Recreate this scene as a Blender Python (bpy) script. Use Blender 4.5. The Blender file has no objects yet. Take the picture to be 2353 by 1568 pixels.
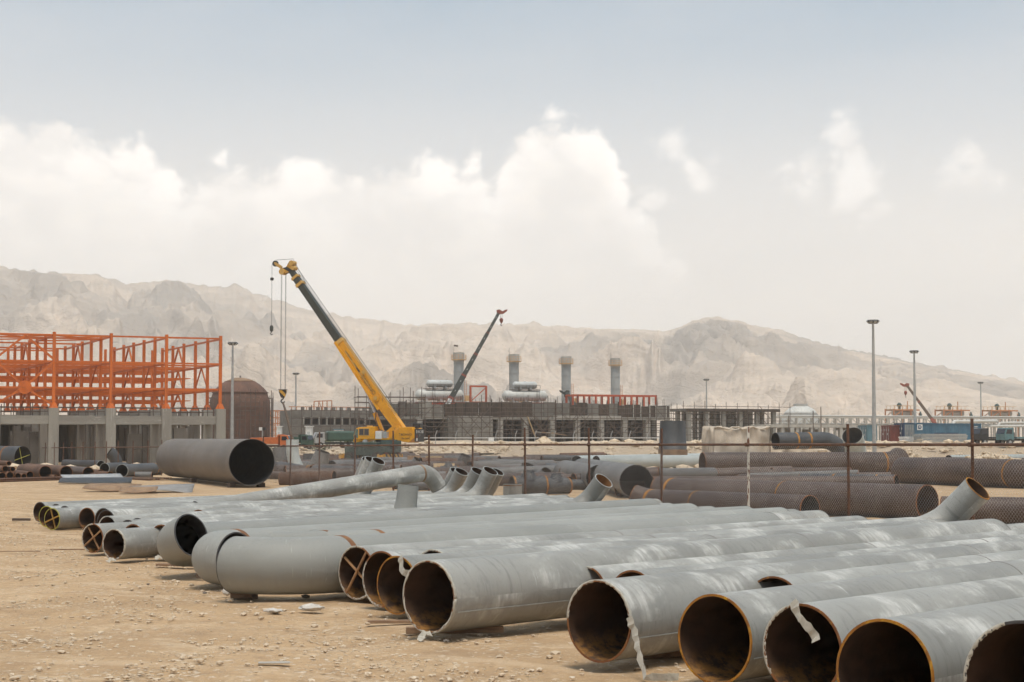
import bpy, bmesh, math, random
import numpy as np
from mathutils import Vector, Matrix
R = math.radians
random.seed(7)
S = bpy.context.scene
COL = S.collection

# ------------------------------------------------------------------ camera
F, CX, CY, HOR, CAMH = 4000.0, 1176.5, 784.0, 1006.0, 3.0
PITCH = math.atan((HOR - CY) / F)
cam = bpy.data.cameras.new('camera')
cam.sensor_width = 36.0
cam.lens = 36.0 * F / 2353.0
cam.clip_start, cam.clip_end = 0.5, 30000.0
camo = bpy.data.objects.new('camera', cam)
camo.location = (0, 0, CAMH)
camo.rotation_euler = (math.pi / 2 + PITCH, 0, 0)
COL.objects.link(camo)
S.camera = camo

# ------------------------------------------------------------------ light
SUN_EL, SUN_AZ = 72.0, 165.0           # azimuth from +Y (view) towards +X: sun behind and a little to the right
S.view_settings.view_transform = 'Standard'
S.view_settings.look = 'None'
S.view_settings.exposure = 0.30
S.view_settings.gamma = 1.0
S.view_settings.use_curve_mapping = False
S.cycles.use_denoising = True
S.cycles.use_adaptive_sampling = True
S.cycles.adaptive_threshold = 0.03
S.cycles.adaptive_min_samples = 12
S.cycles.max_bounces = 5
S.cycles.diffuse_bounces = 3
S.cycles.glossy_bounces = 2
S.cycles.volume_bounces = 1
sun = bpy.data.lights.new('sun', 'SUN')
sun.energy, sun.angle, sun.color = 2.3, R(20), (1.0, 0.93, 0.82)
suno = bpy.data.objects.new('sun', sun)
COL.objects.link(suno)
sd = Vector((math.sin(R(SUN_AZ)) * math.cos(R(SUN_EL)), math.cos(R(SUN_AZ)) * math.cos(R(SUN_EL)), math.sin(R(SUN_EL))))
suno.rotation_euler = sd.to_track_quat('Z', 'Y').to_euler()
suno.location = (-40, -40, 60)

world = bpy.data.worlds.new('World')
S.world = world
world.use_nodes = True


class NT:
    """tiny helper to write node trees"""
    def __init__(s, tree):
        s.t, s.n, s.l = tree, tree.nodes, tree.links

    def new(s, typ, **kw):
        nd = s.n.new(typ)
        for k, v in kw.items():
            setattr(nd, k, v)
        return nd

    def put(s, sock, v):
        if isinstance(v, bpy.types.NodeSocket):
            s.l.new(v, sock)
        elif v is not None:
            if sock.type == 'RGBA' and len(v) == 3:
                v = (*v, 1.0)
            sock.default_value = v

    def math(s, op, a, b=None, c=None, clamp=False):
        nd = s.new('ShaderNodeMath', operation=op, use_clamp=clamp)
        for i, v in enumerate((a, b, c)):
            s.put(nd.inputs[i], v)
        return nd.outputs[0]

    def vmath(s, op, a, b=None):
        nd = s.new('ShaderNodeVectorMath', operation=op)
        s.put(nd.inputs[0], a)
        s.put(nd.inputs[1], b)
        return nd.outputs[0]

    def mix(s, fac, a, b, mode='MIX'):
        nd = s.new('ShaderNodeMix', data_type='RGBA', blend_type=mode)
        s.put(nd.inputs[0], fac)
        s.put(nd.inputs[6], a)
        s.put(nd.inputs[7], b)
        return nd.outputs[2]

    def ss(s, v, lo, hi, a=0.0, b=1.0):
        nd = s.new('ShaderNodeMapRange', interpolation_type='SMOOTHSTEP')
        for i, x in enumerate((v, lo, hi, a, b)):
            s.put(nd.inputs[i], x)
        return nd.outputs[0]

    def lin(s, v, lo, hi, a=0.0, b=1.0):
        nd = s.new('ShaderNodeMapRange')
        for i, x in enumerate((v, lo, hi, a, b)):
            s.put(nd.inputs[i], x)
        return nd.outputs[0]

    def noise(s, vec, scale, detail=4, rough=0.55, dist=0.0, out=0):
        nd = s.new('ShaderNodeTexNoise')
        s.put(nd.inputs['Vector'], vec)
        nd.inputs['Scale'].default_value = scale
        nd.inputs['Detail'].default_value = detail
        nd.inputs['Roughness'].default_value = rough
        nd.inputs['Distortion'].default_value = dist
        return nd.outputs[out]

    def xyz(s, x, y, z):
        nd = s.new('ShaderNodeCombineXYZ')
        for i, v in enumerate((x, y, z)):
            s.put(nd.inputs[i], v)
        return nd.outputs[0]

    def sep(s, v):
        nd = s.new('ShaderNodeSeparateXYZ')
        s.put(nd.inputs[0], v)
        return nd.outputs


def build_world():
    w = NT(world.node_tree)
    w.n.clear()
    out = w.new('ShaderNodeOutputWorld')
    bg = w.new('ShaderNodeBackground')
    K = 0.1
    bg.inputs['Strength'].default_value = K
    w.l.new(bg.outputs[0], out.inputs[0])
    sky = w.new('ShaderNodeTexSky', sky_type='NISHITA')
    sky.sun_disc = False
    sky.sun_elevation = R(SUN_EL)
    sky.sun_rotation = R(SUN_AZ)
    sky.air_density, sky.dust_density, sky.ozone_density = 1.0, 4.0, 1.0
    tc = w.new('ShaderNodeTexCoord')
    d = tc.outputs['Generated']
    x, y, z = w.sep(d)
    az = w.math('ARCTAN2', x, y)
    el = w.math('ARCSINE', z)
    # thin high veil: greyish blue above, cream towards the horizon
    veil = w.mix(w.ss(el, 0.06, 0.30), (9.9, 9.25, 8.55), (2.9, 4.2, 5.4))
    n_big = w.noise(w.xyz(w.math('MULTIPLY', az, 1.6), w.math('MULTIPLY', el, 5.0), 0.0), 2.2, 5, 0.5)
    veil = w.mix(w.ss(n_big, 0.35, 0.75, 0.0, 0.45), veil, (6.9, 7.0, 7.15))
    base = w.mix(0.82, sky.outputs[0], veil)
    # cumulus bank: top profile around the horizon, billowed by noise
    u = w.math('FRACT', w.math('ADD', w.math('DIVIDE', az, 0.62), 0.5))
    prof_px = [(0, 290), (90, 283), (185, 318), (270, 312), (330, 360), (395, 398), (425, 435), (470, 408), (560, 378),
               (650, 374), (780, 382), (850, 366), (950, 345), (1080, 346), (1128, 392), (1160, 340), (1230, 290),
               (1295, 268), (1380, 272), (1412, 315), (1430, 400), (1500, 500), (1580, 610), (1650, 760), (1780, 790),
               (1900, 790), (2050, 800), (2200, 790), (2330, 700)]
    fc = w.new('ShaderNodeFloatCurve')
    cm = fc.mapping
    cv = cm.curves[0]
    pts = []
    for px, py in prof_px:
        a = math.atan((px - CX) / F)
        pts.append((a / 0.62 + 0.5, math.atan((HOR - py) / F) * 4.0))
    pts = [(0.0, (pts[0][1] + pts[-1][1]) / 2)] + pts + [(1.0, (pts[0][1] + pts[-1][1]) / 2)]
    while len(cv.points) < len(pts):
        cv.points.new(0.5, 0.5)
    for p, q in zip(cv.points, pts):
        p.location = q
        p.handle_type = 'AUTO_CLAMPED'
    cm.update()
    def billow(scale, seed):
        n_ = w.noise(w.xyz(az, w.math('MULTIPLY', el, 1.15), seed), scale, 1.0, 0.5, 0.25)
        return w.math('ABSOLUTE', w.math('SUBTRACT', w.math('MULTIPLY', n_, 2.0), 1.0))
    b1, b2, b3 = billow(26.0, 1.7), billow(62.0, 4.2), billow(150.0, 8.8)
    bill = w.math('ADD', 0.15, w.math('ADD', w.math('MULTIPLY', b1, 1.25), w.math('ADD', w.math('MULTIPLY', b2, 0.62), w.math('MULTIPLY', b3, 0.30))))
    bill2 = w.noise(w.xyz(az, w.math('MULTIPLY', el, 1.2), 5.1), 11.0, 4, 0.5)
    uw = w.math('ADD', u, w.math('MULTIPLY', w.math('SUBTRACT', bill2, 0.5), 0.05))
    w.put(fc.inputs['Value'], uw)
    prof = w.math('DIVIDE', fc.outputs[0], 4.0)
    depth = w.math('SUBTRACT', prof, el)
    depth = w.math('ADD', depth, w.math('MULTIPLY', w.math('SUBTRACT', bill, 0.55), 0.026))
    depth = w.math('ADD', depth, w.math('MULTIPLY', w.math('SUBTRACT', bill2, 0.5), 0.020))
    mask = w.ss(depth, -0.004, 0.011)
    # isolated clouds
    for px, py, rx, ry in [(1555, 325, 46, 34), (1615, 400, 34, 40), (1508, 455, 40, 20), (1962, 345, 44, 62), (1965, 430, 66, 60), (1855, 395, 60, 40),
                           (2250, 375, 42, 34), (2235, 430, 60, 30), (1200, 360, 60, 40)]:
        a0 = math.atan((px - CX) / F)
        e0 = math.atan((HOR - py) / F)
        dx = w.math('DIVIDE', w.math('SUBTRACT', az, a0), rx / F)
        dy = w.math('DIVIDE', w.math('SUBTRACT', el, e0), ry / F)
        r2 = w.math('SQRT', w.math('ADD', w.math('MULTIPLY', dx, dx), w.math('MULTIPLY', dy, dy)))
        b = w.math('ADD', r2, w.math('MULTIPLY', w.math('SUBTRACT', bill, 0.55), -1.6))
        b = w.math('ADD', b, w.math('MULTIPLY', w.math('SUBTRACT', bill2, 0.5), -2.0))
        mask = w.math('MAXIMUM', mask, w.ss(b, 1.45, 0.25, 0.0, 0.60))
    shade = w.math('ADD', w.math('MULTIPLY', w.noise(w.xyz(az, w.math('MULTIPLY', el, 1.5), 3.3), 13.0, 6, 0.6), 0.8), w.math('MULTIPLY', w.math('SUBTRACT', 1.0, bill), 0.22))
    bright = w.mix(w.ss(depth, 0.004, 0.05), (11.0, 10.55, 10.1), (9.8, 9.3, 8.75))
    ccol = w.mix(w.ss(shade, 0.40, 0.62, 0.0, 0.75), bright, (8.0, 7.75, 7.5))
    # clouds dissolve into the pale dusty air lower down
    fade = w.ss(el, 0.070, 0.150, 0.20, 1.0)
    col = w.mix(w.math('MULTIPLY', w.math('MULTIPLY', mask, fade), 0.93), base, ccol)
    w.l.new(col, bg.inputs['Color'])


build_world()

# ------------------------------------------------------------------ view geometry: where the places seen in the photo lie
def ray(px, py):
    a, b = (px - CX) / F, (CY - py) / F
    return Vector((a, math.cos(PITCH) - b * math.sin(PITCH), math.sin(PITCH) + b * math.cos(PITCH)))


def at(px, py, depth):
    r = ray(px, py)
    return Vector((0, 0, CAMH)) + r * (depth / r.y)


def onz(px, py, z=0.0):
    r = ray(px, py)
    return Vector((0, 0, CAMH)) + r * ((z - CAMH) / r.z)


GA = R(23.9)
E_ = Vector((math.cos(GA), math.sin(GA), 0))      # site grid: along the facades
D_ = Vector((-math.sin(GA), math.cos(GA), 0))     # site grid: away from the camera
ZU = Vector((0, 0, 1))


def sstep(a, b, x):
    t = min(1, max(0, (x - a) / (b - a)))
    return t * t * (3 - 2 * t)


# ------------------------------------------------------------------ numpy noise
def _perlin(seed):
    rng = np.random.RandomState(seed)
    perm = rng.permutation(256)
    perm = np.concatenate([perm, perm])
    ang = rng.rand(256) * 2 * np.pi
    gx, gy = np.cos(ang), np.sin(ang)

    def f(x, y):
        xi, yi = np.floor(x).astype(int), np.floor(y).astype(int)
        xf, yf = x - xi, y - yi
        xi &= 255
        yi &= 255
        uu, vv = xf * xf * xf * (xf * (xf * 6 - 15) + 10), yf * yf * yf * (yf * (yf * 6 - 15) + 10)

        def g(i, j, a, b):
            h = perm[perm[(xi + i) & 255] + ((yi + j) & 255)]
            return gx[h] * a + gy[h] * b
        n00, n10 = g(0, 0, xf, yf), g(1, 0, xf - 1, yf)
        n01, n11 = g(0, 1, xf, yf - 1), g(1, 1, xf - 1, yf - 1)
        return 1.5 * ((n00 * (1 - uu) + n10 * uu) * (1 - vv) + (n01 * (1 - uu) + n11 * uu) * vv)
    return f


PN = _perlin(11)


def fbm(x, y, octs=5, gain=0.5, lac=2.03):
    s, a = 0, 1.0
    for i in range(octs):
        s = s + a * PN(x + 13.7 * i, y - 7.3 * i)
        x, y, a = x * lac, y * lac, a * gain
    return s


def ridged(x, y, octs=5, gain=0.5, lac=2.05):
    s, a, w = 0, 1.0, 1.0
    for i in range(octs):
        n = 1 - np.abs(PN(x + 31.1 * i, y + 17.9 * i))
        n = n * n * w
        w = np.clip(n * 1.6, 0, 1)
        s = s + a * n
        x, y, a = x * lac, y * lac, a * gain
    return s / 1.9


# ------------------------------------------------------------------ materials
MAT = {}


def new_mat(name):
    m = bpy.data.materials.new(name)
    m.use_nodes = True
    t = NT(m.node_tree)
    b = t.n['Principled BSDF']
    MAT[name] = m
    return m, t, b


def coords(t, kind='Object', rnd=True):
    tc = t.new('ShaderNodeTexCoord')
    v = tc.outputs[kind]
    if rnd:
        oi = t.new('ShaderNodeObjectInfo')
        r = oi.outputs['Random']
        v = t.vmath('ADD', v, t.xyz(t.math('MULTIPLY', r, 91.0), t.math('MULTIPLY', r, 57.0), t.math('MULTIPLY', r, 23.0)))
    return v


def bump(t, b, h, strength, dist=0.02):
    nd = t.new('ShaderNodeBump')
    nd.inputs['Strength'].default_value = strength
    nd.inputs['Distance'].default_value = dist
    t.l.new(h, nd.inputs['Height'])
    t.l.new(nd.outputs[0], b.inputs['Normal'])


def pm(name, c1, c2, scale=2.0, rough=0.7, stretch=(1, 1, 1), c3=None, s3=6.0, lo3=0.58, hi3=0.68, bmp=0.15, bd=0.02, metal=0.0, kind='Object', lo=0.35, hi=0.65, detail=6):
    """two-tone weathered paint / stone / steel with optional third tone in patches"""
    m, t, b = new_mat(name)
    v = coords(t, kind)
    vs = t.vmath('MULTIPLY', v, stretch)
    n = t.noise(vs, scale, detail, 0.6)
    col = t.mix(t.ss(n, lo, hi), c1, c2)
    if c3 is not None:
        n3 = t.noise(vs, s3, 5, 0.65, 0.4)
        col = t.mix(t.ss(n3, lo3, hi3), col, c3)
    t.l.new(col, b.inputs['Base Color'])
    fine = t.noise(v, scale * 9, 4, 0.6)
    t.l.new(t.lin(fine, 0.3, 0.7, rough - 0.08, rough + 0.08), b.inputs['Roughness'])
    b.inputs['Metallic'].default_value = metal
    if bmp:
        bump(t, b, t.math('ADD', n, t.math('MULTIPLY', fine, 0.5)), bmp, bd)
    return m


def pipe_mat(name, c_dark, c_mid, c_light, rough=0.5, light=0.5, streak=1.0):
    """painted pipe: UV is (metres round, metres along). Wipe marks run round the pipe, sections differ along it."""
    m, t, b = new_mat(name)
    v = coords(t, 'UV')
    big = t.noise(t.vmath('MULTIPLY', v, (0.5, 0.30, 1)), 1.0, 4, 0.55, 0.3)
    cloud = t.noise(t.vmath('MULTIPLY', v, (1.0, 0.6, 1)), 1.2, 7, 0.62, 0.25)
    wipe = t.noise(t.vmath('MULTIPLY', v, (1.3, 9.0, 1)), 1.2, 6, 0.65, 0.2)
    fine = t.noise(t.vmath('MULTIPLY', v, (5.0, 22.0, 1)), 1.2, 3, 0.6)
    col = t.mix(t.ss(big, 0.32, 0.68), c_dark, c_mid)
    lm = t.math('MULTIPLY', t.ss(cloud, 0.48, 0.66), t.ss(wipe, 0.36, 0.62, 0.25, 1.0))
    col = t.mix(t.math('MULTIPLY', lm, light), col, c_light)
    dm = t.math('MULTIPLY', t.ss(wipe, 0.50, 0.36), t.ss(cloud, 0.52, 0.42))
    col = t.mix(t.math('MULTIPLY', dm, 0.45 * streak), col, tuple(0.62 * c for c in c_dark))
    col = t.mix(t.ss(fine, 0.3, 0.7, 0.0, 0.10), col, c_dark)
    scr = t.noise(t.vmath('MULTIPLY', t.vmath('ADD', v, t.vmath('MULTIPLY', v, (0, 0.4, 0))), (2.2, 34.0, 1)), 1.0, 2, 0.5, 0.15)
    col = t.mix(t.math('MULTIPLY', t.ss(scr, 0.70, 0.76), t.ss(cloud, 0.42, 0.58)), col, tuple(min(0.75, 1.35 * c) for c in c_light))
    spot = t.noise(t.vmath('MULTIPLY', v, (7.0, 5.0, 1)), 1.3, 5, 0.7)
    col = t.mix(t.ss(spot, 0.67, 0.74, 0.0, 0.6), col, tuple(0.45 * c for c in c_dark))
    # pieces welded together along the pipe differ a little, each seam shows as a thin line
    oi = t.new('ShaderNodeObjectInfo')
    hv = t.new('ShaderNodeHueSaturation')
    t.put(hv.inputs['Value'], t.lin(oi.outputs['Random'], 0, 1, 0.90, 1.10))
    t.put(hv.inputs['Color'], col)
    t.l.new(hv.outputs[0], b.inputs['Base Color'])
    t.l.new(t.lin(cloud, 0.3, 0.7, rough - 0.07, rough + 0.12), b.inputs['Roughness'])
    b.inputs['Specular IOR Level'].default_value = 0.5
    bump(t, b, t.math('ADD', t.math('MULTIPLY', fine, 0.5), t.math('MULTIPLY', wipe, 0.2)), 0.05, 0.01)
    return m


pipe_mat('galv', (0.228, 0.222, 0.20), (0.318, 0.311, 0.284), (0.61, 0.60, 0.562), 0.54, 0.80)
pipe_mat('galv_smooth', (0.25, 0.25, 0.228), (0.295, 0.294, 0.27), (0.385, 0.383, 0.358), 0.6, 0.35, 0.3)
pipe_mat('mill_steel', (0.052, 0.032, 0.023), (0.102, 0.066, 0.050), (0.17, 0.13, 0.108), 0.55, 0.5)
pipe_mat('black_steel', (0.045, 0.047, 0.05), (0.075, 0.076, 0.078), (0.14, 0.138, 0.135), 0.55, 0.4)
pipe_mat('grey_steel', (0.11, 0.105, 0.10), (0.155, 0.148, 0.14), (0.22, 0.215, 0.205), 0.55, 0.5)
pipe_mat('rust_pipe', (0.085, 0.042, 0.024), (0.15, 0.075, 0.042), (0.20, 0.125, 0.085), 0.8, 0.5)
pipe_mat('pale_pipe', (0.36, 0.39, 0.375), (0.44, 0.47, 0.455), (0.56, 0.59, 0.575), 0.5, 0.5)
pipe_mat('big_pipe', (0.145, 0.122, 0.102), (0.195, 0.165, 0.138), (0.25, 0.215, 0.182), 0.6, 0.4, 0.4)


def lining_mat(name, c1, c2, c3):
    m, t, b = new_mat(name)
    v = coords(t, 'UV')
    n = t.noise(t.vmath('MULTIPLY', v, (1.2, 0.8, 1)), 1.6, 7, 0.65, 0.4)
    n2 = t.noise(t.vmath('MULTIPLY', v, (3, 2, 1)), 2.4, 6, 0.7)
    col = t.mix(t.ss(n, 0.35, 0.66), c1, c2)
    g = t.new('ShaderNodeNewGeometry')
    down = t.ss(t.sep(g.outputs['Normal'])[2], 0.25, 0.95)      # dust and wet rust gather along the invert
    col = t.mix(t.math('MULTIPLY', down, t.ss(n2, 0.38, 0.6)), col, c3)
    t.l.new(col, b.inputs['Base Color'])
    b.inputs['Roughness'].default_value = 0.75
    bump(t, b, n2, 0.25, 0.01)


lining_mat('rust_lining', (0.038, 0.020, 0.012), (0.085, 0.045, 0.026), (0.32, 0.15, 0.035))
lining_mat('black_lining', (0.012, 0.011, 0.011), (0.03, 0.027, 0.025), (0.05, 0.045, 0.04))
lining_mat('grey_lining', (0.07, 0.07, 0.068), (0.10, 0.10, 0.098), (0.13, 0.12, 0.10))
pm('rust_rim', (0.24, 0.095, 0.026), (0.17, 0.06, 0.022), 5, 0.75, c3=(0.34, 0.155, 0.03), s3=9)
pm('orange_rim', (0.40, 0.165, 0.014), (0.22, 0.085, 0.016), 4, 0.75, c3=(0.52, 0.27, 0.02), s3=7, lo3=0.5)
pm('yellow_rim', (0.42, 0.40, 0.05), (0.26, 0.24, 0.06), 6, 0.65)
pm('dark_rim', (0.05, 0.048, 0.05), (0.09, 0.085, 0.08), 5, 0.6)
pm('pale_rim', (0.40, 0.42, 0.40), (0.30, 0.31, 0.30), 5, 0.6)
pm('rust_steel', (0.135, 0.062, 0.034), (0.085, 0.045, 0.03), 4, 0.8, c3=(0.22, 0.11, 0.05), s3=11)
pm('rust_weld', (0.25, 0.115, 0.045), (0.16, 0.07, 0.03), 6, 0.8)
pm('tape', (0.52, 0.49, 0.42), (0.40, 0.37, 0.31), 7, 0.7, c3=(0.34, 0.31, 0.26), s3=12)
pm('brace_wood', (0.42, 0.23, 0.10), (0.27, 0.145, 0.07), 6, 0.75)
pm('brace_rust', (0.26, 0.12, 0.06), (0.17, 0.075, 0.04), 6, 0.8)
pm('brace_yellow', (0.42, 0.24, 0.04), (0.28, 0.15, 0.035), 6, 0.75)
pm('timber', (0.33, 0.21, 0.125), (0.21, 0.13, 0.08), 3, 0.85, (1, 6, 6), bmp=0.4)
pm('timber_dark', (0.13, 0.095, 0.068), (0.085, 0.06, 0.045), 3, 0.85, (1, 6, 6), bmp=0.4)
pm('plywood', (0.50, 0.36, 0.20), (0.40, 0.275, 0.15), 2, 0.8, (1, 5, 5))
pm('brown_plate', (0.30, 0.19, 0.105), (0.21, 0.125, 0.07), 1.5, 0.75)
pm('grey_plate', (0.27, 0.255, 0.24), (0.20, 0.185, 0.17), 1.2, 0.6)
pm('pale_plate', (0.42, 0.41, 0.40), (0.30, 0.295, 0.285), 1.2, 0.45)
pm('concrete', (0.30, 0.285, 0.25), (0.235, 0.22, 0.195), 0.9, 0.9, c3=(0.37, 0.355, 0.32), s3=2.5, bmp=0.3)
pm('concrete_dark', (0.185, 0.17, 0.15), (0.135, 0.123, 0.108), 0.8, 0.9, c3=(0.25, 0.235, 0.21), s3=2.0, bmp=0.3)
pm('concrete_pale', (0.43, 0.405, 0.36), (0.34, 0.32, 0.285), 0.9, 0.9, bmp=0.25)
pm('formwork', (0.088, 0.063, 0.047), (0.05, 0.036, 0.028), 1.2, 0.9, (3, 3, 0.6), c3=(0.14, 0.11, 0.085), s3=3)
pm('scaffold_steel', (0.12, 0.085, 0.065), (0.07, 0.05, 0.04), 5, 0.75)
pm('orange_steel', (0.64, 0.15, 0.018), (0.52, 0.115, 0.016), 0.8, 0.55, c3=(0.36, 0.085, 0.02), s3=1.3, lo3=0.5, hi3=0.7, bmp=0.05)
pm('red_steel', (0.52, 0.105, 0.045), (0.42, 0.085, 0.04), 0.8, 0.6, bmp=0.05)
pm('faded_orange', (0.55, 0.235, 0.11), (0.44, 0.19, 0.095), 0.7, 0.7, bmp=0.05)
pm('dome_rust', (0.15, 0.072, 0.047), (0.10, 0.052, 0.036), 0.5, 0.85, c3=(0.20, 0.11, 0.078), s3=1.2)
pm('mast_grey', (0.40, 0.40, 0.385), (0.33, 0.33, 0.32), 2, 0.5)
pm('lamp_dark', (0.10, 0.10, 0.095), (0.07, 0.07, 0.065), 5, 0.5)
pm('vessel_white', (0.58, 0.57, 0.53), (0.50, 0.49, 0.45), 0.8, 0.5, c3=(0.50, 0.47, 0.42), s3=1.6, bmp=0.03)
pm('vessel_grey', (0.52, 0.535, 0.52), (0.46, 0.47, 0.455), 0.8, 0.5, bmp=0.03)
pm('stack_grey', (0.37, 0.385, 0.38), (0.32, 0.33, 0.325), 0.5, 0.6, bmp=0.03)
pm('stack_cap', (0.44, 0.43, 0.40), (0.37, 0.355, 0.33), 0.6, 0.6, bmp=0.03)
pm('platform_orange', (0.62, 0.40, 0.20), (0.52, 0.31, 0.14), 1, 0.65, bmp=0.03)
pm('crane_yellow', (0.74, 0.345, 0.006), (0.66, 0.29, 0.008), 1.0, 0.45, c3=(0.36, 0.17, 0.03), s3=2.2, lo3=0.56, hi3=0.72, bmp=0.03)
pm('dull_red', (0.27, 0.07, 0.042), (0.20, 0.055, 0.035), 1.5, 0.6)
pm('crane_buff', (0.62, 0.38, 0.10), (0.50, 0.30, 0.08), 1.5, 0.55)
pm('crane_dark', (0.048, 0.052, 0.042), (0.035, 0.038, 0.032), 1.2, 0.5, bmp=0.03)
pm('crane_green', (0.045, 0.085, 0.075), (0.035, 0.062, 0.055), 1.5, 0.5, c3=(0.09, 0.12, 0.105), s3=4)
pm('black_paint', (0.02, 0.02, 0.021), (0.03, 0.03, 0.03), 3, 0.5)
pm('chrome', (0.62, 0.63, 0.64), (0.52, 0.53, 0.54), 3, 0.25, metal=0.8)
pm('white_paint', (0.75, 0.74, 0.71), (0.66, 0.65, 0.62), 2, 0.5)
pm('rubber', (0.022, 0.021, 0.02), (0.04, 0.036, 0.032), 4, 0.85)
pm('wire', (0.46, 0.43, 0.40), (0.30, 0.26, 0.23), 0.8, 0.5)
pm('cable', (0.10, 0.095, 0.09), (0.07, 0.065, 0.06), 3, 0.5)
pm('blue_container', (0.055, 0.145, 0.215), (0.045, 0.115, 0.175), 0.8, 0.5, c3=(0.10, 0.19, 0.25), s3=1.5)
pm('navy_container', (0.028, 0.065, 0.135), (0.022, 0.05, 0.10), 0.8, 0.5)
pm('teal_container', (0.11, 0.20, 0.23), (0.085, 0.16, 0.19), 0.8, 0.55)
pm('red_container', (0.19, 0.05, 0.037), (0.14, 0.04, 0.03), 0.8, 0.55)
pm('grey_door', (0.26, 0.30, 0.31), (0.20, 0.235, 0.25), 0.8, 0.55)
pm('tarp', (0.56, 0.48, 0.39), (0.47, 0.40, 0.32), 1.4, 0.9, bmp=0.4)
pm('rock', (0.62, 0.50, 0.36), (0.50, 0.385, 0.265), 3, 0.95, c3=(0.72, 0.62, 0.49), s3=5, bmp=0.4)
pm('stone_dark', (0.17, 0.145, 0.12), (0.11, 0.095, 0.08), 5, 0.9, bmp=0.3)
pm('truck_orange', (0.60, 0.165, 0.045), (0.48, 0.13, 0.04), 2, 0.5)
pm('truck_green', (0.05, 0.10, 0.075), (0.04, 0.08, 0.06), 2, 0.5)
pm('truck_teal', (0.10, 0.20, 0.215), (0.08, 0.155, 0.17), 2, 0.5)
pm('cloth_black', (0.016, 0.016, 0.018), (0.024, 0.023, 0.025), 6, 0.9)
pm('skin', (0.40, 0.25, 0.17), (0.36, 0.22, 0.15), 6, 0.6)
pm('leaf', (0.055, 0.075, 0.03), (0.09, 0.10, 0.045), 2, 0.8, bmp=0)
pm('plastic_film', (0.62, 0.58, 0.52), (0.52, 0.47, 0.41), 8, 0.3)


def glass_mat(name, c):
    m, t, b = new_mat(name)
    b.inputs['Base Color'].default_value = (*c, 1)
    b.inputs['Roughness'].default_value = 0.12
    b.inputs['Specular IOR Level'].default_value = 0.7


glass_mat('dark_glass', (0.03, 0.032, 0.04))
glass_mat('green_glass', (0.09, 0.14, 0.12))
glass_mat('blue_glass', (0.10, 0.20, 0.26))


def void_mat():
    m, t, b = new_mat('interior_shade')
    b.inputs['Base Color'].default_value = (0.055, 0.05, 0.045, 1)  # shade inside bays and openings, given as a dark base colour
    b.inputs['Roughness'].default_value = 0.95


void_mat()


def hazard_mat():
    """black and yellow chevrons of the crane bumper and sheave blocks (flat print)"""
    m, t, b = new_mat('hazard')
    v = coords(t, 'Object', False)
    x, y, z = t.sep(v)
    s = t.math('FRACT', t.math('MULTIPLY', t.math('ADD', t.math('ADD', x, y), z), 1.15))
    n = t.noise(v, 3, 5, 0.6)
    yel = t.mix(t.ss(n, 0.4, 0.7), (0.60, 0.33, 0.03), (0.42, 0.23, 0.06))
    col = t.mix(t.ss(s, 0.48, 0.52), yel, (0.025, 0.022, 0.02))
    t.l.new(col, b.inputs['Base Color'])
    b.inputs['Roughness'].default_value = 0.55


hazard_mat()


def mottled_post():
    m, t, b = new_mat('flaked_post')
    v = coords(t, 'Object')
    n = t.noise(t.vmath('MULTIPLY', v, (6, 6, 2.2)), 1.5, 5, 0.65)
    col = t.mix(t.ss(n, 0.52, 0.58), (0.66, 0.63, 0.56), (0.17, 0.075, 0.04))
    t.l.new(col, b.inputs['Base Color'])
    b.inputs['Roughness'].default_value = 0.7


mottled_post()


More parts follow.
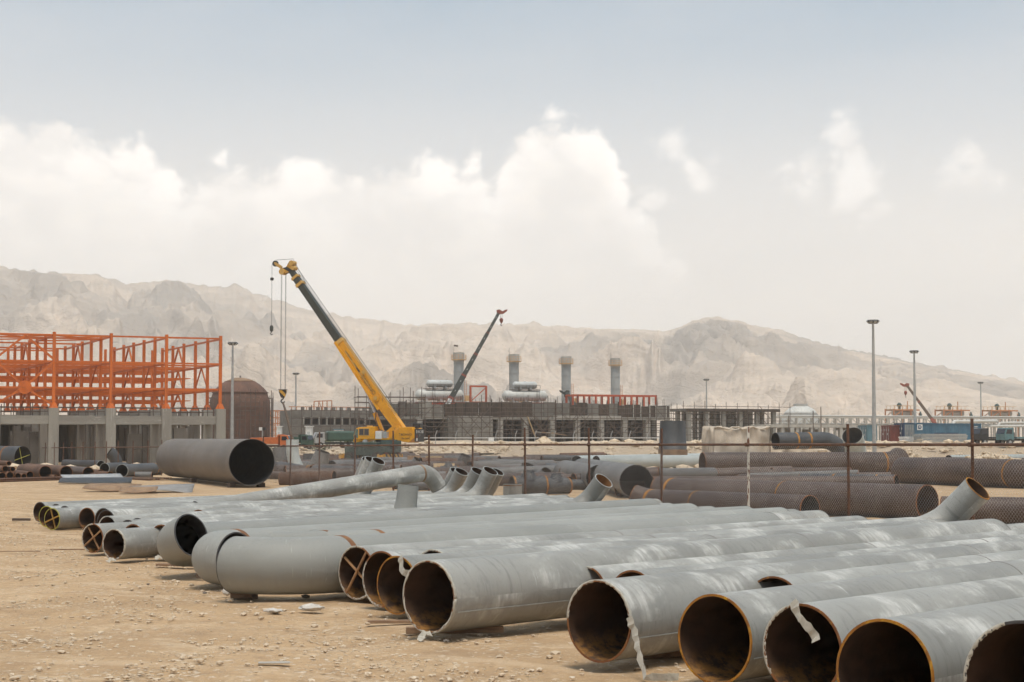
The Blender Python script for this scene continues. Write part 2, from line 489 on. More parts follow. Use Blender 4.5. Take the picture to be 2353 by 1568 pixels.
# ------------------------------------------------------------------ mesh builder
class MB:
    def __init__(s):
        s.v, s.f, s.uv = [], [], []

    def add(s, vs, fs, uvs=None):
        o = len(s.v)
        s.v.extend([tuple(p) for p in vs])
        for i, f in enumerate(fs):
            s.f.append([o + k for k in f])
            s.uv.append(uvs[i] if uvs else None)
        return s

    def box(s, c, size, ax=None, ay=None, az=None):
        """box centred at c with full sizes along three axes (default world)"""
        c = Vector(c)
        ax = Vector(ax) if ax is not None else Vector((1, 0, 0))
        ay = Vector(ay) if ay is not None else Vector((0, 1, 0))
        az = Vector(az) if az is not None else Vector((0, 0, 1))
        a, b, d = ax * size[0] / 2, ay * size[1] / 2, az * size[2] / 2
        vs = [c - a - b - d, c + a - b - d, c + a + b - d, c - a + b - d, c - a - b + d, c + a - b + d, c + a + b + d, c - a + b + d]
        return s.add(vs, [(0, 3, 2, 1), (4, 5, 6, 7), (0, 1, 5, 4), (1, 2, 6, 5), (2, 3, 7, 6), (3, 0, 4, 7)])

    def bar(s, p, q, w, h=None, up=ZU):
        """rectangular bar from p to q"""
        p, q = Vector(p), Vector(q)
        d = q - p
        L = d.length
        d.normalize()
        u = Vector(up)
        if abs(d.dot(u)) > 0.98:
            u = Vector(E_)
        sx = d.cross(u).normalized()
        sz = sx.cross(d).normalized()
        return s.box((p + q) / 2, (L, w, h or w), d, sx, sz)

    def ibeam(s, p, q, w, h, t=0.03, up=ZU):
        p, q = Vector(p), Vector(q)
        d = (q - p).normalized()
        u = Vector(up)
        if abs(d.dot(u)) > 0.98:
            u = Vector(D_)
        sx = d.cross(u).normalized()
        sz = sx.cross(d).normalized()
        L = (q - p).length
        m = (p + q) / 2
        s.box(m + sz * (h / 2 - t / 2), (L, w, t), d, sx, sz)
        s.box(m - sz * (h / 2 - t / 2), (L, w, t), d, sx, sz)
        s.box(m, (L, t, h - 2 * t), d, sx, sz)
        return s

    def sweep(s, path, rad, n=24, flip=False, cap=False, squash=None):
        path = [Vector(p) for p in path]
        k = len(path)
        rr = rad if isinstance(rad, (list, tuple)) else [rad] * k
        tan = []
        for i in range(k):
            a = path[max(0, i - 1)]
            b = path[min(k - 1, i + 1)]
            tan.append((b - a).normalized())
        t0 = tan[0]
        ref = ZU if abs(t0.z) < 0.95 else Vector((1, 0, 0))
        sx = t0.cross(ref).normalized()
        rings, dist, acc = [], [], 0.0
        vs = []
        for i in range(k):
            if i:
                acc += (path[i] - path[i - 1]).length
                sx = (sx - tan[i] * sx.dot(tan[i])).normalized()
            dist.append(acc)
            sz = sx.cross(tan[i]).normalized()
            for j in range(n):
                a = 2 * math.pi * j / n
                vs.append(path[i] + (sx * math.cos(a) + sz * math.sin(a)) * rr[i])
        fs, uvs = [], []
        for i in range(k - 1):
            for j in range(n):
                j2 = (j + 1) % n
                q = (i * n + j, i * n + j2, (i + 1) * n + j2, (i + 1) * n + j)
                c = 2 * math.pi * max(rr) / n
                uq = ((c * j, dist[i]), (c * (j + 1), dist[i]), (c * (j + 1), dist[i + 1]), (c * j, dist[i + 1]))
                if not flip:
                    q, uq = q[::-1], uq[::-1]
                fs.append(q)
                uvs.append(uq)
        if cap:
            fs.append(tuple(range(n)) if not flip else tuple(range(n))[::-1])
            uvs.append(None)
            fs.append(tuple(range((k - 1) * n, k * n))[::-1])
            uvs.append(None)
        return s.add(vs, fs, uvs)

    def cyl(s, p, q, r, r2=None, n=12, cap=True):
        return s.sweep([p, q], [r, r if r2 is None else r2], n, cap=cap)

    def annulus(s, c, axis, r1, r2, n=40, flip=False):
        c, t0 = Vector(c), Vector(axis).normalized()
        ref = ZU if abs(t0.z) < 0.95 else Vector((1, 0, 0))
        sx = t0.cross(ref).normalized()
        sz = sx.cross(t0)
        vs, fs = [], []
        for j in range(n):
            a = 2 * math.pi * j / n
            d = sx * math.cos(a) + sz * math.sin(a)
            vs += [c + d * r1, c + d * r2]
        for j in range(n):
            k = (j + 1) % n
            q = (2 * j, 2 * j + 1, 2 * k + 1, 2 * k)
            fs.append(q[::-1] if flip else q)
        return s.add(vs, fs)

    def lathe(s, c, prof, n=24, axis=ZU, cap=True):
        """prof: list of (radius, height along axis)"""
        c, ax = Vector(c), Vector(axis).normalized()
        s.sweep([c + ax * h for r, h in _mono(prof)], [r for r, h in _mono(prof)], n, cap=cap)
        return s

    def prism(s, poly, thick, org, ax, ay):
        """polygon in the (ax, ay) plane extruded by thick along ax x ay, centred"""
        org, ax, ay = Vector(org), Vector(ax).normalized(), Vector(ay).normalized()
        nz = ax.cross(ay).normalized()
        n = len(poly)
        a = [org + ax * x + ay * y - nz * thick / 2 for x, y in poly]
        b = [p + nz * thick for p in a]
        fs = [tuple(range(n))[::-1], tuple(range(n, 2 * n))]
        for i in range(n):
            j = (i + 1) % n
            fs.append((i, j, n + j, n + i))
        return s.add(a + b, fs)

    def build(s, name, mat, parent=None, smooth=False, bevel=0.0):
        off = parent_loc(parent) if parent else Vector((0, 0, 0))
        me = bpy.data.meshes.new(name)
        me.from_pydata([(x - off.x, y - off.y, z - off.z) for x, y, z in s.v], [], s.f)
        if any(u is not None for u in s.uv):
            lay = me.uv_layers.new(name='UVMap')
            flat = []
            for f, u in zip(s.f, s.uv):
                flat += [c for p in (u if u is not None else [(0, 0)] * len(f)) for c in p]
            lay.data.foreach_set('uv', flat)
        if isinstance(mat, str):
            mat = MAT[mat]
        me.materials.append(mat)
        if smooth:
            me.polygons.foreach_set('use_smooth', [True] * len(me.polygons))
            if smooth != 'all':
                me.set_sharp_from_angle(angle=R(40))
        me.update()
        o = bpy.data.objects.new(name, me)
        COL.objects.link(o)
        if parent:
            o.parent = parent
        if bevel:
            bv = o.modifiers.new('bevel', 'BEVEL')
            bv.width, bv.segments, bv.limit_method = bevel, 2, 'ANGLE'
        return o


def _mono(prof):
    return prof


def parent_loc(o):
    v = Vector((0, 0, 0))
    while o:
        v = v + o.location
        o = o.parent
    return v


def thing(name, label, cat, loc=(0, 0, 0), group=None):
    o = bpy.data.objects.new(name, None)
    o.empty_display_size = 0.2
    COL.objects.link(o)
    o.location = loc
    return tag(o, label, cat, group, 'thing')


def tag(o, label, cat, group=None, kind=None):
    if cat and not kind:
        kind = 'thing'
    if label:
        o['label'] = label
    if cat:
        o['category'] = cat
    if group:
        o['group'] = group
    if kind:
        o['kind'] = kind
    return o


def share(src, parent, loc, name=None, rot=None, scale=None):
    """a further object on the mesh of src, at world place loc under parent"""
    o = bpy.data.objects.new(name or src.name.split('.')[0], src.data)
    COL.objects.link(o)
    off = parent_loc(parent) if parent else Vector((0, 0, 0))
    o.location = Vector(loc) - off
    if rot is not None:
        o.rotation_euler = rot
    if scale is not None:
        o.scale = scale
    o.parent = parent
    return o


def unit_mesh(name, mat, kind):
    """shared unit pieces: 'rod' (axis +X, length 1, radius .5), 'box' (unit cube)"""
    m = MB()
    if kind == 'rod':
        m.sweep([(-0.5, 0, 0), (0.5, 0, 0)], 0.5, 6, cap=True)
    else:
        m.box((0, 0, 0), (1, 1, 1))
    me = bpy.data.meshes.new(name)
    me.from_pydata(m.v, [], m.f)
    me.materials.append(MAT[mat])
    if kind == 'rod':
        me.polygons.foreach_set('use_smooth', [True] * len(me.polygons))
        me.set_sharp_from_angle(angle=R(70))
    return me


_UM = {}


def member(name, mat, kind, p, q, w, h=None, parent=None, up=ZU):
    """one straight piece (rod or box) between p and q on a shared unit mesh"""
    key = (mat, kind)
    if key not in _UM:
        _UM[key] = unit_mesh(kind + '_' + mat, mat, kind)
    p, q = Vector(p), Vector(q)
    d = q - p
    L = d.length
    d.normalize()
    u = Vector(up)
    if abs(d.dot(u)) > 0.98:
        u = Vector(D_)
    sy = u.cross(d).normalized()
    sz = d.cross(sy).normalized()
    o = bpy.data.objects.new(name, _UM[key])
    COL.objects.link(o)
    m = Matrix((d, sy, sz)).transposed().to_4x4()
    m.translation = (p + q) / 2 - (parent_loc(parent) if parent else Vector((0, 0, 0)))
    o.matrix_basis = m @ Matrix.Diagonal((L, w, h or w, 1))
    o.parent = parent
    return o


def arc_pts(p, d0, d1, rad, n=10):
    """centreline of a bend that starts at p heading d0 and turns to d1 with radius rad"""
    d0, d1 = Vector(d0).normalized(), Vector(d1).normalized()
    ang = d0.angle(d1)
    ax = d0.cross(d1).normalized()
    side = ax.cross(d0).normalized()
    c = Vector(p) + side * rad
    out = []
    for i in range(n + 1):
        rot = Matrix.Rotation(ang * i / n, 3, ax)
        out.append(c + rot @ (Vector(p) - c))
    return out


def text_part(name, s, size, org, ax, ay, mat, parent, depth=0.01):
    cu = bpy.data.curves.new(name, 'FONT')
    cu.body = s
    cu.size = size
    cu.extrude = depth / 2
    cu.align_x = 'CENTER'
    cu.align_y = 'CENTER'
    ob = bpy.data.objects.new('tmp', cu)
    COL.objects.link(ob)
    dg = bpy.context.evaluated_depsgraph_get()
    me = bpy.data.meshes.new_from_object(ob.evaluated_get(dg))
    bpy.data.objects.remove(ob)
    me.materials.clear()
    me.materials.append(MAT[mat])
    o = bpy.data.objects.new(name, me)
    COL.objects.link(o)
    ax, ay = Vector(ax).normalized(), Vector(ay).normalized()
    m = Matrix((ax, ay, ax.cross(ay))).transposed().to_4x4()
    m.translation = Vector(org) - parent_loc(parent)
    o.matrix_basis = m
    o.parent = parent
    return o

# ------------------------------------------------------------------ terrain
def raise_np(x, y):
    """the works platform at the back lies about two metres above the storage yard"""
    t = np.clip((y + 0.25 * x - 212 - 60 * np.clip((-22 - x) / 14, 0, 1)) / 36.0, 0, 1)
    t = t * t * (3 - 2 * t)
    return 2.2 * t


def ground_z(x, y):
    X, Y = np.array([float(x)]), np.array([float(y)])
    return float(raise_np(X, Y)[0])


def ground_mat():
    m, t, b = new_mat('sand')
    tc = t.new('ShaderNodeTexCoord')
    v = tc.outputs['Object']
    big = t.noise(v, 0.12, 5, 0.55, 0.5)
    mid = t.noise(v, 0.8, 8, 0.68, 0.3)
    fine = t.noise(v, 8.0, 8, 0.75)
    wv = t.vmath('ADD', v, t.vmath('MULTIPLY', t.noise(v, 5.0, 4, 0.6, out=1), (0.35, 0.35, 0)))
    vor = t.new('ShaderNodeTexVoronoi')
    vor.inputs['Scale'].default_value = 5.5
    t.l.new(wv, vor.inputs['Vector'])
    vor2 = t.new('ShaderNodeTexVoronoi')
    vor2.inputs['Scale'].default_value = 17.0
    t.l.new(wv, vor2.inputs['Vector'])
    col = t.mix(t.ss(big, 0.35, 0.66), (0.53, 0.355, 0.195), (0.43, 0.28, 0.148))
    col = t.mix(t.ss(mid, 0.50, 0.66, 0.0, 0.7), col, (0.63, 0.465, 0.295))
    col = t.mix(t.ss(mid, 0.47, 0.34, 0.0, 0.75), col, (0.34, 0.215, 0.115))
    col = t.mix(t.ss(fine, 0.40, 0.64, 0.0, 0.55), col, (0.33, 0.215, 0.12))
    patch = t.ss(t.noise(v, 0.5, 4, 0.6), 0.40, 0.58)
    pebble = t.math('MULTIPLY', t.ss(vor.outputs['Distance'], 0.34, 0.20), patch)
    col = t.mix(t.math('MULTIPLY', pebble, 0.8), col, t.mix(t.sep(vor.outputs['Color'])[0], (0.50, 0.37, 0.24), (0.80, 0.68, 0.53)))
    grit = t.math('MULTIPLY', t.ss(vor2.outputs['Distance'], 0.36, 0.2), t.ss(t.noise(v, 1.7, 4, 0.6), 0.42, 0.58))
    col = t.mix(t.math('MULTIPLY', grit, 0.7), col, t.mix(t.sep(vor2.outputs['Color'])[1], (0.30, 0.20, 0.12), (0.80, 0.68, 0.53)))
    # compacted wheel tracks crossing the open ground
    gx, gy, gz_ = t.sep(t.vmath('ADD', v, t.vmath('MULTIPLY', t.noise(v, 0.10, 3, 0.5, out=1), (5, 5, 0))))
    lane = t.math('ADD', t.math('MULTIPLY', gx, 0.42), t.math('MULTIPLY', gy, 0.91))
    tr = t.math('ABSOLUTE', t.math('SUBTRACT', t.math('FRACT', t.math('DIVIDE', lane, 2.3)), 0.5))
    trk = t.math('MULTIPLY', t.ss(tr, 0.13, 0.05), t.ss(t.noise(v, 0.16, 4, 0.6), 0.44, 0.60))
    col = t.mix(t.math('MULTIPLY', trk, 0.5), col, (0.62, 0.46, 0.30))
    # paler, chalkier spoil away from the storage yard
    y = t.sep(v)[1]
    far = t.ss(y, 150, 260)
    col = t.mix(far, col, t.mix(mid, (0.50, 0.40, 0.29), (0.40, 0.31, 0.22)))
    t.l.new(col, b.inputs['Base Color'])
    b.inputs['Roughness'].default_value = 0.95
    h = t.math('ADD', t.math('ADD', t.math('MULTIPLY', mid, 1.2), t.math('MULTIPLY', fine, 0.5)), t.math('ADD', t.math('MULTIPLY', pebble, 0.5), t.math('MULTIPLY', grit, 0.25)))
    bump(t, b, h, 0.8, 0.06)


ground_mat()


def grid_mesh(name, X, Y, Z, mat):
    r, c = X.shape
    co = np.stack([X, Y, Z], -1).reshape(-1, 3)
    i = np.arange(r * c).reshape(r, c)
    q = np.stack([i[:-1, :-1], i[:-1, 1:], i[1:, 1:], i[1:, :-1]], -1).reshape(-1, 4)
    me = bpy.data.meshes.new(name)
    me.vertices.add(len(co))
    me.vertices.foreach_set('co', co.ravel())
    me.loops.add(q.size)
    me.loops.foreach_set('vertex_index', q.ravel())
    me.polygons.add(len(q))
    me.polygons.foreach_set('loop_start', np.arange(0, q.size, 4))
    me.polygons.foreach_set('use_smooth', np.ones(len(q), bool))
    me.update(calc_edges=True)
    me.validate()
    me.materials.append(MAT[mat])
    o = bpy.data.objects.new(name, me)
    COL.objects.link(o)
    return o


ys = np.concatenate([np.linspace(-7000, -60, 12), np.linspace(-50, 14, 18), np.geomspace(16, 90, 230) , np.geomspace(91, 420, 150), np.geomspace(430, 9000, 40)])
xs0 = np.linspace(0, 1, 150)
xs = 3 + 42 * xs0 + 0 * xs0
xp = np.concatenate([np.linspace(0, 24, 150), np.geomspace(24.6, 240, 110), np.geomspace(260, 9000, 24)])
xs = np.concatenate([-xp[::-1], xp[1:]])
GX, GY = np.meshgrid(xs, ys)
near = np.clip((120 - GY) / 60, 0, 1) * np.clip((GY + 40) / 40, 0, 1)
rel = 0.055 * fbm(GX * 0.22, GY * 0.22, 3) + 0.022 * fbm(GX * 1.3, GY * 1.3, 3)
lump = np.clip((GY - 150) / 60, 0, 1) * np.clip((700 - GY) / 200, 0, 1)
GZ = rel * near - 0.03 * near + raise_np(GX, GY) + lump * 0.35 * fbm(GX * 0.06, GY * 0.06, 4)
ground = grid_mesh('ground', GX, GY, GZ, 'sand')
tag(ground, 'bare sandy ground of the storage yard', None, kind='structure')


def mountain_mat():
    m, t, b = new_mat('mountain_rock')
    tc = t.new('ShaderNodeTexCoord')
    v = tc.outputs['Object']
    x, y, z = t.sep(v)
    # tilted beds: bands follow height with a dip to the right
    warp = t.noise(v, 0.0022, 6, 0.6)
    bed = t.math('ADD', t.math('ADD', t.math('MULTIPLY', z, 0.012), t.math('MULTIPLY', x, 0.0016)), t.math('MULTIPLY', warp, 2.6))
    strata = t.noise(t.xyz(0.0, 0.0, bed), 4.0, 5, 0.7)
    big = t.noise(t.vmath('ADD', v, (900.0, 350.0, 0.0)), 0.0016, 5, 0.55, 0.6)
    fine = t.noise(v, 0.02, 6, 0.65)
    col = t.mix(t.ss(strata, 0.35, 0.65), (0.50, 0.405, 0.32), (0.66, 0.54, 0.435))
    col = t.mix(t.ss(big, 0.46, 0.60, 0.0, 0.75), col, (0.235, 0.21, 0.19))  # grey patches: cloud shadow on the slopes painted into the rock colour
    col = t.mix(t.ss(fine, 0.4, 0.7, 0.0, 0.3), col, (0.28, 0.235, 0.195))
    t.l.new(col, b.inputs['Base Color'])
    b.inputs['Roughness'].default_value = 1.0
    b.inputs['Specular IOR Level'].default_value = 0.1
    bump(t, b, t.math('ADD', fine, t.math('MULTIPLY', strata, 0.6)), 0.8, 14.0)


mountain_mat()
SKY = [(-1500, 700), (-700, 650), (-300, 622), (0, 628), (60, 633), (120, 637), (215, 640), (290, 663), (350, 652), (400, 648), (440, 655), (480, 664), (540, 660),
       (590, 682), (640, 694), (700, 712), (790, 725), (870, 742), (920, 747), (1000, 745), (1040, 742), (1100, 748), (1160, 748),
       (1210, 745), (1300, 752), (1380, 752), (1460, 760), (1540, 765), (1580, 746), (1620, 730), (1670, 735), (1720, 746), (1790, 765), (1850, 780),
       (1900, 795), (2000, 815), (2100, 838), (2200, 855), (2353, 880), (2700, 925), (3200, 960), (4500, 985)]
az_k = np.array([math.atan((x - CX) / F) for x, y in SKY])
el_k = np.array([(HOR - y) / F for x, y in SKY])
AZ = np.concatenate([np.linspace(-0.62, -0.335, 90), np.linspace(-0.333, 0.333, 1300), np.linspace(0.335, 0.62, 90)])
RR = np.concatenate([np.linspace(1300, 3900, 380), np.linspace(3930, 5600, 24)])
A, Rg = np.meshgrid(AZ, RR)
MX, MY = Rg * np.sin(A), Rg * np.cos(A)
sk = np.interp(A, az_k, el_k)
sk_s = np.interp(A, az_k, np.convolve(np.pad(el_k, 2, 'edge'), np.ones(5) / 5, 'valid'))
ridge_r = 3600 + 160 * PN(A * 9.0, A * 0 + 3.0)
tt = np.clip((Rg - 1350) / (ridge_r - 1350), 0, 1.6)
wx, wy = MX + 260 * fbm(MX / 900, MY / 900, 3), MY + 260 * fbm(MX / 900 + 9, MY / 900 + 4, 3)
rg = ridged((wx + 0.5 * wy) / 700, wy / 900, 5, 0.48)
wx2, wy2 = MX + 110 * fbm(MX / 300, MY / 420, 4), MY + 140 * fbm(MX / 300 + 5, MY / 420, 3)
rg2 = ridged((wx2 + 0.55 * wy2) / 230 + 4, (wy2 - 0.2 * wx2) / 480, 5, 0.5)      # spurs and gullies run obliquely down the slope
rg3 = ridged((wx2 + 0.45 * wy2) / 80 + 9, wy2 / 190, 4, 0.5)
prof = np.where(tt < 1, 0.16 * np.clip(tt / 0.35, 0, 1) ** 1.5 + 0.84 * np.clip((tt - 0.12) / 0.88, 0, 1) ** 1.35, 1 - 0.5 * (tt - 1))
H = sk * ridge_r * prof
env = np.clip(tt / 0.2, 0, 1) * (1 - np.clip((tt - 0.80) / 0.2, 0, 1) ** 2)
foot = np.clip(sk_s / 0.05, 0.25, 1.3)
H = H + env * foot * (90 * (rg - 0.62) + 55 * (rg2 - 0.6) + 20 * (rg3 - 0.6) + 5 * fbm(MX / 40, MY / 60, 4))
H = H + 5 * fbm(MX / 120, MY / 120, 4) * np.clip(tt, 0, 1) + np.where(tt > 0.8, 4 * fbm(A * 180, Rg / 300, 3), 0)
H = np.maximum(H, 0) - 4 * (1 - np.clip(tt / 0.06, 0, 1)) + CAMH * np.clip(tt, 0, 1)
# keep every point below the line of the ridge seen from the yard
lim = (sk + 0.0006) * Rg + CAMH
H = np.where(tt < 0.97, np.minimum(H, lim - 2 - 20 * (1 - tt)), H)
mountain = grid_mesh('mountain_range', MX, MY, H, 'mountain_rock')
tag(mountain, 'pale eroded mountain range in haze behind the works', None, kind='structure')

# ------------------------------------------------------------------ pipes
def dirv(ang, tilt=0.0):
    a, b = R(ang), R(tilt)
    return Vector((math.sin(a) * math.cos(b), math.cos(a) * math.cos(b), math.sin(b)))


def ring_tape(root, c, ax, r, seed, frac=(0, 1), wid=0.05):
    """ragged protective tape / paper stuck round a pipe end"""
    rng = random.Random(seed)
    ax = Vector(ax).normalized()
    sx = ax.cross(ZU).normalized()
    sz = sx.cross(ax)
    n = 64
    vs, fs = [], []
    a0, a1 = frac[0] * 2 * math.pi, frac[1] * 2 * math.pi
    for j in range(n + 1):
        a = a0 + (a1 - a0) * j / n
        d = sx * math.cos(a) + sz * math.sin(a)
        w1, w2 = wid * rng.uniform(0.35, 1.2), wid * rng.uniform(0.1, 0.8)
        vs += [c + ax * (w1 * 0.6) + d * (r + 0.005), c - ax * 0.006 + d * (r + 0.006), c - ax * w2 * 0.15 + d * (r - 0.018 - 0.02 * rng.random())]
    for j in range(n):
        for k in range(2):
            i = j * 3 + k
            fs.append((i, i + 3, i + 4, i + 1))
    o = MB().add(vs, fs).build('end_tape', 'tape', root, smooth='all')
    so = o.modifiers.new('thickness', 'SOLIDIFY')
    so.thickness = 0.003
    return o


def strip(root, pts, w, nrm, mat='tape', name='torn_tape', seed=0):
    rng = random.Random(seed)
    vs, fs = [], []
    pts = [Vector(p) for p in pts]
    # subdivide
    dense = []
    for a, b in zip(pts[:-1], pts[1:]):
        for k in range(4):
            dense.append(a.lerp(b, k / 4) + Vector((rng.uniform(-1, 1), rng.uniform(-1, 1), rng.uniform(-1, 1))) * 0.012)
    dense.append(pts[-1])
    for i, p in enumerate(dense):
        t = (dense[min(i + 1, len(dense) - 1)] - dense[max(i - 1, 0)]).normalized()
        sd_ = t.cross(Vector(nrm)).normalized() * w / 2 * rng.uniform(0.7, 1.15)
        vs += [p - sd_, p + sd_ + Vector(nrm) * rng.uniform(-0.02, 0.02)]
    for i in range(len(dense) - 1):
        fs.append((2 * i, 2 * i + 2, 2 * i + 3, 2 * i + 1))
    o = MB().add(vs, fs).build(name, mat, root)
    so = o.modifiers.new('thickness', 'SOLIDIFY')
    so.thickness = 0.003
    return o


def brace(root, c, ax, r, mat, rot, inset=0.06, thick=0.05, one=False):
    ax = Vector(ax).normalized()
    sx = ax.cross(ZU).normalized()
    sz = sx.cross(ax)
    for k in range(1 if one else 2):
        a = R(rot + 90 * k)
        d = sx * math.cos(a) + sz * math.sin(a)
        cc = c + ax * (inset + 0.05 * k)
        MB().cyl(cc - d * (r - 0.01), cc + d * (r - 0.01), thick / 2, n=8).build('brace_rod', mat, root, smooth=True)


def make_pipe(name, label, path, rad, shell='galv', lining='rust_lining', rim='rust_rim', cat='pipe', group=None, n=44, th=0.022,
              seams=(), rim_w=0.012, weld='rust_weld', bands=(), dents=True):
    """an open pipe along a centreline: outer shell, inner lining, bare steel rims at the ends, weld bands"""
    path = [Vector(p) for p in path]
    base = path[0].copy()
    base.z = min(p.z for p in path) - (rad if not isinstance(rad, (list, tuple)) else rad[0])
    root = thing(name, label, cat, base, group)
    rr = list(rad) if isinstance(rad, (list, tuple)) else [rad] * len(path)
    MB().sweep(path, rr, n).build('shell', shell, root, smooth='all')
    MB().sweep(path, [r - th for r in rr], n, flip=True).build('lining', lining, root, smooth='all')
    for k, (p, q, r) in enumerate(((path[0], path[1], rr[0]), (path[-1], path[-2], rr[-1]))):
        ax = (q - p).normalized()
        m = MB()
        m.annulus(p - ax * 0.003, ax, r - th - 0.002, r + 0.004, n, flip=(k == 0) == False)
        m.v = m.v
        # both faces, so that the rim reads from either side
        m.sweep([p - ax * 0.003, p + ax * rim_w], r + 0.004, n)
        m.annulus(p - ax * 0.004, ax, r - th - 0.002, r + 0.004, n, flip=(k == 0))
        m.build('rim', rim if isinstance(rim, str) else rim[k], root, smooth=True)
    for (t, w) in seams:       # girth welds: t metres along the centreline
        acc = 0
        for a, b, r in zip(path[:-1], path[1:], rr):
            L = (b - a).length
            if acc + L >= t:
                d = (b - a).normalized()
                c = a + d * (t - acc)
                MB().sweep([c - d * w / 2, c - d * w / 2 * 0.8, c + d * w / 2 * 0.8, c + d * w / 2], [r, r + 0.008, r + 0.008, r], n).build('weld_band', weld, root, smooth='all')
                break
            acc += L
    return root


def straight(p0, ang, L, D, base=0.1, tilt=0.0, k=2):
    c = Vector((p0[0], p0[1], base + D / 2))
    d = dirv(ang, tilt)
    return [c + d * L * i / k for i in range(k + 1)], d


def by_top(px, py, D, base=0.1):
    p = onz(px, py, base + D)
    return (p.x, p.y)


GP = 'grey pipes laid out on the sand'
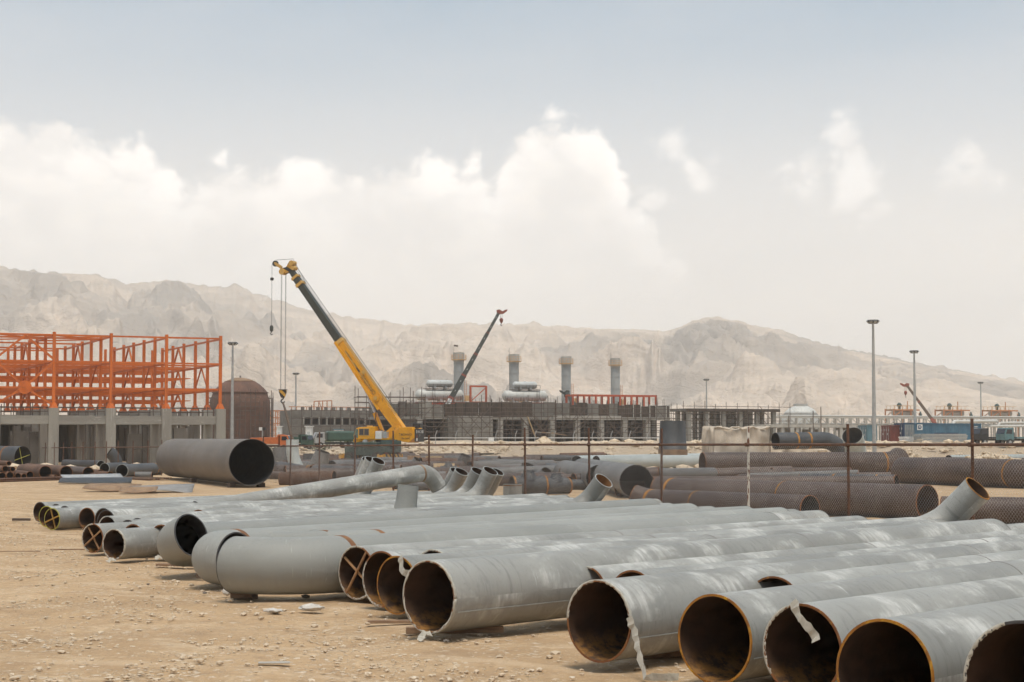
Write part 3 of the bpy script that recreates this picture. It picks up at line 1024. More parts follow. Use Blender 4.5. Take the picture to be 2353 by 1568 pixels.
# (label, top-of-end pixel, diameter, base, heading, length, options)
FG = [
    # right, nearest
    ('grey pipe cut by the right picture edge, brown strut across its dark mouth', 2352, 1427, 1.20, 0.14, 42, 14, dict(rim='dark_rim', lining='rust_lining', tape=(0.30, 0.62), strut=('brace_rust', 115, True))),
    ('grey pipe at bottom right with a bright orange rim, second from the right edge', 2030, 1423, 1.10, 0.08, 42, 15, dict(rim='orange_rim', seamline=True)),
    ('grey pipe between two orange-rimmed pipes, cream tape hanging into its mouth', 1842, 1388, 1.04, 0.08, 42, 15, dict(rim='rust_rim', tape=(0.27, 0.60), hang=True)),
    ('grey pipe with orange rim right of the pipe with a long dangling tape', 1641, 1366, 1.06, 0.08, 42, 15, dict(rim='orange_rim', seamline=True)),
    ('grey pipe with a long strip of torn tape dangling to the ground from its mouth', 1375, 1333, 1.06, 0.10, 42, 15, dict(rim='rust_rim', tape=(-0.02, 0.5), dangle=True, seamline=True)),
    ('grey pipe with rusty rim just showing above the orange-rimmed pair at right', 1778, 1325, 0.98, 0.08, 42, 18, dict(rim='rust_rim')),
    ('grey pipe with taped rim and one strut, behind the pipe with dangling tape', 1346, 1302, 0.84, 0.10, 42, 18, dict(rim='rust_rim', tape=(0.2, 0.8), strut=('brace_rust', 150, True))),
    ('grey pipe whose rusty mouth peeps over the pipe with dangling tape', 1453, 1311, 0.90, 0.08, 42, 18, dict(rim='rust_rim')),
    ('grey pipe with rusty mouth showing highest behind the dangling-tape pipe', 1370, 1281, 0.76, 0.10, 42, 17, dict(rim='rust_rim')),
    # middle
    ('large grey pipe with ragged cream tape all round its rusty mouth, in the middle', 985, 1288, 1.08, 0.10, 42, 18, dict(rim='rust_rim', tape=(0, 1), seamline=True, scrap=True)),
    ('grey pipe with taped mouth just behind the large middle pipe', 995, 1263, 0.98, 0.10, 42, 16.5, dict(bend=(44,1.0,0.75), taper=0.74, far="orange_rim", yaw=86, rim='rust_rim', tape=(0.1, 0.45))),
    ('grey pipe with orange rim and dark wet lining left of the large middle pipe', 912, 1278, 0.97, 0.06, 43, 18, dict(rim='orange_rim', flap=True)),
    ('grey pipe with rusty mouth between a braced pipe and an orange-rimmed pipe', 877, 1267, 0.97, 0.06, 43, 16, dict(rim='rust_rim', tape=(0.4, 0.75))),
    ('grey pipe braced with crossed wooden struts beside the big horizontal bend', 819, 1255, 0.97, 0.06, 43, 17, dict(rim='rust_rim', tape=(0.2, 0.85), strut=('brace_wood', 55, False))),
    ('grey pipe whose dark mouth shows above the big horizontal bend', 812, 1231, 0.94, 0.08, 43, 17, dict(rim='rust_rim')),
    # left
    ('grey pipe with ragged taped mouth standing forward at left, no struts', 262, 1216, 0.74, 0.06, 32, 22, dict(rim='rust_rim', tape=(0, 1), scrap=True)),
    ('grey pipe with crossed struts and rusty ring at left', 213, 1204, 0.74, 0.06, 32, 23, dict(rim='rust_rim', tape=(0.25, 0.7), strut=('brace_wood', 35, False))),
    ('grey pipe with bright rusty lining left of the upturned bend', 371, 1206, 0.80, 0.06, 32, 20, dict(bend=(48,0.8,0.55), rim='rust_rim', lining='orange_lining', scrap=True)),
    ('grey pipe whose rusty mouth shows over the ragged taped left pipe', 306, 1205, 0.74, 0.06, 32, 23, dict(rim='rust_rim')),
    ('grey pipe with pale rim lying in front of the far left cluster', 247, 1186, 0.72, 0.06, 32, 24, dict(rim='pale_rim', tape=(0.3, 0.6))),
    ('grey pipe with small dark mouth left of two that peep over', 294, 1195, 0.66, 0.06, 32, 24, dict(rim='dark_rim')),
    ('grey pipe with small dark mouth, right one of two that peep over', 316, 1191, 0.66, 0.06, 32, 24, dict(rim='dark_rim')),
    ('grey pipe in the far left cluster with wooden strut in its mouth', 244, 1172, 0.74, 0.06, 32, 19.8, dict(bend=(58,0.75,0.65), rim='dark_rim', strut=('brace_wood', 70, True))),
    ('grey pipe at the back of the far left cluster, mouth half hidden', 238, 1168, 0.74, 0.06, 32, 19.6, dict(bend=(58,0.75,0.6), rim='dark_rim')),
    ('grey pipe with rusty mouth, left of the pair right of the far left cluster', 266, 1175, 0.66, 0.06, 32, 20.2, dict(bend=(58,0.75,0.62), rim='rust_rim')),
    ('grey pipe with rusty mouth, right of the pair right of the far left cluster', 288, 1175, 0.66, 0.06, 32, 18, dict(rim='rust_rim')),
    ('grey pipe with plain brown mouth right of the yellow-rimmed pipes', 200, 1167, 0.72, 0.0, 32, 20.2, dict(bend=(58,0.75,0.6), rim='rust_rim')),
    ('grey pipe with yellow rim and crossed yellow struts, front of the far left pair', 120, 1168, 0.71, 0.0, 32, 21.8, dict(bend=(58,0.75,0.6), rim='yellow_rim', strut=('brace_yellow', 20, False))),
    ('grey pipe with yellow rim and yellow strut, behind its yellow-rimmed twin', 107, 1163, 0.71, 0.0, 32, 21, dict(rim='yellow_rim', strut=('brace_yellow', 140, True))),
    ('leftmost grey pipe of the yard with a dark mouth', 92, 1154, 0.71, 0.0, 36, 16.0, dict(bend=(58,0.75,1.15), rim='dark_rim')),
    ('grey pipe whose tiny dark mouth peeps over the leftmost pipes', 129, 1158.5, 0.62, 0.06, 34, 15.6, dict(bend=(58,0.75,1.2), rim='dark_rim')),
    ('grey pipe with a sliver of dark mouth right of the leftmost pipes', 149, 1163, 0.66, 0.06, 33, 15.2, dict(bend=(58,0.75,1.15), rim='dark_rim')),
]
lining_mat('orange_lining', (0.20, 0.095, 0.035), (0.30, 0.15, 0.06), (0.34, 0.18, 0.07))
PLACED = []
for i, (lab, px, py, D, base, ang, L, o) in enumerate(FG):
    p0 = by_top(px, py, D, base)
    path, d = straight(p0, ang, L, D, base)
    PLACED.append((lab, p0, ang, L, D))
    c0 = path[0]
    if 'bend' in o:
        bu, br, tl = o['bend']
        up = dirv(ang + o.get('yaw', 98), bu)
        arc = arc_pts(path[-1], d, up, br, 7)
        k0 = len(path)
        path = path + arc[1:] + [arc[-1] + up * tl]
        tp = o.get('taper', 0.86)
        rads = [D / 2] * k0 + [D / 2 * (1 + (tp - 1) * min(1.0, (q_ + 1) / 5)) for q_ in range(len(path) - k0)]
    else:
        rads = D / 2
    seams = [(6.0 + 1.3 * ((i * 7) % 5), 0.03)]
    pr = make_pipe('steel_pipe', lab, path, rads, 'galv', o.get('lining', 'rust_lining'), (o['rim'], o.get('far', 'pale_rim' if 'bend' in o else 'dark_rim')), 'pipe', GP, seams=seams, weld='grey_plate')
    if 'tape' in o:
        ring_tape(pr, c0, d, D / 2, i, o['tape'], 0.06)
    if 'strut' in o:
        brace(pr, c0, d, D / 2 - 0.02, *o['strut'], thick=0.05)
    sx = d.cross(ZU).normalized()          # to the right of the pipe, seen along its heading
    if 'seamline' in o:                    # longitudinal weld bead on the flank
        e = sx * math.cos(R(-22)) + ZU * math.sin(R(-22))
        MB().bar(c0 + e * (D / 2 + 0.001) + d * 0.1, c0 + e * (D / 2 + 0.001) + d * (L - 0.2), 0.014, 0.012, e).build('weld_seam', 'pale_rim', pr)
    if 'dangle' in o:
        e = sx * math.cos(R(10)) + ZU * math.sin(R(10))
        a = c0 + e * (D / 2 + 0.01) - d * 0.02
        g = a + sx * 0.42 - d * 0.25
        g.z = 0.03
        strip(pr, [a, a + sx * 0.10 - ZU * 0.18 - d * 0.03, a + sx * 0.22 - ZU * 0.42 - d * 0.10, g, g + sx * 0.35 + d * 0.25], 0.09, -d, seed=3)
    if 'hang' in o:
        e = sx * math.cos(R(100)) + ZU * math.sin(R(100))
        a = c0 + e * (D / 2) - d * 0.03
        strip(pr, [a + ZU * 0.03, a + sx * 0.10 - ZU * 0.12 - d * 0.06, a + sx * 0.24 - ZU * 0.22 - d * 0.08, a + sx * 0.36 - ZU * 0.38 - d * 0.10], 0.11, -d, seed=5)
    if 'scrap' in o:
        a = c0 - d * 0.05 + sx * 0.05
        a.z = base + 0.03
        b = a - d * 0.25 + sx * 0.05
        b.z = 0.03
        strip(pr, [c0 - ZU * (D / 2) - d * 0.01 + sx * 0.08, a - d * 0.08, b], 0.10, Vector((0.2, -0.6, 0.7)), seed=i)
    if 'flap' in o:
        e = sx * math.cos(R(62)) + ZU * math.sin(R(62))
        a = c0 + e * (D / 2 + 0.01) - d * 0.02
        strip(pr, [a - sx * 0.14 + ZU * 0.05, a - sx * 0.05 - ZU * 0.16 - d * 0.05, a + sx * 0.22 - ZU * 0.30 - d * 0.02], 0.13, -d, seed=9)

# pipes with bends at their near ends
def bent_pipe(label, O, n, ang, rad, R_, L, rim0='dark_rim', lining='black_lining', shell='galv_smooth', z1=None, far=None):
    n = Vector(n).normalized()
    p = dirv(ang)
    arc = arc_pts(O, -n, p, R_, 14)
    end = arc[-1] + p * L
    if z1 is not None:
        end.z = z1
    Ls = sum((b - a).length for a, b in zip(arc[:-1], arc[1:]))
    return make_pipe('bent_pipe', label, arc + [arc[-1].lerp(end, 0.5), end], rad, shell, lining, (rim0, 'dark_rim'), 'pipe', 'grey pipes ending in bends',
                     seams=[(Ls + 0.02, 0.13)], weld='rust_weld')


bent_pipe('grey pipe whose near end turns up in a bend with a wide black mouth', at(440, 1230, 37.6), (0.80, -0.52, 0.30), 35, 0.47, 0.95, 20)
bent_pipe('grey pipe ending in a bend, next to the one with the wide black mouth', at(542, 1285, 34.6), (0.84, -0.54, 0.02), 37, 0.53, 1.05, 18)
bent_pipe('big smooth horizontal bend propped on timber in front of the pipe rows', at(542, 1298, 32.7), (-0.80, 0.58, 0.0), 43, 0.53, 1.45, 14, 'dark_rim')
bent_pipe('grey pipe with rust-banded bend tucked behind the big horizontal bend', at(600, 1270, 36.9), (-0.74, 0.66, 0.0), 39, 0.46, 0.9, 17)
bent_pipe('grey pipe with a short rust band left of the braced pipe', at(722, 1268, 37.2), (-0.74, 0.66, 0.0), 41, 0.46, 0.9, 16)
# plain pipes filling the rows between
FILL = [(-25.7, 27.5, 42.0, 17, 0.90), (-27.4, 29.5, 40.5, 17, 0.80), (-29.0, 29.0, 38.5, 18, 0.80), (-30.9, 29.5, 36.6, 19, 0.80), (-32.2, 30.0, 35.0, 20, 0.76),
        (-26.6, 31.0, 41.5, 15, 0.80), (-36.6, 31.0, 33.0, 22, 0.70), (-41.0, 36.0, 32.0, 18, 0.66), (-41.9, 37.5, 32.0, 17, 0.66), (-33.4, 33.0, 34.0, 20, 0.74), (-40.2, 35.0, 32.0, 20, 0.66)]
FILL.sort(reverse=True)
ORD = ['first', 'second', 'third', 'fourth', 'fifth', 'sixth', 'seventh', 'eighth', 'ninth', 'tenth', 'eleventh', 'twelfth', 'thirteenth', 'fourteenth', 'fifteenth', 'sixteenth']
for i, (w, u, ang, L, D) in enumerate(FILL):
    q = R(38)
    x, y = u * math.sin(q) + w * math.cos(q), u * math.cos(q) - w * math.sin(q)
    path, d = straight((x, y), ang, L, D, 0.06)
    make_pipe('steel_pipe', f'plain grey pipe with hidden mouth, {ORD[i]} of the hidden ones counted from right', path, D / 2, 'galv', 'rust_lining', ('rust_rim', 'dark_rim'), 'pipe', GP + ', mouths hidden', seams=[(5 + i, 0.03)], weld='pale_rim')
# slanting pipe at the back that rests on a downward bend
a0, a1 = Vector((-11.3, 62.4, 0.39)), at(966, 1088, 70)
dd = (a1 - a0).normalized()
dn = Vector((0.55, 0.35, -0.85)).normalized()
arc = arc_pts(a1, dd, dn, 0.75, 10)
make_pipe('slanting_pipe', 'grey pipe slanting up to a bend that props its far end', [a0, a0.lerp(a1, 0.45), a1] + arc[1:] + [arc[-1] + dn * 0.35], 0.34, 'galv', 'rust_lining', ('dark_rim', 'dark_rim'),
          'pipe', None, seams=[((a1 - a0).length, 0.10)], weld='brown_plate')
# upright outlet rising from the left rows
b0 = onz(928, 1172, 0.70)
st = thing('pipe_outlet', 'short upright grey outlet stub rising from the left pipe rows', 'pipe', (b0.x, b0.y, 0.1))
pth = [Vector((b0.x, b0.y, 0.35)) + Vector((-0.02, 0, 0)) + Vector((0.16 * (k / 6) ** 0.8, 0.05 * k / 6, 1.13 * k / 6)) for k in range(7)]
pr_ = [0.52, 0.43, 0.375, 0.35, 0.34, 0.335, 0.335]
MB().sweep(pth, pr_, 36).build('shell', 'galv_smooth', st, smooth='all')
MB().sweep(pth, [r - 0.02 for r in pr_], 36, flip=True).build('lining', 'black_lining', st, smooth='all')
MB().annulus(pth[-1] + ZU * 0.002, pth[-1] - pth[-2], 0.315, 0.337, 36).build('rim', 'pale_rim', st)
# low outlet with a rusty ring further back
c = onz(1178, 1124, 0.72)
st = thing('pipe_outlet', 'squat grey outlet collar with a rusty ring near the fence', 'pipe', (c.x, c.y, 0.1))
MB().sweep([(c.x, c.y, 0.2), (c.x, c.y, 0.95)], 0.42, 32).build('shell', 'galv_smooth', st, smooth='all')
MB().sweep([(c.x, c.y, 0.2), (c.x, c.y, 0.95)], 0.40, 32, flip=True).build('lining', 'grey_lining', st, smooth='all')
MB().sweep([(c.x, c.y, 0.86), (c.x, c.y, 0.90)], 0.43, 32).build('rust_ring', 'rust_weld', st, smooth='all')

# ------------------------------------------------------------------ tall fence of rusty posts with chain link
F0, FD = Vector((11.7, 51.3, 0)), Vector((-0.413, 0.911, 0)).normalized()


def fence_s(px):
    """metres along the fence line at which the photo shows column px"""
    k = (px - CX) / F
    # (F0.x + s FD.x) / (F0.y + s FD.y) = k
    return (k * F0.y - F0.x) / (FD.x - k * FD.y)


fence = thing('chain_link_fence', 'tall chain-link fence with rusty posts and top rail behind the grey pipes', 'fence', (F0.x, F0.y, 0))
post_px = [2560, 2232, 1948, 1718, 1519, 1355, 1208, 1085, 987, 905, 815, 735, 668, 606, 548]
# left run beyond the big pipe
post_px += [500, 455, 412, 373, 341, 307, 274, 246, 220, 193, 168, 147, 127, 106, 85, 60, 30, 0]
rail_y = {2560: 1022, 0: 1031}
posts = []
rng = random.Random(3)
top_px = {2232: 962, 1948: 975, 1718: 981, 1519: 985, 1355: 984, 1208: 983, 1085: 1000, 987: 1000, 905: 990, 815: 1000, 735: 993, 668: 1000}
for px in post_px:
    s_ = fence_s(px)
    p = F0 + FD * s_
    sc = F / p.y
    ry = 1022 + (max(0, 1100 - px) / 1100.0) * 8
    rz = CAMH + (HOR - ry) / sc
    ty = top_px.get(px, 1022 - 12 + (0 if px < 550 else -8))
    tz = CAMH + (HOR - ty) / sc
    if px < 600:
        tz = rz + 0.55
    posts.append((p, rz, tz, px))
    m = MB().cyl((p.x, p.y, -0.2), (p.x + rng.uniform(-.05, .05), p.y, tz), 0.045, n=8)
    o = m.build('post', 'flaked_post' if px == 1718 else 'rust_steel', fence, smooth=True)
    if px == 1718:
        o['label'] = 'white flaking painted post'
for (p, rz, _, px), (q, rz2, _, _) in zip(posts[:-1], posts[1:]):
    off = Vector((-0.06, -0.03, 0))
    MB().cyl((p.x + off.x, p.y + off.y, rz), (q.x + off.x, q.y + off.y, rz2), 0.042, n=8).build('rail', 'rust_steel', fence, smooth=True)
    if px >= 1200:
        MB().box((p.x - 0.04, p.y - 0.02, rz), (0.14, 0.14, 0.13)).build('clamp', 'rust_steel', fence)


def chain_link(p, q, z0, z1, cell, r, seed):
    """woven mesh: zigzag wires running up the panel"""
    rng = random.Random(seed)
    p, q = Vector(p), Vector(q)
    L = (q - p).length
    d = (q - p).normalized()
    nn = Vector((-d.y, d.x, 0))
    nw = int(L / cell)
    rows = int((z1 - z0) / (cell * 0.5))
    vs, fs = [], []
    for i in range(2 * nw + 1):
        base = len(vs)
        for k in range(rows + 1):
            z = z0 + k * cell * 0.5
            xx = (i + ((k + i) % 2)) * cell * 0.5
            sag = 0.03 * math.sin(z * 2.1 + i * 0.06 + seed) + 0.02 * math.sin(xx * 1.7 + seed)
            lift = 0.04 * math.sin(xx * 2.2 + seed * 1.7) * (k / rows)
            c = p + d * min(xx, L) + nn * (sag + (0.004 if (k + i) % 2 else -0.004))
            c.z = z + lift
            vs += [c + ZU * r + nn * 0, c - ZU * r + nn * r * 0.6, c - ZU * r - nn * r * 0.6]
        for k in range(rows):
            a = base + 3 * k
            for m in range(3):
                m2 = (m + 1) % 3
                fs.append((a + m, a + m2, a + 3 + m2, a + 3 + m))
    return MB().add(vs, fs)


for k in range(len(posts) - 1):
    (p, rz, _, px), (q, rz2, _, _) = posts[k], posts[k + 1]
    if px > 600:
        zt = min(rz, rz2) + 0.05
        cell = 0.12 if px > 1000 else 0.15
        o = chain_link((p.x + 0.0, p.y - 0.05, 0), (q.x, q.y - 0.05, 0), 0.15, zt, cell, 0.0034 if px > 1300 else 0.0045, k).build('wire_mesh', 'wire', fence, smooth='all')
        o['kind'] = 'stuff'
    elif px > 0:
        # lower middle rail on the left run
        pass

# ------------------------------------------------------------------ storage yard behind the fence and at the left
def foot(px, yb):
    return onz(px, yb, 0.0)


def seg_pipe(label, a, b, dia, shell='mill_steel', lining='black_lining', rim=('rust_rim', 'rust_rim'), z=0.0, seams=(), n=32, group='brown pipes stacked behind the fence', bends=None, weld='orange_rim'):
    """pipe on the ground between two ground places given by photo column and base line; dia in metres"""
    A, B = foot(*a), foot(*b)
    A.z = B.z = z + dia / 2
    path = [A, A.lerp(B, 0.5), B]
    if bends:
        d = (B - A).normalized()
        d1, rad_, tail = Vector(bends[0]).normalized(), bends[1], bends[2]
        arc = arc_pts(B, d, d1, rad_, 9)
        path = path + arc[1:] + [arc[-1] + d1 * tail]
        seams = list(seams) + [((B - A).length, 0.16)]
    return make_pipe('steel_pipe', label, path, dia / 2, shell, lining, rim, 'pipe', group, n=n, th=0.025, seams=seams, weld=weld, rim_w=0.03)


def head_pipe(label, px, yb, dia, ang, L, shell='mill_steel', lining='black_lining', rim=('rust_rim', 'rust_rim'), z=0.0, seams=(), n=32, group=None, tilt=0, weld='rust_weld'):
    A = foot(px, yb)
    A.z = z + dia / 2
    d = dirv(ang, tilt)
    return make_pipe('steel_pipe', label, [A, A + d * L / 2, A + d * L], dia / 2, shell, lining, rim, 'pipe', group, n=n, th=0.025, seams=seams, weld=weld, rim_w=0.03)


# very large pipe at left centre, on blocks
bp = head_pipe('huge brown-grey pipe with a wide black mouth behind the grey pipes', 578, 1121, 2.80, -21, 26, 'big_pipe', 'black_lining', ('dark_rim', 'dark_rim'), 0.12, [(6, 0.05), (12, 0.05)], 64, weld='grey_plate')
pA = foot(578, 1121)
for k, (s_, off) in enumerate(((1.5, -0.9), (1.5, 0.9), (14, -0.9))):
    d = dirv(-21)
    sxx = Vector((d.y, -d.x, 0))
    c = pA + d * s_ + sxx * off
    o = MB().box((c.x, c.y, 0.13), (0.9, 0.35, 0.26), d, sxx).build('chock_block', 'timber_dark')
    tag(o, ['left front timber chock under the huge pipe', 'right front timber chock under the huge pipe', 'rear timber chock under the huge pipe'][k], 'timber block', 'chocks of the huge pipe')
# braced black pipe at the far left
q = head_pipe('large black pipe at the left edge with crossed pale struts in its mouth', 52, 1079, 2.2, -60, 11, 'black_steel', 'black_lining', ('dark_rim', 'dark_rim'), 0.0, [(1.9, 0.22)], 48)
pb = foot(52, 1079) + ZU * 1.1
brace(q, pb, dirv(-60), 1.07, 'yellow_rim', 15, 0.15, 0.07)
# rusty pile of smaller pipes, mouths towards the camera
PILE = [('big rusty pipe, left of the two largest in the rusty pile', 104, 1100, 0.93, 0.0, 'rust_pipe'), ('big rusty pipe, right of the two largest in the rusty pile', 152, 1100.5, 0.93, 0.0, 'rust_pipe'),
        ('grey-brown pipe right of the two largest in the rusty pile', 203, 1100, 0.84, 0.0, 'mill_steel'), ('dark pipe half hidden behind the grey-brown one in the pile', 173, 1097, 0.60, 0.0, 'black_steel'),
        ('rusty pipe with narrow mouth right of the grey-brown pipe', 231, 1097, 0.58, 0.0, 'rust_pipe'), ('rightmost small rusty pipe of the rusty pile', 252, 1099, 0.48, 0.0, 'rust_pipe'),
        ('small pipe tucked low between the two right pipes of the pile', 223, 1101, 0.42, 0.0, 'rust_pipe'),
        ('rusty pipe just left of the two largest in the pile', 69, 1100.5, 0.55, 0.0, 'rust_pipe'), ('second small rusty pipe left of the two largest', 55, 1101, 0.40, 0.0, 'rust_pipe'),
        ('third small rusty pipe left of the two largest', 41, 1101, 0.44, 0.0, 'rust_pipe'), ('squat rusty pipe with flared mouth in the left of the pile', 23, 1101.5, 0.54, 0.0, 'rust_pipe'),
        ('small rusty pipe lowest at the left edge', 5, 1101.5, 0.5, 0.0, 'rust_pipe'), ('rusty pipe on top of the pile at the left edge', 12, 1101, 0.46, 0.50, 'rust_pipe'),
        ('dark little pipe lying on the small rusty pipes', 29, 1101, 0.38, 0.52, 'mill_steel'), ('topmost small rusty pipe of the pile at left', 20, 1101, 0.36, 0.95, 'rust_pipe'),
        ('short rusty pipe low between the two largest', 127, 1101, 0.3, 0.0, 'rust_pipe')]
for i, (lab, px, yb, dia, z, sh) in enumerate(PILE):
    head_pipe(lab, px, yb, dia, -25 - (i % 3), 10 + (i * 5) % 6, sh, 'rust_lining' if i % 3 else 'black_lining', ('rust_rim', 'rust_rim'), z, (), 28, 'rusty pipes piled at the left')
# bundle of long thin bars in front of the pile
A, B = foot(-40, 1110), foot(232, 1101)
d = (B - A).normalized()
nn = Vector((-d.y, d.x, 0))
bb = thing('bar_bundle', 'bundle of long rusty bars lying in front of the rusty pile', 'steel bars', (A.x, A.y, 0))
for k in range(9):
    o_ = nn * (0.16 * (k % 5)) + ZU * (0.07 + 0.13 * (k // 5))
    e_ = (k * 37 % 11) * 0.06
    MB().cyl(A + o_ + d * e_, B + o_ + d * (e_ - 0.6), 0.065, n=8).build('bar', 'rust_steel', bb, smooth=True)
A, B = foot(245, 1099), foot(345, 1105)
bb = thing('bar_bundle', 'short bundle of brown flat bars left of the huge pipe', 'steel bars', (A.x, A.y, 0))
d = (B - A).normalized()
nn = Vector((-d.y, d.x, 0))
for k in range(6):
    MB().bar(A + nn * 0.3 * k + ZU * 0.06 + d * 0.1 * k, B + nn * 0.3 * k + ZU * (0.06 + 0.02 * k), 0.2, 0.1).build('bar', 'brown_plate' if k % 2 else 'rust_steel', bb)


def sheet(label, px, yb, w, l, ang, mat, curl=0.1, z=0.06, seed=0, lift=0.3):
    """curled metal or wooden sheet lying on the ground"""
    c = foot(px, yb)
    d = dirv(ang)
    s_ = Vector((d.y, -d.x, 0))
    rng = random.Random(seed)
    vs, fs = [], []
    n, m = 8, 5
    for i in range(n + 1):
        for j in range(m + 1):
            u, v = i / n - 0.5, j / m - 0.5
            vs.append(c + d * u * l + s_ * v * w + ZU * (z + curl * (u * u * 4) * (0.6 + v) + curl * 0.5 * math.sin(3 * u + 2 * v + seed) + curl * 0.5 + lift * (0.5 - v)))
    for i in range(n):
        for j in range(m):
            a = i * (m + 1) + j
            fs.append((a, a + m + 1, a + m + 2, a + 1))
    o = MB().add([Vector(v) - c for v in vs], fs).build('metal_sheet', mat, None, smooth='all')
    o.location = c
    so = o.modifiers.new('thickness', 'SOLIDIFY')
    so.thickness = 0.025
    tag(o, label, 'sheet', 'sheets dumped at the left')
    return o


sheet('pale metal sheet on top of the heap left of the huge pipe', 212, 1108, 2.2, 4.0, 70, 'pale_plate', 0.05, 0.16, 1)
sheet('black metal sheet under the pale one', 220, 1112, 2.2, 4.6, 80, 'black_paint', 0.03, 0.04, 2)
sheet('curled brown board lying on the sand', 258, 1130, 1.6, 3.0, 88, 'brown_plate', 0.09, 0.03, 3)
sheet('large grey curved plate lying in front of the huge pipe', 368, 1131, 2.2, 3.6, 84, 'grey_plate', -0.12, 0.12, 4)
sheet('small brown plate edge under the grey curved plate', 318, 1134, 1.2, 2.0, 84, 'brown_plate', 0.05, 0.02, 5)

# --- explicit pipes behind the fence, right half
YG = 'brown pipes stacked behind the fence'
seg_pipe('long brown pipe with orange weld and dark bend at its right end, upper row', (1614, 1092), (2030, 1090), 1.82, 'mill_steel', 'rust_lining', ('rust_rim', 'dark_rim'), n=40, bends=((0.6, 0.75, 0.35), 2.2, 0.3))
seg_pipe('long brown pipe with wide rusty mouth at its right end, middle row', (2132, 1195), (1548, 1168), 1.28, 'mill_steel', 'rust_lining', ('rust_rim', 'rust_rim'), n=40, bends=((-0.8, 0.5, 0.05), 1.3, 0.4), seams=[(7.0, 0.05)])
seg_pipe('long brown pipe lowest behind the fence with a grey bend at its left end', (1862, 1201), (1500, 1181), 0.97, 'mill_steel', 'black_lining', ('rust_rim', 'rust_rim'), n=40, bends=((-0.9, 0.4, 0.3), 1.0, 0.3), seams=[(6.0, 0.05)])
seg_pipe('large brown pipe with dark mouth and orange weld at the far right', (2073, 1111), (2330, 1122), 1.72, 'mill_steel', 'black_lining', ('rust_rim', 'dark_rim'), n=40, bends=((0.7, -0.6, -0.1), 1.9, 0.5))
seg_pipe('brown pipe passing low at the right edge behind the tilted stub', (2165, 1203), (2420, 1208), 0.95, 'mill_steel', n=32)
seg_pipe('pale grey-green pipe, right of the pale pair behind the fence', (1370, 1079), (1760, 1074), 1.30, 'pale_pipe', 'black_lining', ('pale_rim', 'orange_rim'), n=36)
seg_pipe('pale grey-green pipe, left of the pale pair behind the fence', (1325, 1079), (1700, 1066), 1.30, 'pale_pipe', 'black_lining', ('pale_rim', 'pale_rim'), n=36)
seg_pipe('brown pipe with thick walled mouth, left of the two dark arched mouths', (1376, 1128), (1300, 1106), 1.45, 'grey_steel', 'black_lining', ('dark_rim', 'rust_rim'), n=36)
seg_pipe('dark pipe with a wide arched mouth facing right behind the fence', (1462, 1146), (1340, 1112), 1.66, 'grey_steel', 'black_lining', ('dark_rim', 'dark_rim'), n=40)
seg_pipe('blue-grey pipe with orange welds low between the long brown pipes', (2060, 1122), (1840, 1118), 0.8, 'black_steel', n=28, seams=[(1.2, 0.12), (4, 0.12)])
seg_pipe('pipe with small rusty mouth below the upper brown pipe', (1905, 1119), (1700, 1112), 0.62, 'mill_steel', n=24)
seg_pipe('far brown pipe above the pale pair with a black mouth', (1508, 1052), (1268, 1056), 1.6, 'mill_steel', 'black_lining', ('rust_rim', 'rust_rim'), n=32)
seg_pipe('brown pipe end showing right of the upper brown pipe', (2180, 1058), (2120, 1055), 1.0, 'mill_steel', n=24, seams=[(0.8, 0.15)])
seg_pipe('pale pipe lying beyond the far right brown pipe', (2180, 1066), (2420, 1062), 1.0, 'pale_pipe', n=24)
seg_pipe('dark pipe with mouth facing the camera near the right edge', (2290, 1054), (2330, 1040), 1.3, 'grey_steel', 'black_lining', ('pale_rim', 'dark_rim'), n=28)
seg_pipe('pale pipe with dark mouth at the far right edge', (2335, 1060), (2420, 1050), 1.0, 'pale_pipe', 'black_lining', ('pale_rim', 'pale_rim'), n=28)
seg_pipe('small upright-mouthed pale pipe by the right rubble bank', (2172, 1046), (2168, 1038), 1.3, 'pale_pipe', 'grey_lining', ('pale_rim', 'pale_rim'), n=28)

seg_pipe('very long brown pipe filling the gap above the middle row', (1500, 1130), (2050, 1128), 0.85, 'mill_steel', n=28)
seg_pipe('grey-brown pipe in the gap right of the arched mouths', (1480, 1108), (1640, 1104), 0.9, 'grey_steel', n=28)
seg_pipe('rusty pipe along the far edge of the right yard', (2020, 1066), (1660, 1070), 1.1, 'mill_steel', n=28)
seg_pipe('rusty pipe lying far right below the rubble', (2060, 1072), (2400, 1076), 1.0, 'mill_steel', n=28)

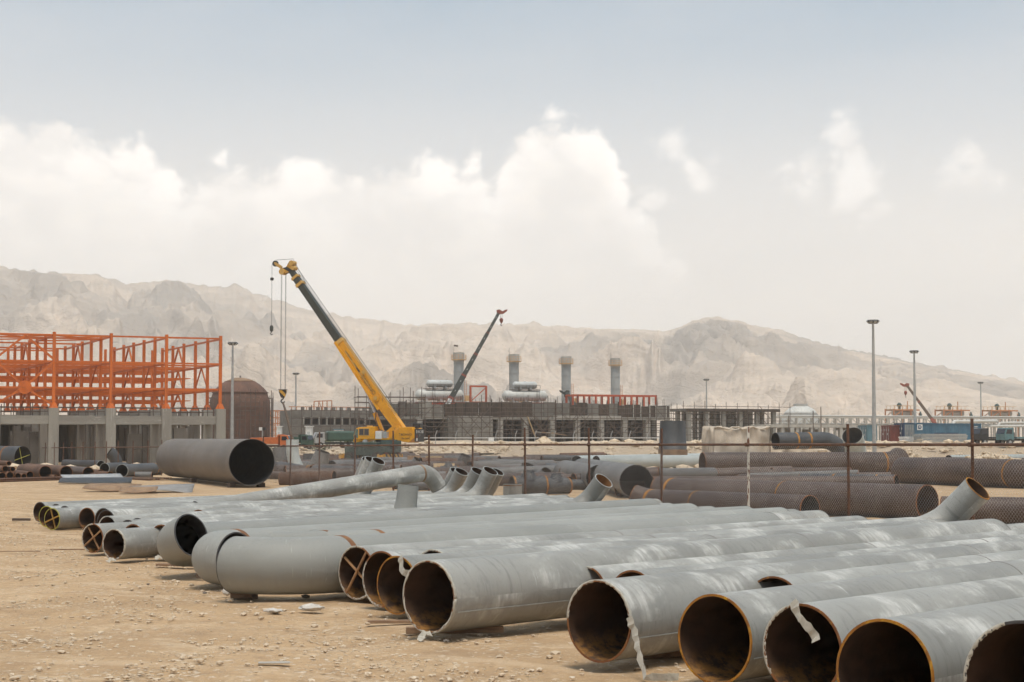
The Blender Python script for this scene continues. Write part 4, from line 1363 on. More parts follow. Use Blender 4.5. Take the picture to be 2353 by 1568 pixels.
for k_, (a_, b_, dia_, mt_, lab_) in enumerate([
        ((905, 1068), (1090, 1065), 1.05, 'mill_steel', 'long brown pipe in front of the pale pipes, far row'),
        ((1075, 1073), (1300, 1070), 1.0, 'mill_steel', 'long brown pipe right of the plywood, far row'),
        ((880, 1088), (1060, 1085), 0.95, 'mill_steel', 'long brown pipe behind the slanting grey pipe'),
        ((1080, 1086), (1270, 1083), 1.0, 'grey_steel', 'long grey pipe behind the black tees'),
        ((960, 1102), (1170, 1099), 0.85, 'mill_steel', 'long brown pipe right behind the upturned pipe ends'),
        ((1090, 1118), (1290, 1114), 0.8, 'mill_steel', 'long brown pipe at the foot of the fence by the tees'),
        ((1230, 1124), (1420, 1120), 0.85, 'mill_steel', 'long brown pipe running under the arched mouths'),
        ((1180, 1058), (1420, 1056), 1.2, 'mill_steel', 'thick brown pipe farthest back in the centre'),
        ((720, 1094), (880, 1091), 0.9, 'mill_steel', 'long brown pipe left of the slanting grey pipe'),
        ((660, 1083), (800, 1081), 0.9, 'grey_steel', 'long grey pipe behind the huge pipe, near row'),
        ((680, 1069), (860, 1067), 1.0, 'mill_steel', 'long brown pipe before the yellow crane'),
        ((1420, 1142), (1560, 1140), 0.8, 'mill_steel', 'brown pipe in the sand gap right of the arched mouths')]):
    seg_pipe(lab_, a_, b_, dia_, mt_, 'black_lining', n=28)

# dark arched bend with two orange welds
p0, p1 = at(1782, 1014, 178), at(1888, 1012, 180)
dd = (p1 - p0).normalized()
arc = arc_pts(p1, dd, Vector((0.60, 0.10, -0.80)), 2.7, 8)
make_pipe('bent_pipe', 'dark arched bend with two orange weld bands above the brown pipes', [p0, p0.lerp(p1, .5), p1] + arc[1:] + [arc[-1] + Vector((0.60, 0.1, -0.8)) * 0.9], 0.86, 'black_steel', 'black_lining', ('dark_rim', 'dark_rim'), 'pipe', None,
          n=32, seams=[(2.3, 0.2), (3.8, 0.2)], weld='orange_rim')
# pale upright bend beside it
p0 = at(1968, 1050, 176)
p0.z = 0.2
arc = arc_pts(p0, ZU, Vector((-0.35, -0.75, 0.55)), 3.6, 10)
make_pipe('bent_pipe', 'pale grey upright bend right of the dark arched bend', [p0 + Vector((0, 0, -0.15))] + arc, 1.05, 'pale_pipe', 'grey_lining', ('pale_rim', 'pale_rim'), 'pipe', None, n=32)
# upright dark reducer
p0 = at(1546, 1032, 182)
p0.z = 0
make_pipe('pipe_reducer', 'tall dark reducer standing upright behind the pale pipes', [p0 + ZU * 0.02, p0 + ZU * 0.55, p0 + ZU * 0.56, p0 + ZU * 4.75], [1.66, 1.60, 1.52, 1.32], 'black_steel', 'black_lining', ('rust_rim', 'dark_rim'), 'pipe', None, n=40, seams=[(1.3, 0.9)], weld='brown_plate')

# --- crowded middle of the yard: pieces seen one by one
seg_pipe('brown pipe with a black bend, right behind the huge pipe', (640, 1097), (712, 1099), 0.95, 'mill_steel', 'black_lining', n=28, bends=((0.6, -0.5, 0.1), 0.9, 0.2))
seg_pipe('pinkish brown pipe lowest behind the fence beside the huge pipe', (655, 1109), (815, 1108), 0.98, 'mill_steel', 'black_lining', n=28)
seg_pipe('grey pipe with a dark mouth behind the leaning reducer', (762, 1083), (842, 1080), 0.95, 'grey_steel', 'black_lining', ('dark_rim', 'rust_rim'), n=28)
seg_pipe('grey-brown pipe behind the three upturned pipe ends', (850, 1083), (1010, 1076), 0.9, 'grey_steel', n=24)
seg_pipe('pale pipe right of the yellow crane', (905, 1056), (1105, 1054), 1.35, 'pale_pipe', 'grey_lining', ('pale_rim', 'pale_rim'), n=28)
seg_pipe('long pale pipe running towards the brown pipes, farthest row', (985, 1050), (1270, 1048), 1.4, 'pale_pipe', 'grey_lining', ('pale_rim', 'pale_rim'), n=28)
seg_pipe('pale pipe left of the yellow crane', (760, 1056), (815, 1054), 1.0, 'pale_pipe', n=24)
seg_pipe('long brown pipe below the farthest brown one', (1205, 1063), (1400, 1062), 0.95, 'mill_steel', n=24)
seg_pipe('brown pipe running behind the black tee', (1210, 1098), (1330, 1090), 0.95, 'mill_steel', n=24)
seg_pipe('brown pipe sloping behind the plywood sheets', (1120, 1070), (1290, 1078), 0.72, 'mill_steel', n=24)
seg_pipe('brown pipe behind the upturned pipe ends', (1050, 1092), (1200, 1090), 0.72, 'mill_steel', n=24)
seg_pipe('dark pipe with mouth facing left above the plywood', (900, 1074), (960, 1071), 0.7, 'black_steel', n=24)
seg_pipe('pair of thin brown pipes, front one, left of the white post', (1290, 1080), (1400, 1076), 0.55, 'mill_steel', n=20)
seg_pipe('dark pipe with round mouth left of the arched mouths', (1312, 1108), (1262, 1100), 1.15, 'black_steel', 'black_lining', ('dark_rim', 'dark_rim'), n=28)


def reducer(label, px, yb, r0, r1, h, axis, mat='grey_steel', z=None):
    c = foot(px, yb)
    ax = Vector(axis).normalized()
    c.z = z if z is not None else (0.03 if ax.z > 0.9 else r0 * math.sqrt(1 - ax.z ** 2) + 0.02)
    make_pipe('pipe_reducer', label, [c, c + ax * h * 0.25, c + ax * h * 0.75, c + ax * h], [r0, r0 * 0.98, (r0 + 3 * r1) / 4, r1], mat, 'black_lining', ('dark_rim', 'dark_rim'), 'pipe', 'reducers and short pieces in the yard', n=32)


reducer('short black pipe standing upright left of the leaning reducer', 709, 1070, 0.62, 0.60, 1.25, (0, 0, 1), 'black_steel')
reducer('tall grey reducer leaning among the yard pipes', 730, 1087, 0.85, 0.62, 1.6, (0.28, -0.1, 0.95), 'grey_steel', 0.3)
reducer('brown cone-shaped reducer beside the yellow crane', 822, 1068, 0.95, 0.3, 1.25, (0.15, 0.1, 0.98), 'mill_steel')
reducer('grey reducer standing behind the huge pipe mouth', 645, 1068, 0.95, 0.70, 1.9, (-0.1, 0, 1), 'grey_steel')
reducer('dark cone reducer behind the plywood sheets', 1060, 1081, 0.66, 0.5, 1.3, (0.3, -0.2, 0.85), 'black_steel', 0.15)
reducer('small grey reducer near the tan sheets', 948, 1081, 0.5, 0.36, 0.9, (0.5, -0.3, 0.8), 'grey_steel', 0.3)
reducer('little pipe cap right of the black tee', 1245, 1113, 0.55, 0.42, 0.6, (0.5, -0.7, 0.45), 'grey_steel', 0.45)
reducer('round grey end cap above the black tee', 1208, 1102, 0.75, 0.45, 0.7, (0.2, -0.3, 0.9), 'grey_steel', 0.4)
reducer('small cap by the thin brown pipes', 1120, 1079, 0.4, 0.3, 0.5, (0.4, -0.6, 0.5), 'grey_steel', 0.35)
# pale arc leaning below the hook
p0 = at(690, 1052, 150)
p0.z = 0.1
arc = arc_pts(p0, Vector((-0.5, 0.1, 0.6)), ZU, 3.0, 8)
make_pipe('bent_pipe', 'pale curved pipe piece under the crane hook', arc + [arc[-1] + ZU * 0.8], 0.55, 'pale_pipe', 'grey_lining', ('pale_rim', 'pale_rim'), 'pipe', None, n=28)


def tee(label, px, yb, r, ang, L, mat='black_steel'):
    c = foot(px, yb)
    c.z = r
    d = dirv(ang)
    t = thing('pipe_tee', label, 'pipe tee', (c.x, c.y, 0))
    MB().sweep([c - d * L / 2, c, c + d * L / 2], r, 32).build('run', mat, t, smooth='all')
    MB().sweep([c - d * L / 2, c, c + d * L / 2], r - 0.03, 32, flip=True).build('lining', 'black_lining', t, smooth='all')
    MB().sweep([c + ZU * r * 0.5, c + ZU * r * 1.02, c + ZU * r * 1.25, c + ZU * r * 1.6], [r * 0.95, r * 0.85, r * 0.66, r * 0.6], 32).build('branch', mat, t, smooth='all')
    for k in (-1, 1):
        e = c + d * (L / 2 - 0.02) * k
        MB().sweep([e - d * 0.09 * k, e], r + 0.012, 32).build('weld_band', 'orange_rim', t, smooth='all')


tee('black tee with orange bands right behind the fence', 1215, 1138, 0.50, 70, 1.9)
tee('black tee with raised branch left of the arched mouths', 1278, 1135, 0.42, 60, 1.6)
tee('dark tee with orange band among the left brown pipes', 1030, 1096, 0.42, 80, 1.6, 'black_steel')


def board(label, px, yb, w, h, ang, lean, mat='plywood'):
    c = foot(px, yb)
    d = dirv(ang)
    s_ = Vector((d.y, -d.x, 0))
    up = (ZU * math.cos(R(lean)) + d * math.sin(R(lean))).normalized()
    o = MB().box((c.x * 0, 0, 0) if False else Vector((0, 0, 0)) + up * h / 2, (w, 0.03, h), s_, up.cross(s_), up).build('plywood_sheet', mat)
    o.location = (c.x, c.y, 0.02)
    tag(o, label, 'plywood sheet', 'plywood sheets in the yard')


board('tan plywood sheet, upright one behind the upturned pipe ends', 996, 1079, 1.5, 1.25, 5, 8)
board('tan plywood sheet leaning, nearest of the plywood sheets', 1021, 1092, 1.7, 1.0, -6, 25)
board('weathered plywood sheet left of the upright tan one', 950, 1073, 1.4, 1.15, 10, 12, 'brown_plate')
board('tan board with an arch behind it near the standing black pipe', 767, 1068, 1.6, 0.8, 0, 10)
board('small tan board behind the black tee', 1213, 1110, 0.9, 0.8, 10, 30)
board('small tan board low beside the upturned pipe ends', 1046, 1122, 0.9, 0.8, 0, 10)
# random smaller lengths between them, mostly half hidden
rng = random.Random(21)
mats = ['mill_steel', 'grey_steel', 'mill_steel', 'black_steel', 'rust_pipe', 'mill_steel']
HUE = {'mill_steel': 'brown', 'grey_steel': 'grey', 'black_steel': 'black', 'rust_pipe': 'rusty'}
USED = {}


def loose(px, yb, dia, ang, L, mat, z, tilt, group):
    """a loose length, described by its look and by the fence posts it lies behind"""
    ps = sorted(q_ for q_ in post_px if q_ > 560)
    k = sum(1 for q_ in ps if q_ < px)
    n_ = len(ps) - k
    size = ('thick ' if dia > 0.75 else 'thin ' if dia < 0.6 else '') + ('long' if L > 4.8 else 'short')
    row = 'far' if yb < 1066 else 'middle' if yb < 1090 else 'near'
    way = 'laid crosswise' if abs(math.sin(R(ang))) > 0.8 else 'seen end-on'
    lab = f'{size} {HUE[mat]} pipe {way}, {row} row, {ORD[max(0, n_ - 1)]} fence bay from right'
    USED[lab] = USED.get(lab, 0) + 1
    if USED[lab] > 1:
        lab = lab.replace('pipe', 'pipe beside its twin', 1)
        if USED[lab.replace('pipe beside its twin', 'pipe', 1)] > 2:
            return
    head_pipe(lab, px, yb, dia, ang, L, mat, 'black_lining', ('rust_rim', 'rust_rim'), z, (), 22, group, tilt)


for k in range(95):
    px, yb = rng.uniform(645, 1400) if k % 3 else rng.uniform(645, 1000), rng.choice([1058, 1062, 1066, 1070, 1078, 1086, 1096, 1104, 1116, 1124]) + rng.uniform(-3, 3)
    s_ = fence_s(px)
    if (F0 + FD * s_).y > 3 * F / (yb - HOR) - 5:
        continue
    ang = rng.choice([70, 80, 62, -75, 95, 100, -60, -24, 40])
    loose(px, yb, rng.uniform(0.5, 0.95), ang, rng.uniform(2.5, 7), rng.choice(mats), rng.choice([0, 0, 0.45]) if yb < 1080 else 0, rng.uniform(-2, 3), 'jumbled pipe lengths in the yard')
for k in range(18):
    px, yb = rng.uniform(1400, 2340), rng.choice([1060, 1072, 1098, 1105]) + rng.uniform(-3, 3)
    loose(px, yb, rng.uniform(0.45, 0.8), rng.choice([75, 85, 95, -80]), rng.uniform(3, 8), rng.choice(mats), 0, rng.uniform(-1, 2), 'loose pipe lengths at the right of the yard')
# behind the left fence run
seg_pipe('grey pipe with a dark mouth behind the left fence', (232, 1079), (150, 1076), 0.85, 'black_steel', 'black_lining', ('pale_rim', 'pale_rim'), n=28)
seg_pipe('dark grey pipe running left of the huge pipe behind the fence', (280, 1097), (352, 1092), 0.98, 'black_steel', 'black_lining', ('pale_rim', 'pale_rim'), n=28, bends=((0.7, 0.7, 0), 1, .2))
seg_pipe('short dark grey pipe joining bends behind the left fence', (240, 1089), (286, 1087), 0.9, 'black_steel', 'black_lining', ('pale_rim', 'pale_rim'), n=28)
seg_pipe('small pale pipe at the foot of the left fence', (310, 1100), (350, 1100), 0.5, 'grey_steel', n=20)
p0 = foot(268, 1072)
arc = arc_pts(p0 + ZU * 0.1, ZU, Vector((-0.8, -0.3, 0.5)), 1.6, 8)
make_pipe('bent_pipe', 'dark bend standing upright behind the left fence', arc, 0.62, 'black_steel', 'black_lining', ('dark_rim', 'dark_rim'), 'pipe', None, n=28)
reducer('wide pale ring lying beside the huge pipe behind the fence', 317, 1077, 0.95, 0.95, 0.7, (0.25, -0.95, 0.1), 'grey_steel')

# ------------------------------------------------------------------ rocks
def rock_verts(rng, r):
    m = bmesh.new()
    bmesh.ops.create_icosphere(m, subdivisions=1, radius=1)
    sx, sy, sz = rng.uniform(.7, 1.3), rng.uniform(.7, 1.2), rng.uniform(.32, .62)
    vs = [Vector((v.co.x * sx, v.co.y * sy, v.co.z * sz)) * r * rng.uniform(.78, 1.15) for v in m.verts]
    fs = [tuple(v.index for v in f.verts) for f in m.faces]
    m.free()
    return vs, fs


_rr = random.Random(5)
ROCKS = [rock_verts(_rr, 1.0) for _ in range(14)]


def add_rock(mb, c, r, rng):
    vs, fs = ROCKS[rng.randrange(len(ROCKS))]
    a = rng.uniform(0, 6.28)
    ca, sa = math.cos(a), math.sin(a)
    mb.add([(c[0] + (v.x * ca - v.y * sa) * r, c[1] + (v.x * sa + v.y * ca) * r, c[2] + v.z * r) for v in vs], fs)


rng = random.Random(12)
# spoil heaps and rubble bank where the ground steps up to the works
mb = MB()
for k in range(4200):
    y = rng.uniform(146, 250)
    x = rng.uniform(-0.32, 0.34) * y
    if x < -26 and y > 176:
        continue
    r = rng.choice([.15, .2, .25, .3, .45, .7]) * rng.uniform(.7, 1.2)
    add_rock(mb, (x, y, ground_z(x, y) + r * 0.25), r, rng)
tag(mb.build('rubble_bank', 'rock'), 'pale rubble strewn over the bank behind the yard', 'rubble', kind='stuff')


def heap(label, px, yb, depth, w, h, n, rmin, rmax, mat='rock', name='rock_heap'):
    c = at(px, yb, depth)
    c.z = ground_z(c.x, c.y)
    m = MB()
    nn = 40
    vs, fs = [Vector((c.x, c.y, c.z + h * 0.86))], []
    rings = 7
    for i in range(1, rings + 1):
        for j in range(nn):
            a = 2 * math.pi * j / nn
            q = i / rings
            hh = h * 0.86 * (1 - q) ** 1.1 + 0.12 * h * math.sin(a * 3 + i) * (1 - q)
            vs.append(Vector((c.x + math.cos(a) * w / 2 * q, c.y + math.sin(a) * w / 2 * q * 0.8, c.z + hh - (0.15 if i == rings else 0))))
    for j in range(nn):
        fs.append((0, 1 + j, 1 + (j + 1) % nn))
    for i in range(rings - 1):
        for j in range(nn):
            a, b = 1 + i * nn + j, 1 + i * nn + (j + 1) % nn
            fs.append((a, a + nn, b + nn, b))
    m.add(vs, fs)
    for k in range(n):
        q, a = math.sqrt(rng.random()) * 1.05, rng.uniform(0, 6.28)
        r = rng.uniform(rmin, rmax)
        add_rock(m, (c.x + math.cos(a) * w / 2 * q, c.y + math.sin(a) * w / 2 * q * 0.8, c.z + h * 0.86 * max(0.0, 1 - q) ** 1.1 + r * 0.2), r, rng)
    tag(m.build(name, mat), label, 'heap', kind='stuff')


heap('pale boulder heap behind the left fence', 193, 1060, 215, 6.2, 1.75, 320, .12, .34)
heap('low earth mound left of the boulder heap', 150, 1058, 228, 7, 0.8, 160, .1, .3)
heap('sandy spoil heap right of the yellow crane', 960, 1035, 226, 9, 1.6, 200, .1, .35)
heap('long spoil heap in front of the concrete building', 1060, 1032, 232, 13, 1.5, 220, .1, .3)
heap('spoil heap left of the yellow crane', 690, 1040, 215, 10, 2.0, 260, .15, .45)
heap('rubble heap beside the orange truck', 760, 1040, 220, 10, 1.8, 240, .15, .45)
heap('earth heap under the dome tank', 560, 1030, 240, 14, 1.6, 200, .1, .3)
heap('rubble heap below the blue container', 2080, 1042, 175, 13, 1.7, 420, .12, .4)
heap('rubble heap at the right edge', 2270, 1042, 170, 14, 1.7, 420, .12, .4)
heap('sand mound topped with planks at the concrete building', 1250, 1020, 262, 3.6, 1.2, 60, .1, .2)

# scrub at the foot of the far buildings
vs, fs = [], []
for k in range(5200):
    y = rng.uniform(262, 300)
    x = at(rng.uniform(545, 905), 1000, y).x
    cl = math.sin(x * 0.9) * math.sin(y * 0.7 + x * 0.35)
    hgt = (0.55 + 0.45 * cl) * rng.random() ** 0.8 * 1.1
    z = ground_z(x, y) + hgt
    a, s_ = rng.uniform(0, 6.28), rng.uniform(.1, .28)
    d = Vector((math.cos(a), math.sin(a), rng.uniform(-.6, .9))) * s_
    e = Vector((-math.sin(a), math.cos(a), rng.uniform(-.3, .5))) * s_ * 0.6
    b = len(vs)
    p = Vector((x, y, z))
    vs += [p - d, p + e, p + d, p - e]
    fs.append((b, b + 1, b + 2, b + 3))
tag(MB().add(vs, fs).build('scrub', 'leaf'), 'low green scrub in front of the far buildings', 'scrub', kind='stuff')

# ------------------------------------------------------------------ foreground stones, gravel and litter
mb = MB()
for k in range(24000):
    y = 19 + 62 * rng.random() ** 1.5
    x = rng.uniform(-0.32, 0.12 if y < 30 else 0.0) * y
    if rng.random() > 0.18 and PN(np.array([x * 0.38]), np.array([y * 0.30]))[0] < 0.10:
        continue
    r = 0.010 + 0.040 * rng.random() ** 4
    add_rock(mb, (x, y, r * 0.02), r, rng)
tag(mb.build('gravel', 'rock'), 'small pale gravel scattered over the sand', 'gravel', kind='stuff')
SP = [(632, 1408, .085), (612, 1403, .05), (655, 1403, .045), (722, 1440, .055), (985, 1457, .05), (1148, 1513, .06), (1275, 1503, .075), (1262, 1511, .05), (530, 1380, .055), (590, 1412, .05), (600, 1421, .045), (560, 1413, .05),
      (495, 1392, .035), (455, 1383, .04), (435, 1408, .04), (400, 1420, .045), (368, 1390, .035), (350, 1412, .05), (460, 1520, .055), (505, 1525, .05), (270, 1430, .045), (232, 1455, .05), (660, 1445, .03), (700, 1500, .035), (720, 1510, .05),
      (140, 1500, .05), (90, 1540, .06), (300, 1475, .05), (845, 1470, .05), (905, 1462, .035), (820, 1465, .04), (560, 1472, .035), (1015, 1490, .035), (1050, 1530, .04), (1240, 1540, .05), (950, 1560, .06), (35, 1560, .06), (190, 1400, .04),
      (150, 1340, .04), (105, 1420, .045), (60, 1300, .05), (320, 1350, .045), (298, 1310, .05), (205, 1295, .05), (440, 1345, .05), (30, 1385, .045), (250, 1560, .055), (395, 1555, .05), (715, 1565, .06), (775, 1525, .035)]
for k, (px, py, r) in enumerate(SP):
    c = foot(px, py)
    m = MB()
    add_rock(m, (0, 0, r * 0.16), r * 1.15, rng)
    o = m.build('stone', 'rock', None, smooth=True)
    o.location = (c.x, c.y, 0.0)
    tag(o, 'pale loose stone lying on the open sand in the foreground', 'stone', 'loose stones on the sand')
DK = [(340, 1345, .05, 'dark stone on the sand near the left pipes'), (703, 1377, .11, 'dark grey lump in front of the big horizontal bend'), (470, 1365, .05, 'dark stone before the upturned bend'), (1025, 1478, .07, 'dark flat scrap in front of the large middle pipe')]
for px, py, r, lab in DK:
    c = foot(px, py)
    m = MB()
    add_rock(m, (0, 0, r * 0.4), r, rng)
    o = m.build('dark_stone', 'stone_dark', None)
    o.location = (c.x, c.y, 0)
    tag(o, lab, 'stone')


def timber(label, px, py, L, w, h, ang, mat='timber', z=0.0):
    c = foot(px, py)
    d = dirv(ang)
    o = MB().box((0, 0, h / 2), (L, w, h), d, Vector((-d.y, d.x, 0))).build('timber_beam', mat, None, bevel=0.008)
    o.location = (c.x, c.y, z)
    tag(o, label, 'timber', 'timbers under the pipes')


timber('long timber under the large middle pipe, sticking out to the right', 1045, 1455, 1.5, 0.14, 0.10, 85)
timber('split timber block under the big horizontal bend', 560, 1373, 0.5, 0.25, 0.13, 80)
timber('dark timber stub beside the split block', 585, 1376, 0.12, 0.2, 0.14, 80, 'timber_dark')
timber('pale plank under the upturned bend', 408, 1301, 1.0, 0.22, 0.06, 100)
timber('dark block under the second bend', 478, 1328, 0.5, 0.2, 0.1, 95, 'timber_dark')
timber('thin timber under the orange-rimmed middle pipe', 930, 1432, 1.2, 0.12, 0.05, 85)
timber('wedge of timber behind the dangling tape', 1545, 1508, 1.1, 0.3, 0.10, 70)
timber('timber under the ragged taped left pipe', 320, 1277, 1.2, 0.14, 0.06, 100, 'timber_dark')
timber('timber under the yellow-rimmed pipes', 150, 1214, 1.2, 0.16, 0.06, 100)
timber('lone dark bar lying on the sand at left', 49, 1197, 0.65, 0.12, 0.09, 90, 'timber_dark')
timber('flat stick on the sand left of the pipes', 155, 1264, 0.9, 0.04, 0.03, 80)
timber('long thin stick across the sand at left', 40, 1268, 1.2, 0.03, 0.02, 84)
timber('pale flat slab of stone in the sand at the bottom', 930 - 300, 1527 - 3, 0.42, 0.12, 0.015, 84, 'concrete_pale')


def crumple(label, px, py, w, h, mat, seed, name='plastic_bag'):
    rr = random.Random(seed)
    c = foot(px, py)
    vs, fs = [], []
    n = 16
    for i in range(n + 1):
        for j in range(9):
            a, q = 2 * math.pi * i / n, j / 8
            rad = w / 2 * (math.sin(math.pi * min(q * 1.15, 1)) ** 0.6) * rr.uniform(.75, 1.15)
            vs.append(Vector((math.cos(a) * rad * 1.2, math.sin(a) * rad * .7, h * q * rr.uniform(.75, 1.1))))
    for i in range(n):
        for j in range(8):
            a = i * 9 + j
            fs.append((a, a + 9, a + 10, a + 1))
    o = MB().add(vs, fs).build(name, mat, None, smooth=True)
    o.location = (c.x, c.y, 0.0)
    tag(o, label, 'litter')


crumple('crumpled translucent plastic bag on the sand before the big bend', 716, 1405, 0.36, 0.15, 'plastic_film', 4)
crumple('small scrap of film under the left end of the big bend', 522, 1370, 0.16, 0.2, 'plastic_film', 6, 'film_scrap')
crumple('crumpled white wrapper in the stony patch', 627, 1409, 0.28, 0.10, 'plastic_film', 9, 'paper_wrapper')

# ------------------------------------------------------------------ orange steel frame on its concrete frame (left)
def gpt(org, u, v, z=0.0):
    p = Vector(org) + E_ * u + D_ * v
    return Vector((p.x, p.y, z))


corner = at(505, 1000, 192)            # right front column
BAY_E, BAY_D, NE, ND = 6.0, 5.8, 6, 9
conc = thing('concrete_substructure', 'grey concrete column-and-beam frame carrying the orange steelwork at left', 'concrete frame', (corner.x, corner.y, 0))
steel = thing('orange_steelwork', 'bright orange structural steel frame standing on concrete columns at left', 'steel frame', (corner.x, corner.y, 6.1))
ZC, ZB0, ZB1 = 6.15, 4.45, 5.35
LV = [8.5, 11.3, 14.1]
for i in range(NE + 1):
    for j in range(ND):
        u, v = -i * BAY_E, j * BAY_D
        b = gpt(corner, u, v)
        member('column', 'concrete', 'box', (b.x, b.y, -0.3), (b.x, b.y, ZC if j < 5 else ZB1 + 0.3), 1.05, 1.05, conc, D_)
        if j < 7:
            col = MB()
            top = LV[2]
            if j > 4 and i > 3:
                top = LV[1]
            member('column', 'orange_steel', 'box', (b.x, b.y, ZC + 0.15), (b.x, b.y, top + 0.12), 0.32, 0.28, steel, D_)
            # flared foot
            MB().sweep([(b.x, b.y, ZC - 0.0), (b.x, b.y, ZC + 0.12), (b.x, b.y, ZC + 0.55)], [0.52, 0.46, 0.26], 4, cap=True).build('foot_plate', 'orange_steel', steel)
for i in range(NE):
    for j in range(ND):
        if j in (0, 1, 2, 4, 6, 8):
            a, b = gpt(corner, -i * BAY_E - 0.53, j * BAY_D), gpt(corner, -(i + 1) * BAY_E + 0.53, j * BAY_D)
            z = (ZB0 + ZB1) / 2
            member('beam', 'concrete', 'box', (a.x, a.y, z), (b.x, b.y, z), 0.7, ZB1 - ZB0, conc)
for i in range(NE + 1):
    for j in range(ND - 1):
        if i in (0, 1, 2, 4, 6):
            a, b = gpt(corner, -i * BAY_E, j * BAY_D + 0.53), gpt(corner, -i * BAY_E, (j + 1) * BAY_D - 0.53)
            z = (ZB0 + ZB1) / 2 - 0.01
            member('beam', 'concrete', 'box', (a.x, a.y, z), (b.x, b.y, z), 0.7, ZB1 - ZB0 - 0.04, conc)
# wall panels and inner piers between the columns
rng = random.Random(77)
for k in range(56):
    u, v = -rng.uniform(1, NE * BAY_E), rng.uniform(5, (ND - 1) * BAY_D)
    b = gpt(corner, u, v)
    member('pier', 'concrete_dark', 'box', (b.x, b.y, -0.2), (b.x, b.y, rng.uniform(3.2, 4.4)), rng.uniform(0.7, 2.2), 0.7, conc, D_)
# a slab under the far half keeps the ground floor dim
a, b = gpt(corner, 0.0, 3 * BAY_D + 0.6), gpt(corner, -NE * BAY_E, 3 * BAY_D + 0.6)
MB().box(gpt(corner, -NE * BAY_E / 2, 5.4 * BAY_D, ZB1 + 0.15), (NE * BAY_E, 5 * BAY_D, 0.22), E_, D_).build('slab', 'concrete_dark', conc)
# starter bars and guard rails on the beams
for i in range(0, NE * 6):
    u = -i * 1.0 - 0.3
    for v in (0.3, 5.6):
        b = gpt(corner, u, v)
        if rng.random() < 0.55:
            member('starter_bar', 'scaffold_steel', 'rod', (b.x, b.y, ZB1), (b.x, b.y, ZB1 + rng.uniform(0.5, 1.6)), 0.09, 0.09, conc)
for z in (ZB1 + 0.45, ZB1 + 0.9):
    for v in (0.35, 5.5):
        a, b = gpt(corner, 0.2, v, z), gpt(corner, -NE * BAY_E, v, z)
        member('guard_rail', 'scaffold_steel', 'rod', a, b, 0.09, 0.09, conc)
# steel beams: three levels both ways
for li, z in enumerate(LV):
    for i in range(NE):
        for j in range(7):
            if li == 2 and (i < 2 and j > 0):
                continue
            if li == 2 and j in (2, 4):
                continue
            if li == 1 and j in (2, 4):
                continue
            a, b = gpt(corner, -i * BAY_E - 0.2, j * BAY_D, z - 0.2), gpt(corner, -(i + 1) * BAY_E + 0.2, j * BAY_D, z - 0.2)
            member('beam', 'orange_steel', 'box', a, b, 0.16, 0.18, steel)
    for i in range(NE + 1):
        for j in range(6):
            if li == 2 and j > 4:
                continue
            a, b = gpt(corner, -i * BAY_E, j * BAY_D + 0.2, z - 0.25), gpt(corner, -i * BAY_E, (j + 1) * BAY_D - 0.2, z - 0.25)
            member('beam', 'orange_steel', 'box', a, b, 0.16, 0.24 if li < 2 else 0.2, steel)
# floor joists between the main beams on the two lower levels
jm = MB()
for z in (LV[0] - 0.12, LV[1] - 0.12, 9.9, 7.3):
    for j in range(0 if z in (LV[0] - 0.12, LV[1] - 0.12) else 2, 6):
        for k in (1, 2, 3):
            v = (j + k / 4) * BAY_D
            jm.bar(gpt(corner, -(6.2 if j < 2 else 0.2), v, z), gpt(corner, -NE * BAY_E, v, z), 0.07, 0.10)
jo = jm.build('joist_deck', 'orange_steel', steel)
jo['kind'] = 'stuff'
# diagonals
def diag(i0, j0, z0, i1, j1, z1, w=0.22):
    a, b = gpt(corner, -i0 * BAY_E, j0 * BAY_D, z0), gpt(corner, -i1 * BAY_E, j1 * BAY_D, z1)
    member('diagonal_brace', 'orange_steel', 'box', a, b, w, w, steel)


zm1 = LV[0] - 0.2
for (i0, i1) in ((4, 3),):
    im = (i0 + i1) / 2
    diag(i0, 0, ZC + .3, im, 0, zm1)
    diag(i1, 0, ZC + .3, im, 0, zm1)
    diag(i0, 0, LV[1] - .2, im, 0, zm1)
    diag(i1, 0, LV[1] - .2, im, 0, zm1)
    diag(i0, 0, LV[1], im, 0, LV[2] - .3)
    diag(i1, 0, LV[1], im, 0, LV[2] - .3)
    c = gpt(corner, -im * BAY_E, -0.15, zm1)
    MB().cyl(c - D_ * 0.05, c + D_ * 0.05, 0.72, n=20).build('gusset_plate', 'orange_steel', steel, smooth=True)
for i in range(0, 5):
    jm_ = 3
    diag(i, 1, LV[0] + .1, i, 1.5, LV[1] - .3, 0.14)
    diag(i, 2, LV[0] + .1, i, 1.5, LV[1] - .3, 0.14)
    diag(i, 5, ZC + .3, i, 5.5, LV[0] - .3, 0.14)
    diag(i, 6, ZC + .3, i, 5.5, LV[0] - .3, 0.14)
    diag(i, jm_, ZC + .3, i, jm_ + 0.5, LV[0] - .3, 0.18)
    diag(i, jm_ + 1, ZC + .3, i, jm_ + 0.5, LV[0] - .3, 0.18)
    diag(i, jm_, LV[1] + .1, i, jm_ + 0.5, LV[2] - .3, 0.18)
    diag(i, jm_ + 1, LV[1] + .1, i, jm_ + 0.5, LV[2] - .3, 0.18)
    diag(i, jm_, LV[0] + .1, i, jm_ + 0.5, LV[1] - .3, 0.18)
    diag(i, jm_ + 1, LV[0] + .1, i, jm_ + 0.5, LV[1] - .3, 0.18)
# roof wind bracing on the left bays
for i in (2, 3, 4, 5):
    diag(i, 0, LV[2] - .25, i + 1, 1, LV[2] - .25, 0.14)
    diag(i, 1, LV[2] - .25, i + 1, 0, LV[2] - .25, 0.14)
    diag(i, 1, LV[2] - .25, i + 1, 2, LV[2] - .25, 0.14)


